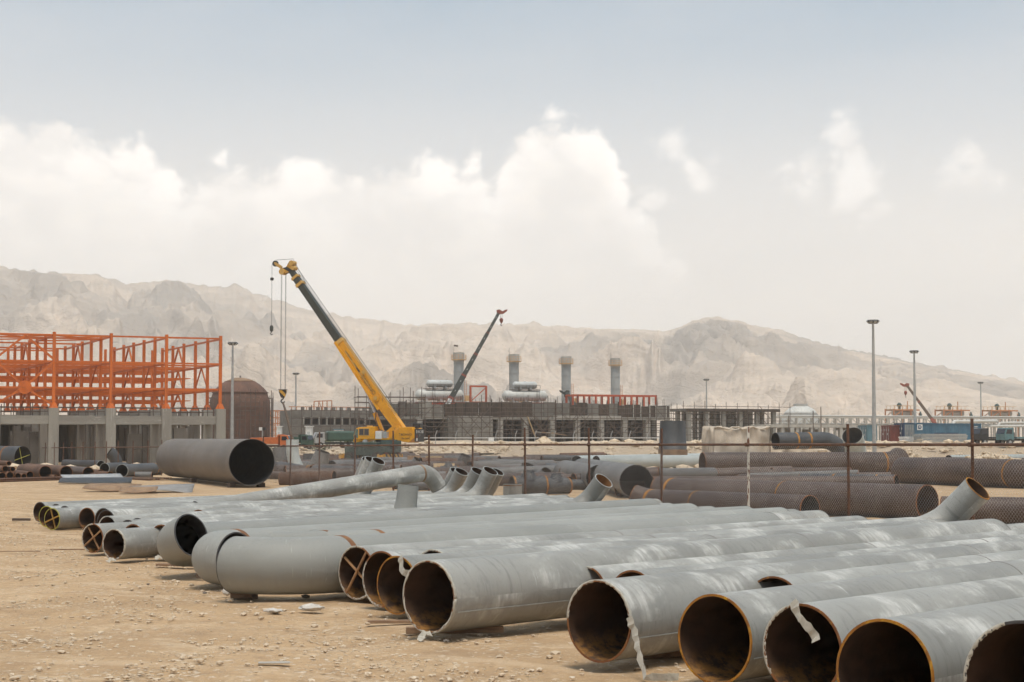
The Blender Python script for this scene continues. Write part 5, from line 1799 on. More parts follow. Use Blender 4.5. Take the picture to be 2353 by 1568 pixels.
# ------------------------------------------------------------------ scaffolding
def scaffold(label, org, ulen, v, z0, z1, du, dz, rng, ragged=0.6, mat='scaffold_steel', wid=0.12, top_extra=1.2, vdepth=1.2, braces=6, two=True):
    s_ = thing('scaffolding', label, 'scaffolding', gpt(org, 0, v, z0), 'scaffolding on the concrete works')
    n = max(1, int(ulen / du))
    for lay in ((0, 1) if two else (0,)):
        for i in range(n + 1):
            u = i * ulen / n + rng.uniform(-.15, .15)
            p = gpt(org, u, v + lay * vdepth)
            member('pole', mat, 'rod', (p.x, p.y, z0), (p.x, p.y, z1 + rng.uniform(0, top_extra)), wid, wid, s_)
        z = z0 + dz
        while z < z1 + 0.01:
            a = rng.uniform(0, ragged)
            p, q = gpt(org, -a, v + lay * vdepth - 0.05, z + rng.uniform(-.1, .1)), gpt(org, ulen + rng.uniform(0, ragged), v + lay * vdepth - 0.05, z + rng.uniform(-.1, .1))
            member('ledger', mat, 'rod', p, q, wid, wid, s_)
            z += dz
    for k in range(braces):
        u = rng.uniform(0, max(0.5, ulen - 3))
        zz = rng.uniform(z0, max(z0 + .1, z1 - 2.2))
        sg = rng.choice([-1, 1])
        p, q = gpt(org, u + (0 if sg > 0 else 2.4), v - 0.08, zz), gpt(org, u + (2.4 if sg > 0 else 0), v - 0.08, min(z1, zz + 2.4))
        member('brace', mat, 'rod', p, q, wid * .9, wid * .9, s_)
    return s_


# ------------------------------------------------------------------ main concrete building (centre)
G0 = 2.2
mo = at(820, 1000, 292)
UL = 59.5


def u_of(px, org=mo):
    k = (px - CX) / F
    return (k * org.y - org.x) / (E_.x - k * E_.y)


mbld = thing('concrete_building', 'long unfinished concrete building under scaffolding in the centre', 'building', (mo.x, mo.y, G0))
SOF, BT, TOP = 6.15, 6.85, 9.0
for px in (963, 1148, 1207, 1268, 1325, 1380, 1434, 1486, 1536):
    u = u_of(px)
    p = gpt(mo, u, 0)
    member('column', 'concrete_pale', 'box', (p.x, p.y, G0 - .3), (p.x, p.y, SOF), 0.95, 0.95, mbld, D_)
    for v in (6.0,):
        q = gpt(mo, u, v)
        member('column', 'concrete', 'box', (q.x, q.y, G0 - .3), (q.x, q.y, SOF), 0.9, 0.9, mbld, D_)
ua, ub = u_of(960), UL
MB().box(gpt(mo, (u_of(880) + ub) / 2, 3.6, SOF + 0.2), (ub - u_of(880), 8.0, 0.4), E_, D_).build('slab', 'concrete', mbld)
# pale edge beam on the right half
MB().box(gpt(mo, (u_of(1268) + u_of(1424)) / 2, -0.46, SOF + 0.36), (u_of(1424) - u_of(1268), 0.3, 0.75), E_, D_).build('edge_beam', 'concrete_pale', mbld)
MB().box(gpt(mo, (u_of(1424) + UL) / 2, -0.44, SOF + 0.25), (UL - u_of(1424), 0.26, 0.5), E_, D_).build('edge_beam', 'concrete', mbld)
# solid wall block and shear walls
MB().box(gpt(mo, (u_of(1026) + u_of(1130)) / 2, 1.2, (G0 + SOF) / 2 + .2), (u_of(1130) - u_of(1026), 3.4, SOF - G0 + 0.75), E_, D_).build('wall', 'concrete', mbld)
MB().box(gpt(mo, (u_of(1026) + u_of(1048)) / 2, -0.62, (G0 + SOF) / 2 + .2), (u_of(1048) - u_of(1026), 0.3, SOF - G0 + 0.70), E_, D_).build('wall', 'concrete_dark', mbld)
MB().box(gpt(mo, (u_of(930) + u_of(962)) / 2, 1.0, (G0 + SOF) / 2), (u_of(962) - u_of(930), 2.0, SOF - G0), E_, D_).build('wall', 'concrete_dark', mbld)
# back wall, its colour painted dark for the shade inside the ground floor
MB().box(gpt(mo, UL / 2 + 2, 7.4, (G0 + SOF) / 2), (UL - 6, 0.3, SOF - G0), E_, D_).build('back_wall', 'interior_shade', mbld)
# upper storey: formwork panels, one by one
u = u_of(850)
k = 0
rng = random.Random(31)
while u < UL:
    w = rng.uniform(1.2, 2.4)
    if u + w > UL:
        w = UL - u
    h = rng.uniform(-0.35, 0.25)
    mat = rng.choice(['formwork', 'formwork', 'formwork', 'concrete_dark'])
    if u_of(905) < u < u_of(985):
        mat = rng.choice(['concrete', 'concrete_dark'])
    right = u > u_of(1424)
    zt = TOP + h - (0.25 if right else 0)
    z0_ = BT - 0.28
    c = gpt(mo, u + w / 2, rng.uniform(-0.12, 0.22), (z0_ + zt) / 2)
    member('formwork_panel', mat, 'box', c - E_ * (w / 2 - 0.03), c + E_ * (w / 2 - 0.03), 0.3, zt - z0_, mbld)
    if right or rng.random() < .5:
        s0 = gpt(mo, u + w, -0.32)
        member('soldier_beam', 'concrete_pale' if right else 'formwork', 'box', (s0.x, s0.y, BT - .3), (s0.x, s0.y, zt + rng.uniform(.1, .5)), 0.14, 0.22, mbld, D_)
    u += w
MB().box(gpt(mo, UL / 2 + 3, 4.4, TOP - 0.5), (UL - 8, 7.2, 0.3), E_, D_).build('roof_slab', 'concrete_dark', mbld)
# end return wall at the right
MB().box(gpt(mo, UL + 0.0, 3.8, (BT + TOP) / 2 - .2), (0.4, 7.0, TOP - BT), E_, D_).build('wall', 'formwork', mbld)
# starter bars along the top
for k in range(120):
    p = gpt(mo, rng.uniform(u_of(930), UL), rng.uniform(0.2, 6))
    member('starter_bar', 'scaffold_steel', 'rod', (p.x, p.y, TOP - .4), (p.x, p.y, TOP + rng.uniform(.3, 1.4)), 0.06, 0.06, mbld)
scaffold('scaffolding over the left end of the concrete building beside the yellow crane', gpt(mo, u_of(815), 0), u_of(968) - u_of(815), -1.6, G0, TOP + 1.0, 1.9, 0.95, rng, top_extra=1.8, braces=14)
scaffold('scaffolding in front of the solid concrete wall block', gpt(mo, u_of(968), 0), u_of(1140) - u_of(968), -1.5, G0, TOP + .2, 1.7, .85, rng, top_extra=1.2, braces=12, two=False)
scaffold('scaffolding over the middle bays under the right vessel pair', gpt(mo, u_of(1140), 0), u_of(1268) - u_of(1140), -1.4, G0, TOP, 1.3, .75, rng, top_extra=1.4, braces=16, two=False)
scaffold('scaffolding over the right bays of the concrete building', gpt(mo, u_of(1268), 0), UL - u_of(1268) + 1.0, -1.5, G0, TOP - .1, 1.4, .85, rng, top_extra=1.8, braces=22, two=False)
scaffold('shoring props inside the right bays of the ground floor', gpt(mo, u_of(1140), 0), UL - u_of(1140), 2.4, G0, SOF, 1.3, 1.0, rng, ragged=0, top_extra=0.0, braces=40, vdepth=2.2)
scaffold('shoring props inside the dark left bay', gpt(mo, u_of(968), 0), u_of(1024) - u_of(968), 2.0, G0, SOF, 1.0, 0.9, rng, ragged=0, top_extra=0.0, braces=10, vdepth=2.0)

# pale leaning plank and planks at the sand mound
p, q = gpt(mo, u_of(1196), -3.0, 6.6), gpt(mo, u_of(1214), -3.0, 3.1)
tag(member('leaning_plank', 'plywood', 'box', p, q, 0.28, 0.12), 'long pale plank leaning against the middle scaffolding', 'plank')
for k in range(5):
    c = gpt(mo, u_of(1210 + 9 * k), -5 - 0.4 * k, 4.0 - 0.12 * k)
    o = member('loose_plank', 'concrete_pale' if k % 2 else 'timber', 'box', c - E_ * 1.3 + ZU * .08 * k, c + E_ * 1.5 - ZU * 0.12, 0.3, 0.09)
    tag(o, ['lowest left', 'second', 'third', 'fourth', 'rightmost'][k] + ' of the five loose planks on the sand mound', 'plank', 'planks on the sand mound')


# ------------------------------------------------------------------ vessels on red steel, behind the front wall
def horiz_vessel(name, label, a, b, r, mat, group, rings=5):
    a, b = Vector(a), Vector(b)
    d = (b - a).normalized()
    L = (b - a).length
    t = thing(name, label, 'pressure vessel', a.lerp(b, .5) - ZU * r, group)
    prof = [(0.02, -.62), (0.45, -.52), (0.75, -.33), (0.94, -.12), (1, 0.0)]
    path = [a + d * r * h for _, h in prof] + [b - d * r * h for _, h in prof[::-1]]
    rad = [r * q for q, _ in prof] + [r * q for q, _ in prof[::-1]]
    MB().sweep(path, rad, 28, cap=True).build('shell', mat, t, smooth='all')
    for k in range(rings):
        c = a + d * L * (k + .5) / rings
        MB().sweep([c - d * .05, c - d * .049, c + d * .049, c + d * .05], [r, r + .035, r + .035, r], 28).build('stiffener_ring', mat, t, smooth=True)
    for k in (0.16, 0.5, 0.84) if L > 6.5 else (0.25, 0.75):
        c = a + d * L * k
        MB().box(c - ZU * (r + .1), (0.35, r * 1.5, r * 0.9), d, D_).build('saddle', mat, t)
    return t


VV = 13.0


def vz(py, depth):
    return CAMH + (HOR - py) * depth / F


for gi, (x0, x1, yc, r_, ux0, ux1, uy, side) in enumerate(((962, 1058, 908, 0.98, 985, 1035, 882, 'left'), (1161, 1250, 910, 0.98, 1183, 1229, 885.5, 'right'))):
    off = VV * D_.y + 4
    ua_, ub_ = u_of(x0, mo + D_ * VV), u_of(x1, mo + D_ * VV)
    A, B = gpt(mo + D_ * VV, ua_, 0), gpt(mo + D_ * VV, ub_, 0)
    z = vz(yc, A.y)
    A.z = B.z = z
    t = horiz_vessel('pressure_vessel', f'large pale horizontal vessel of the {side} pair on the concrete building', A, B, r_ - 0.02, 'vessel_white', 'horizontal vessels', 6)
    # walkway on top with rails, caged ladder
    walk = thing('walkway', f'steel walkway between the two vessels of the {side} pair', 'walkway', (A + B) / 2 + ZU * (r_ + .1))
    MB().box((A + B) / 2 + ZU * (r_ + .14), ((B - A).length * .72, 1.5, .1), E_, D_).build('deck', 'scaffold_steel', walk)
    for k in range(9):
        c = A.lerp(B, .14 + .09 * k) + ZU * (r_ + .18) - D_ * .72
        member('rail_post', 'scaffold_steel', 'rod', c, c + ZU * .8, .05, .05, walk)
    c0, c1 = A.lerp(B, .14) + ZU * (r_ + .95) - D_ * .72, A.lerp(B, .86) + ZU * (r_ + .95) - D_ * .72
    member('hand_rail', 'scaffold_steel', 'rod', c0, c1, .05, .05, walk)
    cl = A.lerp(B, .30 if gi == 0 else .78) - D_ * (r_ + .2)
    lad = thing('ladder', f'thin caged ladder on the large vessel of the {side} pair', 'ladder', cl - ZU * 1)
    for sgn in (-.25, .25):
        member('stile', 'scaffold_steel', 'rod', cl + E_ * sgn - ZU * 1.0, cl + E_ * sgn + ZU * 1.1, .06, .06, lad)
    for k in range(6):
        member('rung', 'scaffold_steel', 'rod', cl - E_ * .25 + ZU * (-.9 + .36 * k), cl + E_ * .25 + ZU * (-.9 + .36 * k), .05, .05, lad)
    a2 = gpt(mo + D_ * VV, u_of(ux0, mo + D_ * VV), 0)
    b2 = gpt(mo + D_ * VV, u_of(ux1, mo + D_ * VV), 0)
    a2.z = b2.z = vz(uy, a2.y)
    horiz_vessel('pressure_vessel', f'smaller grey drum mounted above the large vessel of the {side} pair', a2, b2, .66, 'vessel_grey', 'horizontal vessels', 3)
    # red steel platform
    pf = thing('steel_platform', f'red steel platform under the {side} pair of vessels', 'steel platform', ((A + B) / 2).to_tuple()[:2] + (TOP,))
    zz = z - r_ - .45
    for v_ in (-1.2, 1.2):
        MB().ibeam(A - E_ * 0.2 + D_ * v_ + ZU * (zz - A.z), B + E_ * .6 + D_ * v_ + ZU * (zz - B.z), .35, .42).build('beam', 'red_steel', pf)
    for k in range(5):
        c = A.lerp(B, .02 + .24 * k)
        c.z = zz - .1
        MB().bar(c - D_ * 1.6, c + D_ * 1.6, .25, .3).build('cross_beam', 'red_steel', pf)
        for v_ in (-1.2, 1.2):
            e = c + D_ * v_
            member('leg', 'red_steel', 'box', (e.x, e.y, G0), (e.x, e.y, zz - .2), .3, .3, pf, D_)


# ------------------------------------------------------------------ four stacks
SV = 26.0
so_ = mo + D_ * SV
names = ['leftmost', 'second', 'third', 'rightmost']
for i, (px, ty, hw, pl, flag) in enumerate(((1054, 811, 11.5, 17.5, 1), (1181, 815, 11.3, 17, 0), (1301, 820, 10.8, 16.5, 0), (1414, 824, 10.5, 16, 0))):
    p = gpt(so_, u_of(px, so_), 0)
    sc = F / p.y
    tz = vz(ty, p.y)
    r_, rp = hw / sc, pl / sc
    st = thing('exhaust_stack', f'{names[i]} of the four grey exhaust stacks with a round top platform', 'exhaust stack', (p.x, p.y, G0), 'exhaust stacks')
    P = lambda z: (p.x, p.y, z)
    MB().sweep([P(G0), P(tz - 1.5)], r_, 28).build('shaft', 'stack_grey', st, smooth='all')
    MB().sweep([P(tz - 1.75), P(tz - 1.3), P(tz - 1.29), P(tz)], [r_ + .03, r_ + .12, r_ + .12, r_ + .12], 28).build('top_drum', 'stack_cap', st, smooth='all')
    MB().sweep([P(tz - 1.2), P(tz)], r_ + .05, 28, flip=True).build('lining', 'interior_shade', st, smooth='all')
    MB().annulus(P(tz), ZU, r_ + .05, r_ + .15, 28).annulus(P(tz - .001), ZU, r_ + .05, r_ + .15, 28, True).build('rim', 'stack_grey', st)
    for k, zz in enumerate((tz - 2.05, tz - 3.6, tz - 6.0, tz - 8.3)):
        MB().sweep([P(zz - .07), P(zz - .068), P(zz + .068), P(zz + .07)], [r_, r_ + .06, r_ + .06, r_], 28).build('flange_ring', 'stack_grey', st, smooth=True)
    MB().sweep([P(tz - 1.42), P(tz - 1.28)], rp, 20, cap=True).build('platform', 'platform_orange', st)
    for zz in (tz - .85, tz - .45):
        ring = [P(zz)] 
        n = 16
        m = MB()
        pts = [Vector((p.x + math.cos(2 * math.pi * k / n) * rp, p.y + math.sin(2 * math.pi * k / n) * rp, zz)) for k in range(n)]
        for k in range(n):
            m.bar(pts[k], pts[(k + 1) % n], .045, .045)
        m.build('guard_rail', 'platform_orange', st)
    for k in range(12):
        a = 2 * math.pi * k / 12
        c = Vector((p.x + math.cos(a) * rp, p.y + math.sin(a) * rp, tz - 1.35))
        member('rail_post', 'platform_orange', 'box', c, c + ZU * .95, .045, .045, st)
    lx = Vector((p.x, p.y, 0)) + E_ * (r_ + .35) - D_ * .2
    for sgn in (-.18, .18):
        member('ladder_stile', 'faded_orange', 'box', (lx.x + E_.x * sgn, lx.y + E_.y * sgn, G0), (lx.x + E_.x * sgn, lx.y + E_.y * sgn, tz - 5.2), .06, .06, st)
    for k in range(18):
        zz = G0 + 4 + k * .42
        if zz < tz - 5.3:
            member('ladder_rung', 'faded_orange', 'box', lx - E_ * .18 + ZU * zz, lx + E_ * .18 + ZU * zz, .05, .05, st)
    c = Vector((p.x, p.y, tz - 9.0))
    MB().box(c + E_ * (r_ + .5) - D_ * .3, (1.1, 1.1, .12), E_, D_).build('landing', 'platform_orange', st)
    MB().box(c + E_ * (r_ + .5) - D_ * .82 + ZU * .5, (1.1, .06, .9), E_, D_).build('landing_rail', 'platform_orange', st)
    if i != 2:
        f0 = Vector((p.x, p.y, tz)) - E_ * (r_ + .05)
        member('flag_pole', 'scaffold_steel', 'rod', f0 - ZU * .8, f0 + ZU * (1.5 if flag else 1.1), .06, .06, st)
        if flag:
            MB().box(f0 + ZU * 1.3 + E_ * .42, (.85, .03, .3), (E_ + ZU * -.12).normalized(), D_, None).build('flag', 'scaffold_steel', st)


# red portal frames on the roof
def portal(label, pxs, ytop, v, w=.32, diagonal=True, n=2, base=TOP - .6, name='portal_frame'):
    oo = mo + D_ * v
    t = thing(name, label, 'steel frame', gpt(oo, u_of(pxs[0], oo), 0, base))
    pts = [gpt(oo, u_of(x, oo), 0) for x in pxs]
    zt = vz(ytop, pts[0].y)
    for row in (0, 2.6) if n == 2 else (0,):
        for p in pts:
            q = p + D_ * row
            member('column', 'red_steel', 'box', (q.x, q.y, base), (q.x, q.y, zt), w, w, t, D_)
        for a, b in zip(pts[:-1], pts[1:]):
            a, b = a + D_ * row, b + D_ * row
            member('beam', 'red_steel', 'box', (a.x, a.y, zt - .12), (b.x, b.y, zt - .12), w * .8, w, t)
    if n == 2:
        for p in pts:
            q = p + D_ * 2.6
            member('tie_beam', 'red_steel', 'box', (p.x, p.y, zt - .13), (q.x, q.y, zt - .13), w * .7, w * .8, t)
    if diagonal:
        a, b = pts[0], pts[1]
        member('diagonal_brace', 'red_steel', 'box', (a.x, a.y, base + 1.0), (b.x, b.y, zt - .3), .14, .14, t)
        member('beam', 'red_steel', 'box', (a.x, a.y, base + .95), (b.x, b.y, base + .95), .2, .2, t)
    return t


portal('square red steel portal frame between the vessel pairs', (1081, 1117), 886.5, 9.5, .3, True, 1)
portal('long low red steel frame over the right end of the building', (1316, 1342, 1369, 1398, 1425, 1451, 1479, 1507), 907, 4.5, .32, False, 2)


# ------------------------------------------------------------------ domed tank in scaffolding (left)
dc = at(551, 990, 318)
tank = thing('domed_tank', 'rusty brown domed tank wrapped in scaffolding behind the orange frame', 'tank', (dc.x, dc.y, G0))
RT = 5.35
P = lambda z: Vector((dc.x, dc.y, z))
prof = [(4.9, G0), (5.25, 4.5), (5.48, 7.0), (5.52, 8.2)]
MB().sweep([P(z) for r, z in prof], [r for r, z in prof], 48).build('wall', 'dome_rust', tank, smooth='all')
MB().sweep([P(8.2), P(9.2), P(10.3), P(11.2)], [5.52, 5.45, 5.22, 4.9], 48).build('upper_course', 'dome_rust', tank, smooth='all')
MB().sweep([P(11.2), P(11.9), P(12.7), P(13.3)], [4.9, 4.4, 3.6, 2.65], 48).build('dome', 'dome_rust', tank, smooth='all')
MB().sweep([P(13.2), P(13.5), P(13.8), P(13.95)], [2.7, 2.2, 1.3, .25], 40, cap=True).build('crown', 'brown_plate', tank, smooth='all')
MB().sweep([P(13.16), P(13.24)], 2.86, 40, cap=True).build('crown_ring', 'dome_rust', tank)
MB().sweep([P(11.12), P(11.26)], 5.15, 48, cap=True).build('ledge', 'dome_rust', tank)
for k in range(16):
    a = 2 * math.pi * k / 16 + .1
    path = [Vector((dc.x + math.cos(a) * r, dc.y + math.sin(a) * r, z)) for r, z in ((4.94, 11.2), (4.35, 11.92), (3.55, 12.62), (2.7, 13.2))]
    MB().sweep(path, .07, 6).build('rib', 'dome_rust', tank, smooth=True)
for k in range(14):
    a = 2 * math.pi * k / 14 + .3
    q = Vector((dc.x + math.cos(a) * 5.2, dc.y + math.sin(a) * 5.2, 0))
    member('leg', 'dome_rust', 'rod', (q.x, q.y, G0), (q.x, q.y, 6.4), .5, .5, tank)
member('vent', 'scaffold_steel', 'rod', P(13.6), P(14.3), .25, .25, tank)
sc_ = thing('scaffolding', 'ring of scaffolding round the rusty domed tank', 'scaffolding', (dc.x, dc.y, G0), 'scaffolding on the concrete works')
nA = 40
for k in range(nA):
    a0, a1 = 2 * math.pi * k / nA, 2 * math.pi * (k + 1) / nA
    f = lambda a, z, rr: Vector((dc.x + math.cos(a) * rr, dc.y + math.sin(a) * rr, z))
    if math.sin(a0) > .55:
        continue
    member('pole', 'scaffold_steel', 'rod', f(a0, G0, 6.0), f(a0, rng.uniform(9.5, 11.8), 6.0), .13, .13, sc_)
    for z in (3.0, 3.8, 4.6, 5.4, 6.2, 7.0, 7.8, 8.6, 9.4, 10.2):
        if rng.random() < .62:
            member('ledger', 'scaffold_steel', 'rod', f(a0, z, 6.0), f(a1, z, 6.0), .12, .12, sc_)

# ------------------------------------------------------------------ faded orange lattice behind, and grey building with openings
lo = at(622, 1000, 345)
lat = thing('lattice_tower', 'faded orange steel lattice between the domed tank and the grey building', 'steel frame', (lo.x, lo.y, G0))
for row in (0, 5):
    for i in range(6):
        a = gpt(lo, i * .95, row)
        member('column', 'faded_orange', 'box', (a.x, a.y, G0), (a.x, a.y, 8.4), .18, .18, lat, D_)
    for z in (3.4, 4.6, 5.8, 7.0, 8.35):
        member('beam', 'faded_orange', 'box', gpt(lo, 0, row, z), gpt(lo, 4.75, row, z), .16, .18, lat)
        for i in range(5):
            if (i + int(z * 2)) % 2:
                member('diagonal_brace', 'faded_orange', 'box', gpt(lo, i * .95, row, z), gpt(lo, (i + 1) * .95, row, z - 1.15), .1, .1, lat)
go = at(667, 1000, 332)
gb = thing('grey_building', 'low grey concrete building with a row of barred openings', 'building', (go.x, go.y, G0))
gl = u_of(822, go) + 4
gz = 8.2
MB().box(gpt(go, gl / 2, 3.5, (gz + 6.85) / 2), (gl, 7, gz - 6.85), E_, D_).build('wall', 'concrete_dark', gb)
MB().box(gpt(go, gl / 2, 3.5, (5.5 + G0) / 2 - .1), (gl, 7, 5.5 - G0 + .2), E_, D_).build('wall', 'concrete_dark', gb)
MB().box(gpt(go, 1.2, 3.5, 6.17), (2.4, 6.9, 1.38), E_, D_).build('wall', 'concrete_dark', gb)
MB().box(gpt(go, gl / 2, 5.0, 6.17), (gl - .1, 3.6, 1.4), E_, D_).build('inner_wall', 'interior_shade', gb)
k = 0
u = 2.5
while u < gl:
    a = gpt(go, u + .14, .22)
    member('pier', 'concrete', 'box', (a.x, a.y, 5.45), (a.x, a.y, 6.9), .28, .5, gb, D_)
    for j in range(4):
        c = gpt(go, u + .5 + .28 * j, .5)
        member('bar', 'scaffold_steel', 'rod', (c.x, c.y, 5.45), (c.x, c.y, 6.9), .05, .05, gb)
    c0, c1 = gpt(go, u + .28, .5, 6.2), gpt(go, u + 1.5, .5, 6.2)
    member('bar', 'scaffold_steel', 'rod', c0, c1, .05, .05, gb)
    # stubs and red steel on the parapet
    a = gpt(go, u, .3)
    member('parapet_stub', 'concrete_dark', 'box', (a.x, a.y, gz), (a.x, a.y, gz + .65), .55, .5, gb, D_)
    u += 1.55
for z, th in ((gz + .7, .14),):
    member('rail_beam', 'faded_orange', 'box', gpt(go, 0, 1.0, z), gpt(go, gl, 1.0, z), th, th, gb)
for k in range(12):
    a = gpt(go, .5 + k * 1.0, 1.0)
    member('rail_stub', 'faded_orange', 'box', (a.x, a.y, gz), (a.x, a.y, gz + .7), .12, .12, gb, D_)
fr = thing('portal_frame', 'small faded orange frame on the grey building roof', 'steel frame', gpt(go, 5, 2, gz))
xs_ = [u_of(x, go) for x in (729, 740, 749, 759, 770)]
for uu in xs_:
    a = gpt(go, uu, 2)
    member('column', 'faded_orange', 'box', (a.x, a.y, gz), (a.x, a.y, 10.0 + (0.15 if uu != xs_[0] else 0)), .16, .16, fr, D_)
member('beam', 'faded_orange', 'box', gpt(go, xs_[0], 2, 10.0), gpt(go, xs_[-1], 2, 10.15), .16, .18, fr)
member('diagonal_brace', 'faded_orange', 'box', gpt(go, xs_[1], 2, 10.0), gpt(go, xs_[2], 2, gz), .1, .1, fr)
scaffold('sparse scaffolding on the face of the grey building', go, gl, -1.0, G0, 8.3, 1.8, 1.5, rng, top_extra=1.0, braces=4, two=False)

# ------------------------------------------------------------------ right: open concrete pavilion with shoring
po = at(1580, 1000, 335)
pu = u_of(1782, po)
pv = thing('concrete_pavilion', 'open concrete slab on columns packed with shoring at right of centre', 'building', (po.x, po.y, G0))
MB().box(gpt(po, pu / 2, 4.5, 8.35), (pu + 1.2, 10, .5), E_, D_).build('roof_slab', 'concrete_dark', pv)
MB().box(gpt(po, pu / 2, -.56, 8.3), (pu + 1.3, .14, .55), E_, D_).build('fascia', 'formwork', pv)
for i in range(6):
    for v in (0.2, 4.5, 8.8):
        a = gpt(po, .4 + (pu - .8) * i / 5, v)
        member('column', 'concrete', 'box', (a.x, a.y, G0 - .2), (a.x, a.y, 8.1), .75, .75, pv, D_)
MB().box(gpt(po, pu * .44, 1.5, 3.2), (3.8, 2, 2.0), E_, D_).build('wall', 'concrete', pv)
scaffold('dense brown shoring filling the open concrete pavilion', po, pu, 1.2, G0, 8.1, 1.25, .9, rng, ragged=0, top_extra=0, braces=26, vdepth=4.5)
scaffold('scaffolding round the edge of the open pavilion', gpt(po, -1.6, 0), pu + 4, -1.3, G0, 9.3, 2.2, 1.35, rng, top_extra=.8, braces=6, two=False)

# low concrete frame right of the pavilion
lo2 = at(1758, 1010, 290)
lu = u_of(2000, lo2)
lf = thing('low_concrete_frame', 'low pale concrete frame right of the open pavilion', 'concrete frame', (lo2.x, lo2.y, G0))
for i in range(8):
    for v in (0, 4):
        a = gpt(lo2, .4 + (lu - .8) * i / 7, v)
        member('column', 'concrete_pale', 'box', (a.x, a.y, G0 - .2), (a.x, a.y, 4.7), .6, .6, lf, D_)
MB().box(gpt(lo2, lu * .42, 2, 4.95), (lu * .84, 4.8, .5), E_, D_).build('slab', 'concrete_pale', lf)
MB().box(gpt(lo2, lu * .9, 2, 4.5), (lu * .2, 4.8, .5), E_, D_).build('slab', 'concrete_pale', lf)
MB().box(gpt(lo2, lu * .25, 2.6, 3.4), (2.4, .3, 2.4), E_, D_).build('wall', 'concrete', lf)
MB().box(gpt(lo2, lu * .5, 2.6, 3.3), (3, .3, 2.2), E_, D_).build('wall', 'concrete', lf)
for px, yt, lab in ((1813, 955, 'left of the three thin poles by the low concrete frame'), (1887, 935, 'tallest of the three thin poles by the low concrete frame'), (1869, 944, 'middle of the three thin poles by the low concrete frame')):
    b = at(px - (0), 1010, 284)
    tag(member('thin_pole', 'scaffold_steel', 'rod', (b.x, b.y, G0), (b.x, b.y, vz(yt, 284)), .16, .16), lab, 'pole', 'thin poles at the low frame')

# white domed storage tank far behind
wc = at(1840, 975, 430)
wt = thing('white_tank', 'white domed storage tank with a roof railing far behind the low frame', 'tank', (wc.x, wc.y, G0))
P = lambda z: Vector((wc.x, wc.y, z))
MB().sweep([P(G0), P(5.0), P(7.0), P(8.6)], [4.6, 4.9, 4.7, 4.3], 40).build('wall', 'vessel_white', wt, smooth='all')
MB().sweep([P(8.6), P(9.6), P(10.3), P(10.8), P(11.0)], [4.3, 3.6, 2.7, 1.6, .1], 40, cap=True).build('dome', 'vessel_white', wt, smooth='all')
MB().sweep([P(10.4), P(11.3)], 1.8, 20).build('top_platform', 'stack_cap', wt, smooth=True)
for k in range(16):
    a = 2 * math.pi * k / 16
    q = Vector((wc.x + math.cos(a) * 5.1, wc.y + math.sin(a) * 5.1, 0))
    member('leg', 'vessel_white', 'rod', (q.x, q.y, G0), (q.x, q.y, 6.2), .22, .22, wt)

# ------------------------------------------------------------------ pipe rack and process units, far right
ro = at(1795, 985, 415)
ru = u_of(2420, ro)
rack = thing('pipe_rack', 'long pale pipe rack running across the far right', 'pipe rack', (ro.x, ro.y, G0))
n = int(ru / 2.2)
for row in (0, 4):
    for i in range(n + 1):
        a = gpt(ro, i * ru / n, row)
        member('column', 'concrete_pale', 'box', (a.x, a.y, G0), (a.x, a.y, 7.9), .3, .3, rack, D_)
    for z in (6.0, 7.85):
        member('beam', 'concrete_pale', 'box', gpt(ro, 0, row, z), gpt(ro, ru, row, z), .25, .3, rack)
for i in range(n):
    p, q = gpt(ro, i * ru / n, -.05, 6.0), gpt(ro, (i + 1) * ru / n, -.05, 7.8)
    if i % 2 == 0:
        member('diagonal_brace', 'concrete_pale', 'box', p, q, .16, .16, rack)
    else:
        member('diagonal_brace', 'concrete_pale', 'box', gpt(ro, i * ru / n, -.05, 7.8), gpt(ro, (i + 1) * ru / n, -.05, 6.0), .16, .16, rack)
for k, (z, v) in enumerate(((8.25, .6), (8.25, 1.5), (8.25, 2.6), (6.35, 1.0), (6.35, 2.5))):
    member('pipe', 'vessel_white' if k % 2 == 0 else 'stack_cap', 'rod', gpt(ro, 0, v, z), gpt(ro, ru, v, z), .42, .42, rack)
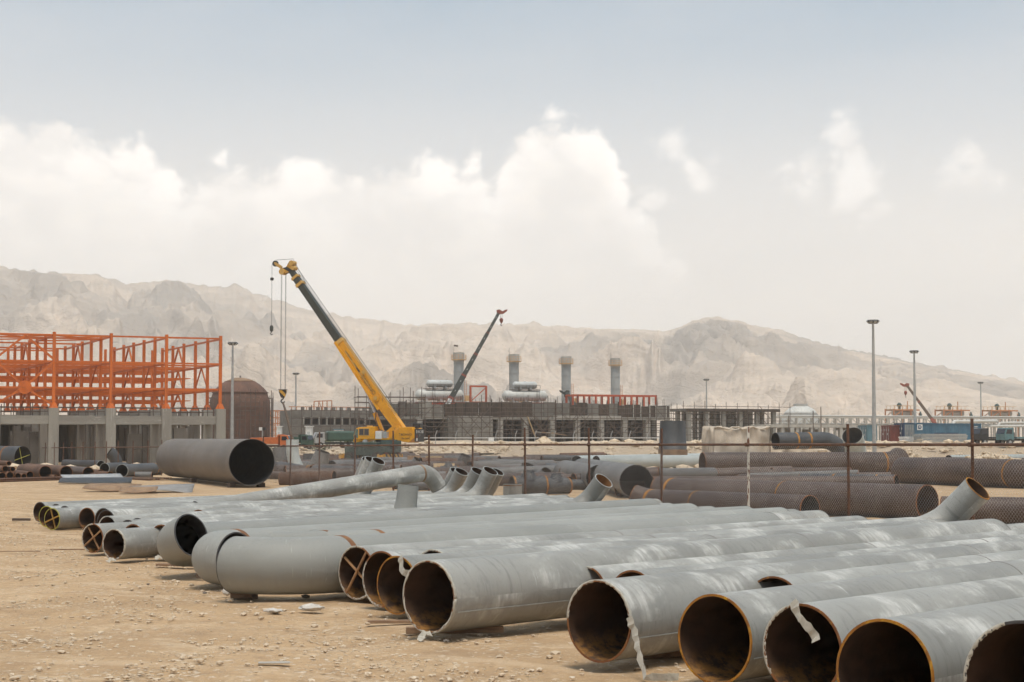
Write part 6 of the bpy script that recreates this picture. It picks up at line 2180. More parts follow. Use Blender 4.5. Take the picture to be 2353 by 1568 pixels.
for i, (x0, x1) in enumerate(((2053, 2112), (2168, 2228), (2277, 2338))):
    oo = ro + D_ * 6 + ZU * 0
    u0, u1 = u_of(x0, oo), u_of(x1, oo)
    t = thing('process_unit', ['left one of three orange process platforms above the pipe rack', 'middle one of three orange process platforms above the pipe rack', 'right one of three orange process platforms above the pipe rack'][i], 'process unit', gpt(oo, u0, 0, G0), 'orange process platforms')
    for row in (0, 3.5):
        for k in range(4):
            a = gpt(oo, u0 + (u1 - u0) * k / 3, row)
            member('column', 'faded_orange', 'box', (a.x, a.y, G0), (a.x, a.y, 10.2 if k < 3 else 9.2), .26, .26, t, D_)
        for z in (8.2, 9.9):
            member('beam', 'faded_orange', 'box', gpt(oo, u0, row, z), gpt(oo, u1, row, z), .24, .28, t)
        for k in range(6):
            a = gpt(oo, u0 + (u1 - u0) * (k + .3) / 6.5, row)
            member('rail_post', 'platform_orange', 'box', (a.x, a.y, 10), (a.x, a.y, 11.0), .08, .08, t)
        member('hand_rail', 'platform_orange', 'box', gpt(oo, u0, row, 11), gpt(oo, u1 - .3, row, 11), .08, .08, t)
        member('diagonal_brace', 'faded_orange', 'box', gpt(oo, u0, row, 8.2), gpt(oo, u0 + (u1 - u0) / 3, row, 9.9), .16, .16, t)
    MB().box(gpt(oo, (u0 + u1) / 2, 1.75, 10.05), (u1 - u0, 3.5, .12), E_, D_).build('deck', 'platform_orange', t)
    a = gpt(oo, u0 + (u1 - u0) * .36, 1.5, 0)
    MB().lathe((a.x, a.y, 10.1), [(.35, 0), (.35, .7), (.62, .8), (.62, 1.2), (.3, 1.6), (.05, 1.7)], 14).build('vent_drum', 'crane_green', t, smooth=True)
    b1, b2 = gpt(oo, u0 + 1, 1.7, 9.2), gpt(oo, u1 - 1, 1.7, 9.2)
    MB().cyl(b1, b2, .75, n=18).build('drum', 'vessel_white', t, smooth=True)
    a = gpt(oo, u0 + (u1 - u0) * .68, 1.5, 0)
    member('stand_pipe', 'faded_orange', 'rod', (a.x, a.y, 10), (a.x, a.y, 12.2), .25, .25, t)
    a = gpt(oo, u1 + .3, 0, 0)
    MB().lathe((a.x, a.y, 8.0), [(.1, 0), (.4, .15), (.45, .8), (.3, 1.1), (.12, 1.6)], 12).build('valve_bonnet', 'crane_green', t, smooth=True)
# white header pipes right of the containers
for k, (x0, x1, y, dp, r_, lab) in enumerate(((2195, 2290, 969, 300, .30, 'upper white header pipe with a dropped leg at far right'), (2210, 2420, 980, 305, .22, 'lower long white header pipe at far right'), (2300, 2420, 972, 310, .2, 'short white pipe at the right picture edge'))):
    a, b = at(x0, y, dp), at(x1, y - 1, dp + 9)
    d = (b - a).normalized()
    t = thing('white_pipe', lab, 'pipe', (a.x, a.y, G0), 'white header pipes')
    arc = arc_pts(a, -d, Vector((0, 0, -1)), .8, 6)
    MB().sweep([b] + arc + [arc[-1] - ZU * (arc[-1].z - G0)], r_, 14).build('run', 'vessel_white', t, smooth='all')
    for j in range(4):
        c = a.lerp(b, .15 + .26 * j)
        member('support', 'concrete_pale', 'box', (c.x, c.y, G0), (c.x, c.y, c.z - r_), .25, .25, t, D_)

# ------------------------------------------------------------------ yellow mobile crane
def yellow_crane():
    PV = at(917, 985, 190)
    h = Vector((-0.93, 0.37, 0)).normalized()
    c = Vector((h.y, -h.x, 0)) * -1          # towards the camera side
    if c.y > 0:
        c = -c
    base = Vector((PV.x, PV.y, 0)) + h * 1.7
    t = thing('mobile_crane', 'yellow mobile crane with a long raised boom in the middle of the yard', 'crane', base)
    Q = lambda a, b, z: Vector((PV.x, PV.y, 0)) + h * a + c * b + ZU * z
    # carrier
    cd = Vector((0.80, -0.60, 0)).normalized()
    cs = Vector((cd.y, -cd.x, 0))
    cc = at(852, 1040, 189)
    cc.z = 0
    K = lambda a, b, z: cc + cd * a + cs * b + ZU * z
    MB().box(K(0, 0, 1.55), (5.6, 2.3, 0.95), cd, cs).build('carrier_frame', 'crane_green', t, bevel=.06)
    MB().box(K(0.2, 0.1, 2.25), (3.4, 2.2, 0.5), cd, cs).build('carrier_deck', 'crane_green', t, bevel=.05)
    MB().box(K(2.9, 0, 2.05), (0.9, 2.4, 1.3), cd, cs).build('engine_hood', 'crane_green', t, bevel=.08)
    for k in range(5):
        MB().box(K(3.37, -.55 + .28 * k, 2.05), (.05, .16, .5), cd, cs).build('grille_slot', 'black_paint', t)
    MB().box(K(3.1, 1.0, 1.35), (.3, .3, .25), cd, cs).build('tail_lamp', 'red_container', t)
    MB().box(K(3.1, -1.0, 1.35), (.3, .3, .25), cd, cs).build('tail_lamp', 'red_container', t)
    MB().box(K(3.05, 0, .95), (.35, 2.7, .6), cd, cs).build('bumper_beam', 'hazard', t)
    MB().box(K(-3.0, 0, .95), (.35, 2.7, .6), cd, cs).build('bumper_beam', 'hazard', t)
    for a in (-1.9, 2.0):
        for b in (-1.15, 1.15):
            w = MB().cyl(K(a, b - .3, .72), K(a, b + .3, .72), .72, n=24)
            o = w.build('wheel', 'rubber', t, smooth=True)
            MB().cyl(K(a, b - .31, .72), K(a, b + .31, .72), .36, n=18).build('rim', 'crane_green', o, smooth=True)
    for a in (-2.75, 2.75):
        for b in (-1.9, 1.9):
            MB().box(K(a, b * .6, .95), (.4, 1.5, .35), cd, cs).build('outrigger_arm', 'crane_yellow', t)
            MB().cyl(K(a, b, .05), K(a, b, 1.25), .11, n=10).build('outrigger_jack', 'crane_buff', t, smooth=True)
            MB().box(K(a, b, .06), (.5, .5, .1), cd, cs).build('outrigger_pad', 'hazard', t)
    MB().cyl(Vector((base.x, base.y, 2.3)), Vector((base.x, base.y, 2.75)), 1.0, n=24).build('slew_ring', 'black_paint', t, smooth=True)
    # superstructure
    MB().prism([(-.8, 2.75), (3.4, 2.75), (4.95, 2.35), (5.0, 2.85), (2.6, 3.0), (0.9, 3.0), (-.8, 3.0)], 2.3, Q(0, 0, 0), h, ZU).build('deck', 'crane_yellow', t, bevel=.04)
    for b in (-.62, .62):
        MB().prism([(-.75, 2.9), (2.0, 2.9), (1.2, 3.7), (.55, 4.2), (-.2, 4.3), (-.75, 4.0)], .16, Q(0, b, 0), h, ZU).build('boom_cheek', 'crane_yellow', t, bevel=.02)
    MB().prism([(-.5, 2.55), (1.05, 2.95), (1.05, 3.1), (-.05, 4.15), (-1.55, 4.15), (-1.85, 3.6), (-1.85, 2.95), (-1.2, 2.45)], 2.5, Q(-.55, 0, 0), h, ZU).build('counterweight', 'crane_yellow', t, bevel=.05)
    rear = MB().box(Q(-2.44, 0, 3.25), (.06, 2.3, 1.4), h, c).build('rear_plate', 'black_paint', t)
    MB().box(Q(-2.3, .1, 4.3), (.9, .8, .5), h, c).build('winch_box', 'black_paint', t, bevel=.04)
    text_part('rear_number', '8 44-248', .52, Q(-2.49, .0, 3.62), -c * -1 if (-c).x > 0 else c, ZU, 'white_paint', t) if False else None
    rx = c if (ZU.cross(-c)).dot(h) > 0 else -c
    ex = Vector((h.x, h.y, 0)) * -1
    # the plate faces backwards (-h); its reading direction runs away from the camera side
    rd = ZU.cross(-h).normalized()
    text_part('rear_number', '8 44-248', .50, Q(-2.49, 0, 3.62), rd, ZU, 'white_paint', t)
    text_part('rear_number', '7', .34, Q(-2.49, 0, 3.2), rd, ZU, 'white_paint', t)
    MB().prism([(-.22, 0), (.22, 0), (0, .4)], .02, Q(-2.49, 0, 3.0) - rd * .75, rd, ZU).build('warning_triangle', 'red_container', t)
    MB().box(Q(-2.49, 0, 2.8) - rd * .75, (.3, .02, .3), rd, h).build('warning_label', 'white_paint', t)
    sd_ = ZU.cross(c).normalized()
    text_part('maker_lettering', 'TADANO', .36, Q(-1.35, 1.265, 3.32), sd_, ZU, 'black_paint', t)
    text_part('type_lettering', 'TR-250M', .25, Q(-1.35, 1.265, 2.9), sd_, ZU, 'black_paint', t)
    # cab
    cab = MB().prism([(2.35, 2.85), (4.75, 2.75), (4.95, 3.15), (4.62, 3.98), (4.3, 4.12), (2.35, 4.22)], 1.05, Q(0, .72, 0), h, ZU).build('cab', 'crane_yellow', t, bevel=.05)
    s0 = MB().prism([(3.05, 3.28), (4.2, 3.28), (4.2, 3.95), (3.05, 3.95)], .05, Q(0, 1.255, 0), h, ZU).build('side_window', 'dark_glass', cab)
    MB().prism([(2.98, 3.21), (4.27, 3.21), (4.27, 4.02), (2.98, 4.02)], .03, Q(0, 1.25, 0), h, ZU).build('window_frame', 'crane_buff', cab)
    MB().box(Q(3.62, 1.285, 3.61), (.05, .02, .67), h, c).build('window_bar', 'crane_buff', cab)
    MB().prism([(4.36, 2.95), (4.88, 3.1), (4.60, 3.93), (4.36, 3.93)], .05, Q(0, 1.25, 0), h, ZU).build('quarter_window', 'green_glass', cab)
    a_, b_ = Q(4.93, .72, 3.12), Q(4.66, .72, 3.95)
    MB().bar(a_ + h * .02, b_ + h * .02, .9, .04, h).build('windscreen', 'green_glass', cab)
    MB().box(Q(3.2, .72, 4.26), (.5, .5, .12), h, c).build('roof_light', 'crane_buff', cab)
    MB().box(Q(1.9, .95, 3.3), (.75, .5, .85), h, c).build('tool_box', 'white_paint', t)
    MB().box(Q(1.15, .95, 3.3), (.5, .5, .7), h, c).build('tool_box', 'mast_grey', t)
    MB().cyl(Q(3.5, 1.3, 2.55), Q(3.5, 1.0, 2.55), .28, n=16).build('light_housing', 'mast_grey', t, smooth=True)
    # boom
    tip = at(668, 622, 190 + 12.0 * .4)
    bd = (tip - PV).normalized()
    L = (tip - PV).length
    bu = (c.cross(bd)).normalized()
    if bu.z < 0:
        bu = -bu
    B = lambda s, u, w: PV + bd * s + bu * u + c * w

    def tapered(s0, s1, h0, h1, w, lo0, lo1, mat, name, par):
        vs = []
        for s_, hh, lo in ((s0, h0, lo0), (s1, h1, lo1)):
            vs += [B(s_, lo, -w / 2), B(s_, lo, w / 2), B(s_, lo + hh, w / 2), B(s_, lo + hh, -w / 2)]
        return MB().add(vs, [(0, 1, 2, 3), (7, 6, 5, 4), (0, 4, 5, 1), (1, 5, 6, 2), (2, 6, 7, 3), (3, 7, 4, 0)]).build(name, mat, par, bevel=.03)
    sy = L * .535
    bs = tapered(-.9, sy * .33, .95, 1.15, .85, -.32, -.55, 'crane_yellow', 'boom_base', t)
    bs2 = tapered(sy * .33 - .01, sy, 1.15, .92, .83, -.55, -.40, 'crane_yellow', 'boom_base', t)
    for s_ in (sy * .55, sy * .8):
        MB().box(B(s_, .05, .43), (2.4, .05, .1), bd, c, bu).build('boom_rail', 'crane_buff', t)
    MB().bar(B(1.5, .78, .3), B(sy, .62, .3), .12, .10, bu).build('boom_rail', 'crane_buff', t)
    MB().bar(B(3.0, -.55, .5), B(sy + .3, -.30, .5), .16, .26, bu).build('hose_tray', 'crane_yellow', t)
    for k in range(2):
        MB().box(B(sy * (.70 + .14 * k), .08, .425), (1.3, .03, .16), bd, c, bu).build('stowed_slot', 'black_paint', t)
    MB().cyl(B(4.2, -.05, .48), B(4.2, -.05, .60), .42, n=24).build('pivot_boss', 'crane_yellow', t, smooth=True)
    MB().cyl(B(4.2, -.05, .60), B(4.2, -.05, .68), .22, n=20).build('pivot_pin', 'crane_buff', t, smooth=True)
    MB().cyl(B(sy * .62, .5, .48), B(sy * .62, .5, .62), .22, n=16).build('pivot_boss', 'crane_buff', t, smooth=True)
    text_part('boom_lettering', 'TADANO', .62, B(sy * .50, .05, .432), -bd, bu if (-bd).cross(bu).dot(c) > 0 else -bu, 'black_paint', t)
    tapered(sy, L - 1.2, .84, .70, .72, -.36, -.32, 'crane_dark', 'boom_extension', t)
    tapered(sy - .15, sy + .28, 1.12, 1.10, .98, -.50, -.49, 'crane_buff', 'boom_collar', t)
    tapered(L - 2.2, L - 1.85, .95, .95, .88, -.45, -.45, 'crane_buff', 'boom_collar', t)
    tapered(L - 1.2, L - .9, .9, .9, .82, -.42, -.42, 'crane_buff', 'boom_collar', t)
    tapered(L - .9, L - .1, .6, .55, .6, -.25, -.2, 'crane_dark', 'boom_extension', t)
    # boom head with sheaves
    hd = Vector((0, 0, 0)) + h
    HP = B(L, 0, 0)
    head = MB().prism([(-.4, -.1), (.8, -.38), (1.3, -.1), (1.15, .25), (.45, .38), (.1, .95), (-.3, 1.05), (-.5, .6)], .6, HP, h, ZU).build('boom_head', 'hazard', t, bevel=.04)
    for a, z, r_ in ((.95, -.12, .34), (-.25, .8, .30), (-.45, .25, .24)):
        MB().cyl(HP + h * a + ZU * z - c * .42, HP + h * a + ZU * z + c * .42, r_, n=20).build('sheave', 'crane_buff', head, smooth=True)
    jib = MB().prism([(1.2, .2), (1.9, .65), (2.1, .95), (1.85, 1.0), (1.1, .5)], .3, HP, h, ZU).build('jib_nose', 'crane_buff', t)
    JP = HP + h * 1.95 + ZU * .85
    MB().cyl(JP - c * .12, JP + c * .12, .34, n=20).build('sheave', 'crane_dark', jib, smooth=True)
    # ropes along the boom and down to the hooks
    for w_, u_ in ((-.15, .66), (.12, .74), (.25, .60)):
        MB().cyl(B(1.5, u_ + .25, w_), B(L - .6, u_ + .1, w_), .028, n=5).build('hoist_rope', 'cable', t, smooth=True)
    MB().cyl(HP + h * -.3 + ZU * 1.3, JP + ZU * .4, .025, n=5).build('hoist_rope', 'cable', t, smooth=True)
    MB().cyl(B(L - 3, .62, .1), HP - h * .3 + ZU * 1.25, .025, n=5).build('hoist_rope', 'cable', t, smooth=True)
    # main hook block
    hb = at(650, 897, HP.y)
    top = HP + h * .9 - ZU * .3
    blk = MB().prism([(-.42, 0), (-.42, -.25), (-.2, -.85), (.2, -.85), (.42, -.25), (.42, 0), (.34, .06), (-.34, .06)], .4, hb, Vector((1, 0, 0)), ZU).build('hook_block', 'hazard', t, bevel=.03)
    MB().box(hb + ZU * .06, (1.0, .5, .06), (1, 0, 0), (0, 1, 0)).build('block_plate', 'crane_dark', blk)
    for x in (-.30, -.22, .22, .30):
        MB().cyl(hb + Vector((x, 0, .05)), Vector((hb.x + x * .9, hb.y, top.z)), .02, n=5).build('hoist_rope', 'cable', t, smooth=True)
    hk = hb - ZU * 1.05
    pts = [hk + Vector((0.05, 0, .25)), hk + Vector((.05, 0, .1)), hk + Vector((-.12, 0, -.02)), hk + Vector((-.2, 0, -.22)), hk + Vector((-.05, 0, -.40)), hk + Vector((.14, 0, -.34)), hk + Vector((.2, 0, -.18))]
    MB().sweep(pts, [.08, .08, .08, .08, .08, .07, .04], 8, cap=True).build('hook', 'crane_dark', blk, smooth=True)
    # auxiliary hook and its trip weight
    ax_ = at(633.5, 748, JP.y)
    ax_.x = JP.x + h.x * .42
    MB().cyl((ax_.x, ax_.y, ax_.z), (ax_.x, ax_.y, JP.z), .022, n=5).build('hoist_rope', 'cable', t, smooth=True)
    aux = MB().lathe((ax_.x, ax_.y, ax_.z - .7), [(.1, 0), (.2, .1), (.22, .5), (.12, .7)], 12).build('auxiliary_hook', 'crane_dark', t, smooth=True)
    hk = Vector((ax_.x, ax_.y, ax_.z - .8))
    pts = [hk + Vector((0, 0, .15)), hk + Vector((-.02, 0, 0)), hk + Vector((-.14, 0, -.12)), hk + Vector((-.02, 0, -.28)), hk + Vector((.13, 0, -.18))]
    MB().sweep(pts, .05, 8, cap=True).build('hook', 'crane_dark', aux, smooth=True)
    MB().lathe((ax_.x, ax_.y, JP.z - 1.9), [(.16, 0), (.2, .06), (.2, .26), (.14, .32)], 12).build('trip_weight', 'black_paint', t, smooth=True)
    # luffing cylinder
    lo, hi = PV + h * 1.75 + ZU * -.9, B(6.6, -.55, 0)
    mid = lo.lerp(hi, .45)
    MB().bar(lo, mid, .42, .42, c).build('cylinder_barrel', 'crane_yellow', t, bevel=.05)
    MB().cyl(mid, hi, .13, n=14).build('cylinder_rod', 'chrome', t, smooth=True)
    MB().sweep([B(3.4, -.5, .5), B(2.4, -1.4, .6), B(1.2, -1.75, .55), B(.3, -1.2, .5)], .05, 8).build('hose', 'black_paint', t, smooth=True)
    # strap from the hook to the pale curved piece
    g = at(683, 1040, hb.y - 3)
    st = [hb - ZU * 1.35, at(658, 950, hb.y - 1), at(668, 995, hb.y - 2), at(675, 1018, hb.y - 2.6), g]
    o = MB().sweep(st, [.10, .15, .17, .15, .09], 8, cap=True).build('lifting_strap', 'timber_dark', None, smooth=True)
    tag(o, 'dark lifting strap hanging from the yellow crane hook', 'strap')


yellow_crane()


# ------------------------------------------------------------------ far cranes, only their booms rise above the works
def far_crane(label, foot_px, tip_px, depth, mats, gz, hook_px, sections=4, sign=False, w=.95):
    A, B = at(*foot_px, depth), at(*tip_px, depth + 3)
    d = (B - A).normalized()
    side = Vector((0, -1, 0))
    t = thing('mobile_crane', label, 'crane', (A.x, A.y, gz))
    L = (B - A).length
    up = side.cross(d).normalized()
    # carrier and lower boom behind the works
    low = A - d * ((A.z - gz - 2.0) / d.z)
    cx = Vector((low.x, low.y, 0))
    MB().box(cx + ZU * (gz + 1.2), (7, 2.6, 1.2), E_, D_).build('carrier', mats[1], t, bevel=.05)
    MB().box(cx - E_ * 1 + ZU * (gz + 2.4), (3.2, 2.4, 1.2), E_, D_).build('superstructure', mats[1], t, bevel=.05)
    for a in (-2.6, -1.2, 1.2, 2.6):
        for b in (-1.1, 1.1):
            MB().cyl(cx + E_ * a + D_ * (b - .2) + ZU * (gz + .6), cx + E_ * a + D_ * (b + .2) + ZU * (gz + .6), .6, n=16).build('wheel', 'rubber', t, smooth=True)
    MB().bar(low, A, w * 1.1, w * 1.2, up).build('boom_base', mats[1], t)
    for k in range(sections):
        a, b = A + d * L * k / sections, A + d * (L * (k + 1) / sections)
        ww = w * (1 - .15 * k)
        MB().bar(a, b, ww * .8, ww, up).build('boom_section', mats[0], t)
        if k:
            MB().bar(a - d * .12, a + d * .18, ww * 1.0, ww * 1.2, up).build('boom_collar', mats[1], t)
        if sign:
            for j in (.3, .75):
                c = a.lerp(b, j) + side * (ww * .41)
                MB().box(c, (.28, .02, .07), d, side.cross(d), side).build('boom_mark', 'white_paint', t) if False else MB().bar(c - d * .14, c + d * .14, .07, .02, side).build('boom_mark', 'white_paint', t)
    s = 1 if hook_px[0] > tip_px[0] else -1
    head = MB().prism([(-.4, -.3), (.7, -.3), (1.4, .2), (1.5, .5), (1.1, .45), (.6, .15), (.1, .5), (-.5, .4)] if s > 0 else [(.4, -.3), (.5, .4), (-.1, .5), (-.6, .15), (-1.1, .45), (-1.5, .5), (-1.4, .2), (-.7, -.3)], .5, B, Vector((1, 0, 0)), ZU).build('boom_head', mats[1], t)
    hk = at(*hook_px, B.y)
    for x in (-.14, .14):
        MB().cyl(hk + Vector((x, 0, .4)), Vector((hk.x + x, hk.y, B.z - .1)), .03, n=5).build('hoist_rope', 'cable', t, smooth=True)
    bl = MB().lathe(hk - ZU * .4, [(.1, 0), (.3, .3), (.34, .7), (.15, .95)], 12).build('hook_block', mats[1], t, smooth=True)
    pts = [hk + Vector((0, 0, -.35)), hk + Vector((-.02, 0, -.55)), hk + Vector((-.15, 0, -.7)), hk + Vector((0, 0, -.88)), hk + Vector((.15, 0, -.75))]
    MB().sweep(pts, .06, 8, cap=True).build('hook', 'crane_dark', bl, smooth=True)
    if sign:
        c = A - d * .9 + side * .62
        MB().bar(c - d * 1.0, c + d * .5, .75, .04, side).build('boom_sign', 'white_paint', t)
        text_part('boom_lettering', 'TADANO', .5, c - d * .3 + side * .03, d, side.cross(d), 'black_paint', t)
    return t


far_crane('dark boom with red collars rising behind the left vessel pair', (1038, 913), (1147, 718), 309, ('crane_dark', 'dull_red'), G0, (1152, 738), 4, True, .95)
far_crane('small brown crane boom leaning left above the blue containers', (2140, 962), (2084, 886), 372, ('timber_dark', 'dull_red'), G0, (2081, 904), 2, False, .55)
far_crane('short dark crane boom poking up beside the third stack', (1316, 926), (1303, 903), 327, ('crane_dark', 'crane_dark'), G0, (1300, 910), 1, False, .7)


# ------------------------------------------------------------------ floodlight masts
def mast(label, px, topy, proto=None):
    depth = F * 12.6 / (HOR - topy)
    b = at(px, 1000, depth)
    gz = ground_z(b.x, b.y)
    t = thing('floodlight_mast', label, 'floodlight mast', (b.x, b.y, gz), 'tall floodlight masts')
    tz = 15.6 - gz
    H_ = Vector((b.x, b.y, gz))
    MB().sweep([H_, H_ + ZU * tz * .5, H_ + ZU * (tz - .3)], [.24, .19, .12], 14).build('pole', 'mast_grey', t, smooth='all')
    n = 14
    pts = [H_ + Vector((math.cos(2 * math.pi * k / n) * .38, math.sin(2 * math.pi * k / n) * .38, tz - .15)) for k in range(n)]
    m = MB()
    for k in range(n):
        m.bar(pts[k], pts[(k + 1) % n], .06, .06)
    for k in range(4):
        m.bar(H_ + ZU * (tz - .15), pts[(k * n) // 4], .06, .06)
    m.build('head_frame', 'lamp_dark', t)
    for k in range(8):
        a = 2 * math.pi * k / 8 + .2
        o = Vector((math.cos(a), math.sin(a), 0))
        c = H_ + o * .50 + ZU * (tz - .12)
        dn = (o * .75 - ZU * .65).normalized()
        sx = dn.cross(ZU).normalized()
        f = MB().box(c, (.36, .22, .36), sx, dn, sx.cross(dn)).build('floodlight', 'lamp_dark', t)
        MB().box(c + dn * .115, (.3, .02, .3), sx, dn, sx.cross(dn)).build('lens', 'mast_grey', f)
    return t


mast('floodlight mast right of the orange steel frame', 533, 788)
mast('short floodlight mast left of the yellow crane boom', 679, 858)
mast('distant floodlight mast above the open pavilion', 1624, 872)
mast('tallest floodlight mast at right', 2009, 737)
mast('floodlight mast behind the blue container, second tallest at right', 2103, 807)
mast('small floodlight mast nearest the right edge', 2255, 879)


# ------------------------------------------------------------------ shipping containers
def container(label, px, depth, L, H, side_mat, door_mat, z, off=0.0, logo=False, w=2.44):
    """near left corner at photo column px; long side along the site grid"""
    b = at(px, 1000, depth)
    O = Vector((b.x, b.y, z))
    t = thing('shipping_container', label, 'container', O, 'shipping containers')
    n = int(L / .28)
    vs, fs = [], []
    for i in range(n + 1):
        q = (0, 0.05, 0.05, 0)[i % 4]
        x = L * i / n
        vs += [O + E_ * x + D_ * (.03 + q) + ZU * .16, O + E_ * x + D_ * (.03 + q) + ZU * (H - .12)]
    for i in range(n):
        fs.append((2 * i, 2 * i + 2, 2 * i + 3, 2 * i + 1))
    MB().add(vs, fs).build('side_panel', side_mat, t)
    MB().box(O + E_ * L / 2 + D_ * (w / 2 + .08) + ZU * H / 2, (L - .1, w - .2, H - .1), E_, D_).build('body', side_mat, t)
    for zz in (.08, H - .06):
        MB().box(O + E_ * L / 2 + D_ * .02 + ZU * zz, (L, .1, .16 if zz < 1 else .12), E_, D_).build('side_rail', side_mat, t)
    for x in (0.06, L - .06):
        MB().box(O + E_ * x + D_ * .015 + ZU * H / 2, (.14, .13, H - .02), E_, D_).build('corner_post', side_mat, t)
    MB().box(O + E_ * L / 2 + D_ * w / 2 + ZU * (H + .01), (L, w, .05), E_, D_).build('roof', side_mat, t)
    for k in (0, 1):
        dr = MB().box(O - E_ * .02 + D_ * (w * (.27 + .46 * k)) + ZU * H / 2, (.06, w * .44, H - .3), E_, D_).build('door', door_mat, t)
        for j in (-.25, .25):
            MB().cyl(O - E_ * .09 + D_ * (w * (.27 + .46 * k) + j) + ZU * .2, O - E_ * .09 + D_ * (w * (.27 + .46 * k) + j) + ZU * (H - .2), .03, n=6).build('lock_rod', 'mast_grey', dr, smooth=True)
        for j, zz in ((-.3, .7), (.3, .7), (0.0, .45)):
            MB().box(O - E_ * .06 + D_ * (w * (.27 + .46 * k) + j) + ZU * H * zz, (.02, .2, .3), E_, D_).build('door_label', 'pale_plate' if door_mat != 'navy_container' else 'white_paint', dr)
    if logo:
        MB().box(O + E_ * .9 - D_ * .01 + ZU * (H - .55), (.95, .03, .8), E_, D_).build('logo_panel', 'white_paint', t)
        c = O + E_ * .9 - D_ * .035 + ZU * (H - .55)
        MB().prism([(-.3, -.25), (.15, -.25), (.32, .05), (.15, .27), (-.3, .27)], .02, c, E_, ZU).build('logo_mark', 'navy_container', t)
        MB().prism([(-.14, -.05), (.1, -.05), (.1, .15), (-.14, .15)], .02, c - D_ * .012, E_, ZU).build('logo_mark', 'white_paint', t)
        MB().box(O + E_ * L * .47 - D_ * .0 + ZU * H * .32, (L * .36, .02, H * .34), E_, D_).build('repaint_patch', 'navy_container', t)
        for k in range(3):
            MB().box(O + E_ * (L - .9) - D_ * .01 + ZU * (H - .45 - .25 * k), (.6, .02, .1), E_, D_).build('stencil_mark', 'white_paint', t)
    return t


CZ = 2.45
container('long blue container with a white logo panel and a dark repainted patch', 2102, 252, 11.9, 2.6, 'blue_container', 'grey_door', CZ, logo=True)
container('navy blue container end between the rusty red one and the long blue one', 2076, 262, 5.9, 2.75, 'navy_container', 'navy_container', CZ)
container('rusty red container with its doors towards the yard', 2046, 262, 2.0, 2.4, 'red_container', 'red_container', CZ)
container('pale teal container at the left of the container row', 1993, 252, 1.7, 2.55, 'teal_container', 'teal_container', CZ - .2)
# stacks of pale sheets in front of the long container
for k, (x0, x1, y0, n, lab) in enumerate(((2107, 2215, 1012, 6, 'stack of long pale planks in front of the blue container'), (2075, 2092, 1013, 4, 'small stack of white bags in front of the container doors'))):
    a, b = at(x0, y0, 243), at(x1, y0, 249)
    t = thing('plank_stack', lab, 'stack', (a.x, a.y, 2.2), 'stacks before the containers')
    for j in range(n):
        e = .25 * ((j * 7) % 4) / 3
        MB().bar(a + E_ * e + ZU * (2.45 + .2 * j - a.z), b - E_ * e + ZU * (2.45 + .2 * j - b.z), 1.4, .15).build('plank' if k == 0 else 'bag', 'concrete_pale' if k == 0 else 'white_paint', t)


# ------------------------------------------------------------------ tarpaulin-covered stack behind the pale pipes
def tarp_box():
    a, b = at(1640, 1010, 176), at(1768, 1010, 179)
    d = (Vector((b.x, b.y, 0)) - Vector((a.x, a.y, 0)))
    L = d.length
    d.normalize()
    s_ = Vector((-d.y, d.x, 0))
    t = thing('tarp_shelter', 'cage covered with beige tarpaulin behind the pale pipes', 'tarpaulin', (a.x, a.y, 0))
    rr = random.Random(8)
    H_, W = 3.95, 2.2
    n = 60
    vs, fs = [], []
    per = [(0, 0, L, 0), (L, 0, L, W), (L, W, 0, W), (0, W, 0, 0)]
    ring = []
    for (x0, y0, x1, y1) in per:
        for k in range(n // 2):
            ring.append((x0 + (x1 - x0) * k / (n // 2), y0 + (y1 - y0) * k / (n // 2)))
    m = len(ring)
    rows = 12
    for j in range(rows + 1):
        z = H_ * j / rows
        for i, (x, y) in enumerate(ring):
            fold = .10 * math.sin(i * .62 + .9 * math.sin(j * .5)) + .06 * math.sin(i * 1.9 + j * .55) + .08 * math.sin(i * .21 + j * .8)
            bul = 0.05 * math.sin(math.pi * j / rows)
            nx, ny = (0, -1) if i < n // 2 else (1, 0) if i < n else (0, 1) if i < 3 * n // 2 else (-1, 0)
            top = .20 * math.sin(i * .41) * (j / rows) ** 4
            p = Vector((a.x, a.y, 0)) + d * (x + nx * (fold + bul)) + s_ * (y + ny * (fold + bul)) + ZU * (z + top + (.05 if j else 0))
            vs.append(p)
    for j in range(rows):
        for i in range(m):
            k = (i + 1) % m
            fs.append((j * m + i, j * m + k, (j + 1) * m + k, (j + 1) * m + i))
    vs.append(Vector((a.x, a.y, 0)) + d * L / 2 + s_ * W / 2 + ZU * (H_ - .08))
    for i in range(m):
        fs.append((rows * m + i, rows * m + (i + 1) % m, len(vs) - 1))
    MB().add(vs, fs).build('cover', 'tarp', t, smooth='all')
    # rolled hem with sagging edge along the top and frame poles
    hem = [Vector((a.x, a.y, 0)) + d * (L * k / 16) - s_ * .12 + ZU * (H_ + .02 + .12 * math.sin(k * 1.3) + .06 * math.sin(k * 2.9)) for k in range(17)]
    MB().sweep(hem, .09, 8, cap=True).build('rolled_hem', 'tarp', t, smooth='all')
    for x in (L - .02,):
        q = Vector((a.x, a.y, 0)) + d * x - s_ * .16
        MB().cyl((q.x, q.y, 0), (q.x, q.y, H_ + (.3 if x > L * .9 else .05)), .04, n=8).build('frame_pole', 'scaffold_steel', t, smooth=True)


tarp_box()


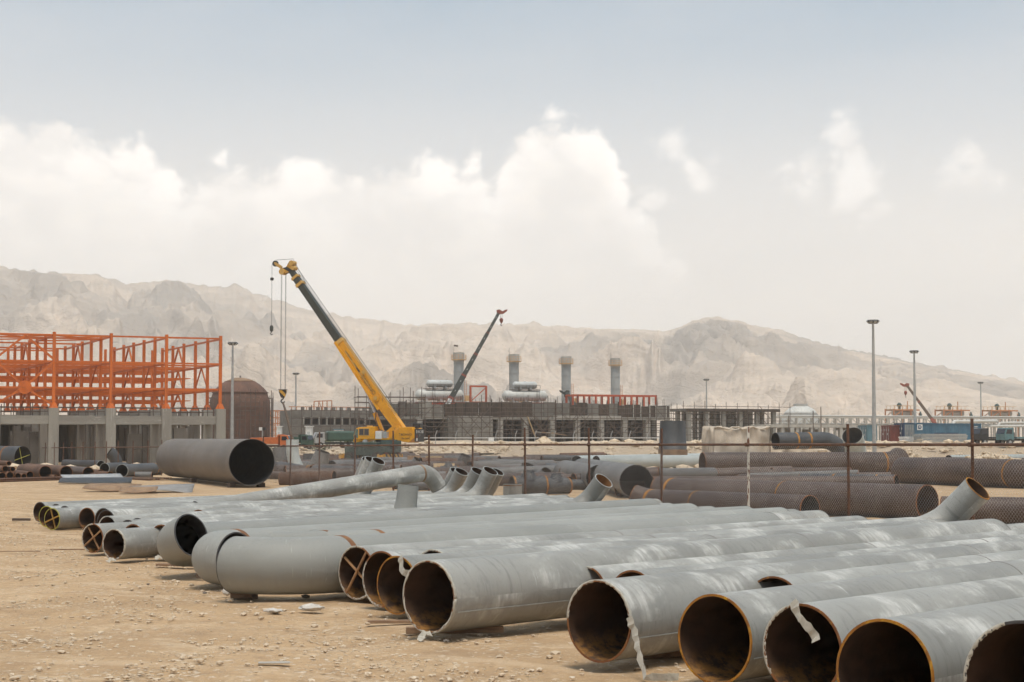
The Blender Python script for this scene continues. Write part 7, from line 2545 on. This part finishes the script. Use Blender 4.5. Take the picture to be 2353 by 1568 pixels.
# ------------------------------------------------------------------ trucks and site cabins on the bank
def truck(label, px, py, depth, face, cab_mat, body_mat, kind='dump', s=1.0, z=None):
    b = at(px, py, depth)
    z = ground_z(b.x, b.y) if z is None else z
    O = Vector((b.x, b.y, z))
    f = Vector(face).normalized()
    r_ = Vector((f.y, -f.x, 0))
    t = thing('truck', label, 'truck', O, 'trucks on the bank')
    T = lambda a, w, h_: O + f * a * s + r_ * w * s + ZU * h_ * s
    MB().box(T(0, 0, .85), (6.2 * s, .9 * s, .3 * s), f, r_).build('chassis', 'black_paint', t)
    cab = MB().prism([(2.0 * s, .8 * s), (3.6 * s, .8 * s), (3.65 * s, 1.7 * s), (3.3 * s, 2.6 * s), (2.0 * s, 2.65 * s)], 2.2 * s, O, f, ZU).build('cab', cab_mat, t, bevel=.05)
    for sg in (-1, 1):
        MB().prism([(2.35 * s, 1.75 * s), (3.4 * s, 1.75 * s), (3.2 * s, 2.4 * s), (2.35 * s, 2.4 * s)], .04, T(0, sg * 1.11, 0), f, ZU).build('side_window', 'dark_glass', cab)
    MB().bar(T(3.68, 0, 1.75), T(3.36, 0, 2.5), 1.9 * s, .04, f).build('windscreen', 'dark_glass', cab)
    if kind == 'dump':
        MB().prism([(-3.1 * s, 1.1 * s), (1.7 * s, 1.1 * s), (1.8 * s, 2.5 * s), (2.2 * s, 2.75 * s), (1.6 * s, 2.75 * s), (1.5 * s, 2.3 * s), (-3.3 * s, 2.15 * s)], 2.3 * s, O, f, ZU).build('tipper_body', body_mat, t, bevel=.04)
    elif kind == 'box':
        MB().box(T(-.8, 0, 2.0), (4.6 * s, 2.3 * s, 1.7 * s), f, r_).build('load_cover', body_mat, t, bevel=.25)
    else:
        MB().box(T(-.9, 0, 1.15), (4.8 * s, 2.3 * s, .25 * s), f, r_).build('flat_bed', body_mat, t)
        MB().box(T(-3.0, 0, 1.6), (.2 * s, 2.2 * s, .8 * s), f, r_).build('headboard', body_mat, t)
    for a in (2.7, -1.5, -2.5):
        for w in (-.95, .95):
            o = MB().cyl(T(a, w - .17, .5), T(a, w + .17, .5), .5 * s, n=18).build('wheel', 'rubber', t, smooth=True)
            MB().cyl(T(a, w - .18, .5), T(a, w + .18, .5), .25 * s, n=12).build('rim', 'mast_grey', o, smooth=True)
    return t


truck('orange dump truck left of the yellow crane', 622, 1020, 222, (.92, -.2, 0), 'truck_orange', 'truck_orange', 'dump', .75, 1.35)
truck('dark green covered truck just left of the yellow crane', 770, 1020, 232, (-.9, -.3, 0), 'mast_grey', 'truck_green', 'box', .8, 1.6)
truck('dark green tipper truck under the hook of the yellow crane', 676, 1020, 230, (.9, -.4, 0), 'truck_green', 'truck_green', 'dump', .7, 1.5)
truck('dark flatbed truck right of the long blue container', 2285, 1012, 232, (-.9, -.4, 0), 'black_paint', 'black_paint', 'flat', .85, 2.0)
truck('teal flatbed truck at the right picture edge', 2345, 1012, 222, (-.9, -.35, 0), 'truck_teal', 'truck_teal', 'flat', .85, 2.0)


def cabin(label, x0, x1, y0, y1, depth, wall, glass, name='site_cabin'):
    a, b = at(x0, y1, depth), at(x1, y1, depth)
    W = (b - a).length
    z1, z0 = vz(y0, depth), G0
    c = (a + b) / 2
    t = thing(name, label, 'cabin', (c.x, c.y, z0))
    MB().box((c.x, c.y + 1, (z0 + z1) / 2), (W, 2.0, z1 - z0)).build('wall', wall, t, bevel=.05)
    MB().box((c.x, c.y + 1, z1 + .05), (W + .3, 2.3, .12)).build('roof', 'blue_glass' if glass else wall, t)
    if glass:
        for k in range(3):
            MB().box((c.x + W * (-.3 + .3 * k), c.y - .01, z1 - (z1 - z0) * .28), (W * .24, .05, (z1 - z0) * .34)).build('window', 'blue_glass', t)
    else:
        MB().box((c.x, c.y - .01, z0 + .9), (W * .5, .05, 1.7)).build('door', 'vessel_grey', t)


cabin('white upright cabin beside the grey building', 702, 716, 981, 1002, 275, 'white_paint', False, 'water_cabin')
cabin('white guard kiosk with blue windows left of the yellow crane', 767, 787, 988, 1004, 270, 'white_paint', True)
cabin('small white box cabin by the orange lattice', 636, 645, 981, 990, 300, 'white_paint', False)
# box floodlight on a low post
b = at(603, 1005, 228)
fl = thing('site_floodlight', 'box floodlight on a low post in front of the domed tank', 'floodlight', (b.x, b.y, 1.2))
MB().cyl((b.x, b.y, 1.0), (b.x, b.y, vz(988, 228)), .08, n=8).build('post', 'mast_grey', fl, smooth=True)
for k, m_ in ((-.22, 'white_paint'), (.22, 'black_paint')):
    MB().box((b.x + k, b.y, vz(986, 228)), (.42, .4, .42)).build('lamp_box', m_, fl)

# back boundary fence with cranked posts and a white rail
bf0 = at(610, 1010, 246)
bl = u_of(1530, bf0)
bf = thing('boundary_fence', 'pale boundary fence with cranked posts in front of the concrete building', 'fence', (bf0.x, bf0.y, G0))
n = 20
for i in range(n + 1):
    a = gpt(bf0, bl * i / n, 0)
    gz = ground_z(a.x, a.y)
    MB().sweep([(a.x, a.y, gz - .2), (a.x, a.y, gz + 1.2), (a.x + .25, a.y - .1, gz + 1.85)], .06, 7, cap=True).build('post', 'pale_plate', bf, smooth=True)
for z, r_ in ((G0 + .75, .06),):
    a, b = gpt(bf0, 0, 0, z - .5), gpt(bf0, bl, 0, z)
    member('rail', 'white_paint', 'rod', a, gpt(bf0, bl * .3, 0, z), .11, .11, bf)
    member('rail', 'white_paint', 'rod', gpt(bf0, bl * .3, 0, z), b, .11, .11, bf)
MB().box(gpt(bf0, u_of(1128, bf0), -.15, G0 + .55), (.9, .04, .6), E_, D_).build('sign_board', 'white_paint', bf)


# ------------------------------------------------------------------ person in black behind the left fence
def person(label, px, depth, z, facing=0.3):
    b = at(px, 1040, depth)
    O = Vector((b.x, b.y, z))
    me = bpy.data.meshes.new('person')
    J = [(0, 0, .95), (0, 0, 1.15), (0, 0, 1.38), (0, 0, 1.47), (0, .02, 1.55), (0, .02, 1.66),
         (-.1, 0, .90), (-.12, .03, .48), (-.12, 0, .07), (-.12, -.14, .04),
         (.1, 0, .90), (.12, -.04, .48), (.13, .06, .07), (.13, -.08, .04),
         (-.19, 0, 1.36), (-.25, .02, 1.10), (-.22, -.10, .88), (-.20, -.15, .80),
         (.19, 0, 1.36), (.26, .02, 1.10), (.22, -.10, .88), (.20, -.15, .80)]
    Ed = [(0, 1), (1, 2), (2, 3), (3, 4), (4, 5), (0, 6), (6, 7), (7, 8), (8, 9), (0, 10), (10, 11), (11, 12), (12, 13), (2, 14), (14, 15), (15, 16), (16, 17), (2, 18), (18, 19), (19, 20), (20, 21)]
    rad = [.17, .15, .17, .06, .085, .075, .11, .08, .05, .04, .11, .08, .05, .04, .075, .055, .04, .03, .075, .055, .04, .03]
    me.from_pydata(J, Ed, [])
    o = bpy.data.objects.new('person', me)
    COL.objects.link(o)
    sk_ = o.modifiers.new('skin', 'SKIN')
    for v, r_ in zip(me.skin_vertices[0].data, rad):
        v.radius = (r_, r_ * .85)
    me.skin_vertices[0].data[0].use_root = True
    sb = o.modifiers.new('smooth', 'SUBSURF')
    sb.levels = sb.render_levels = 1
    me.materials.append(MAT['cloth_black'])
    o.location = O
    o.rotation_euler = (0, 0, facing)
    tag(o, label, 'person')
    off = O
    hd = MB().sweep([O + Vector((0, .02, 1.50)), O + Vector((0, .0, 1.54)), O + Vector((0, 0, 1.60)), O + Vector((0, .01, 1.68)), O + Vector((0, .02, 1.73))], [.06, .085, .10, .085, .03], 12, cap=True)
    k = hd.build('head_scarf', 'cloth_black', o, smooth='all')
    MB().sweep([O + Vector((0, -.085, 1.56)), O + Vector((0, -.10, 1.62)), O + Vector((0, -.09, 1.67))], [.02, .05, .02], 10, cap=True).build('face', 'skin', o, smooth='all')


person('person in black clothes standing behind the left fence', 302, 226, 0.0)

# ------------------------------------------------------------------ dusty air
hm, ht, hb_ = new_mat('dusty_air')
ht.n.clear()
ho = ht.new('ShaderNodeOutputMaterial')
hv = ht.new('ShaderNodeVolumePrincipled')
hv.inputs['Color'].default_value = (1.0, 0.97, 0.935, 1)
hv.inputs['Density'].default_value = 0.00020
hv.inputs['Anisotropy'].default_value = -0.15
ht.l.new(hv.outputs[0], ho.inputs['Volume'])
hz = MB().box((0, 1000, 209), (18600, 16600, 422)).build('haze', 'dusty_air')
tag(hz, 'pale dusty air over the works and mountains', 'haze', kind='stuff')
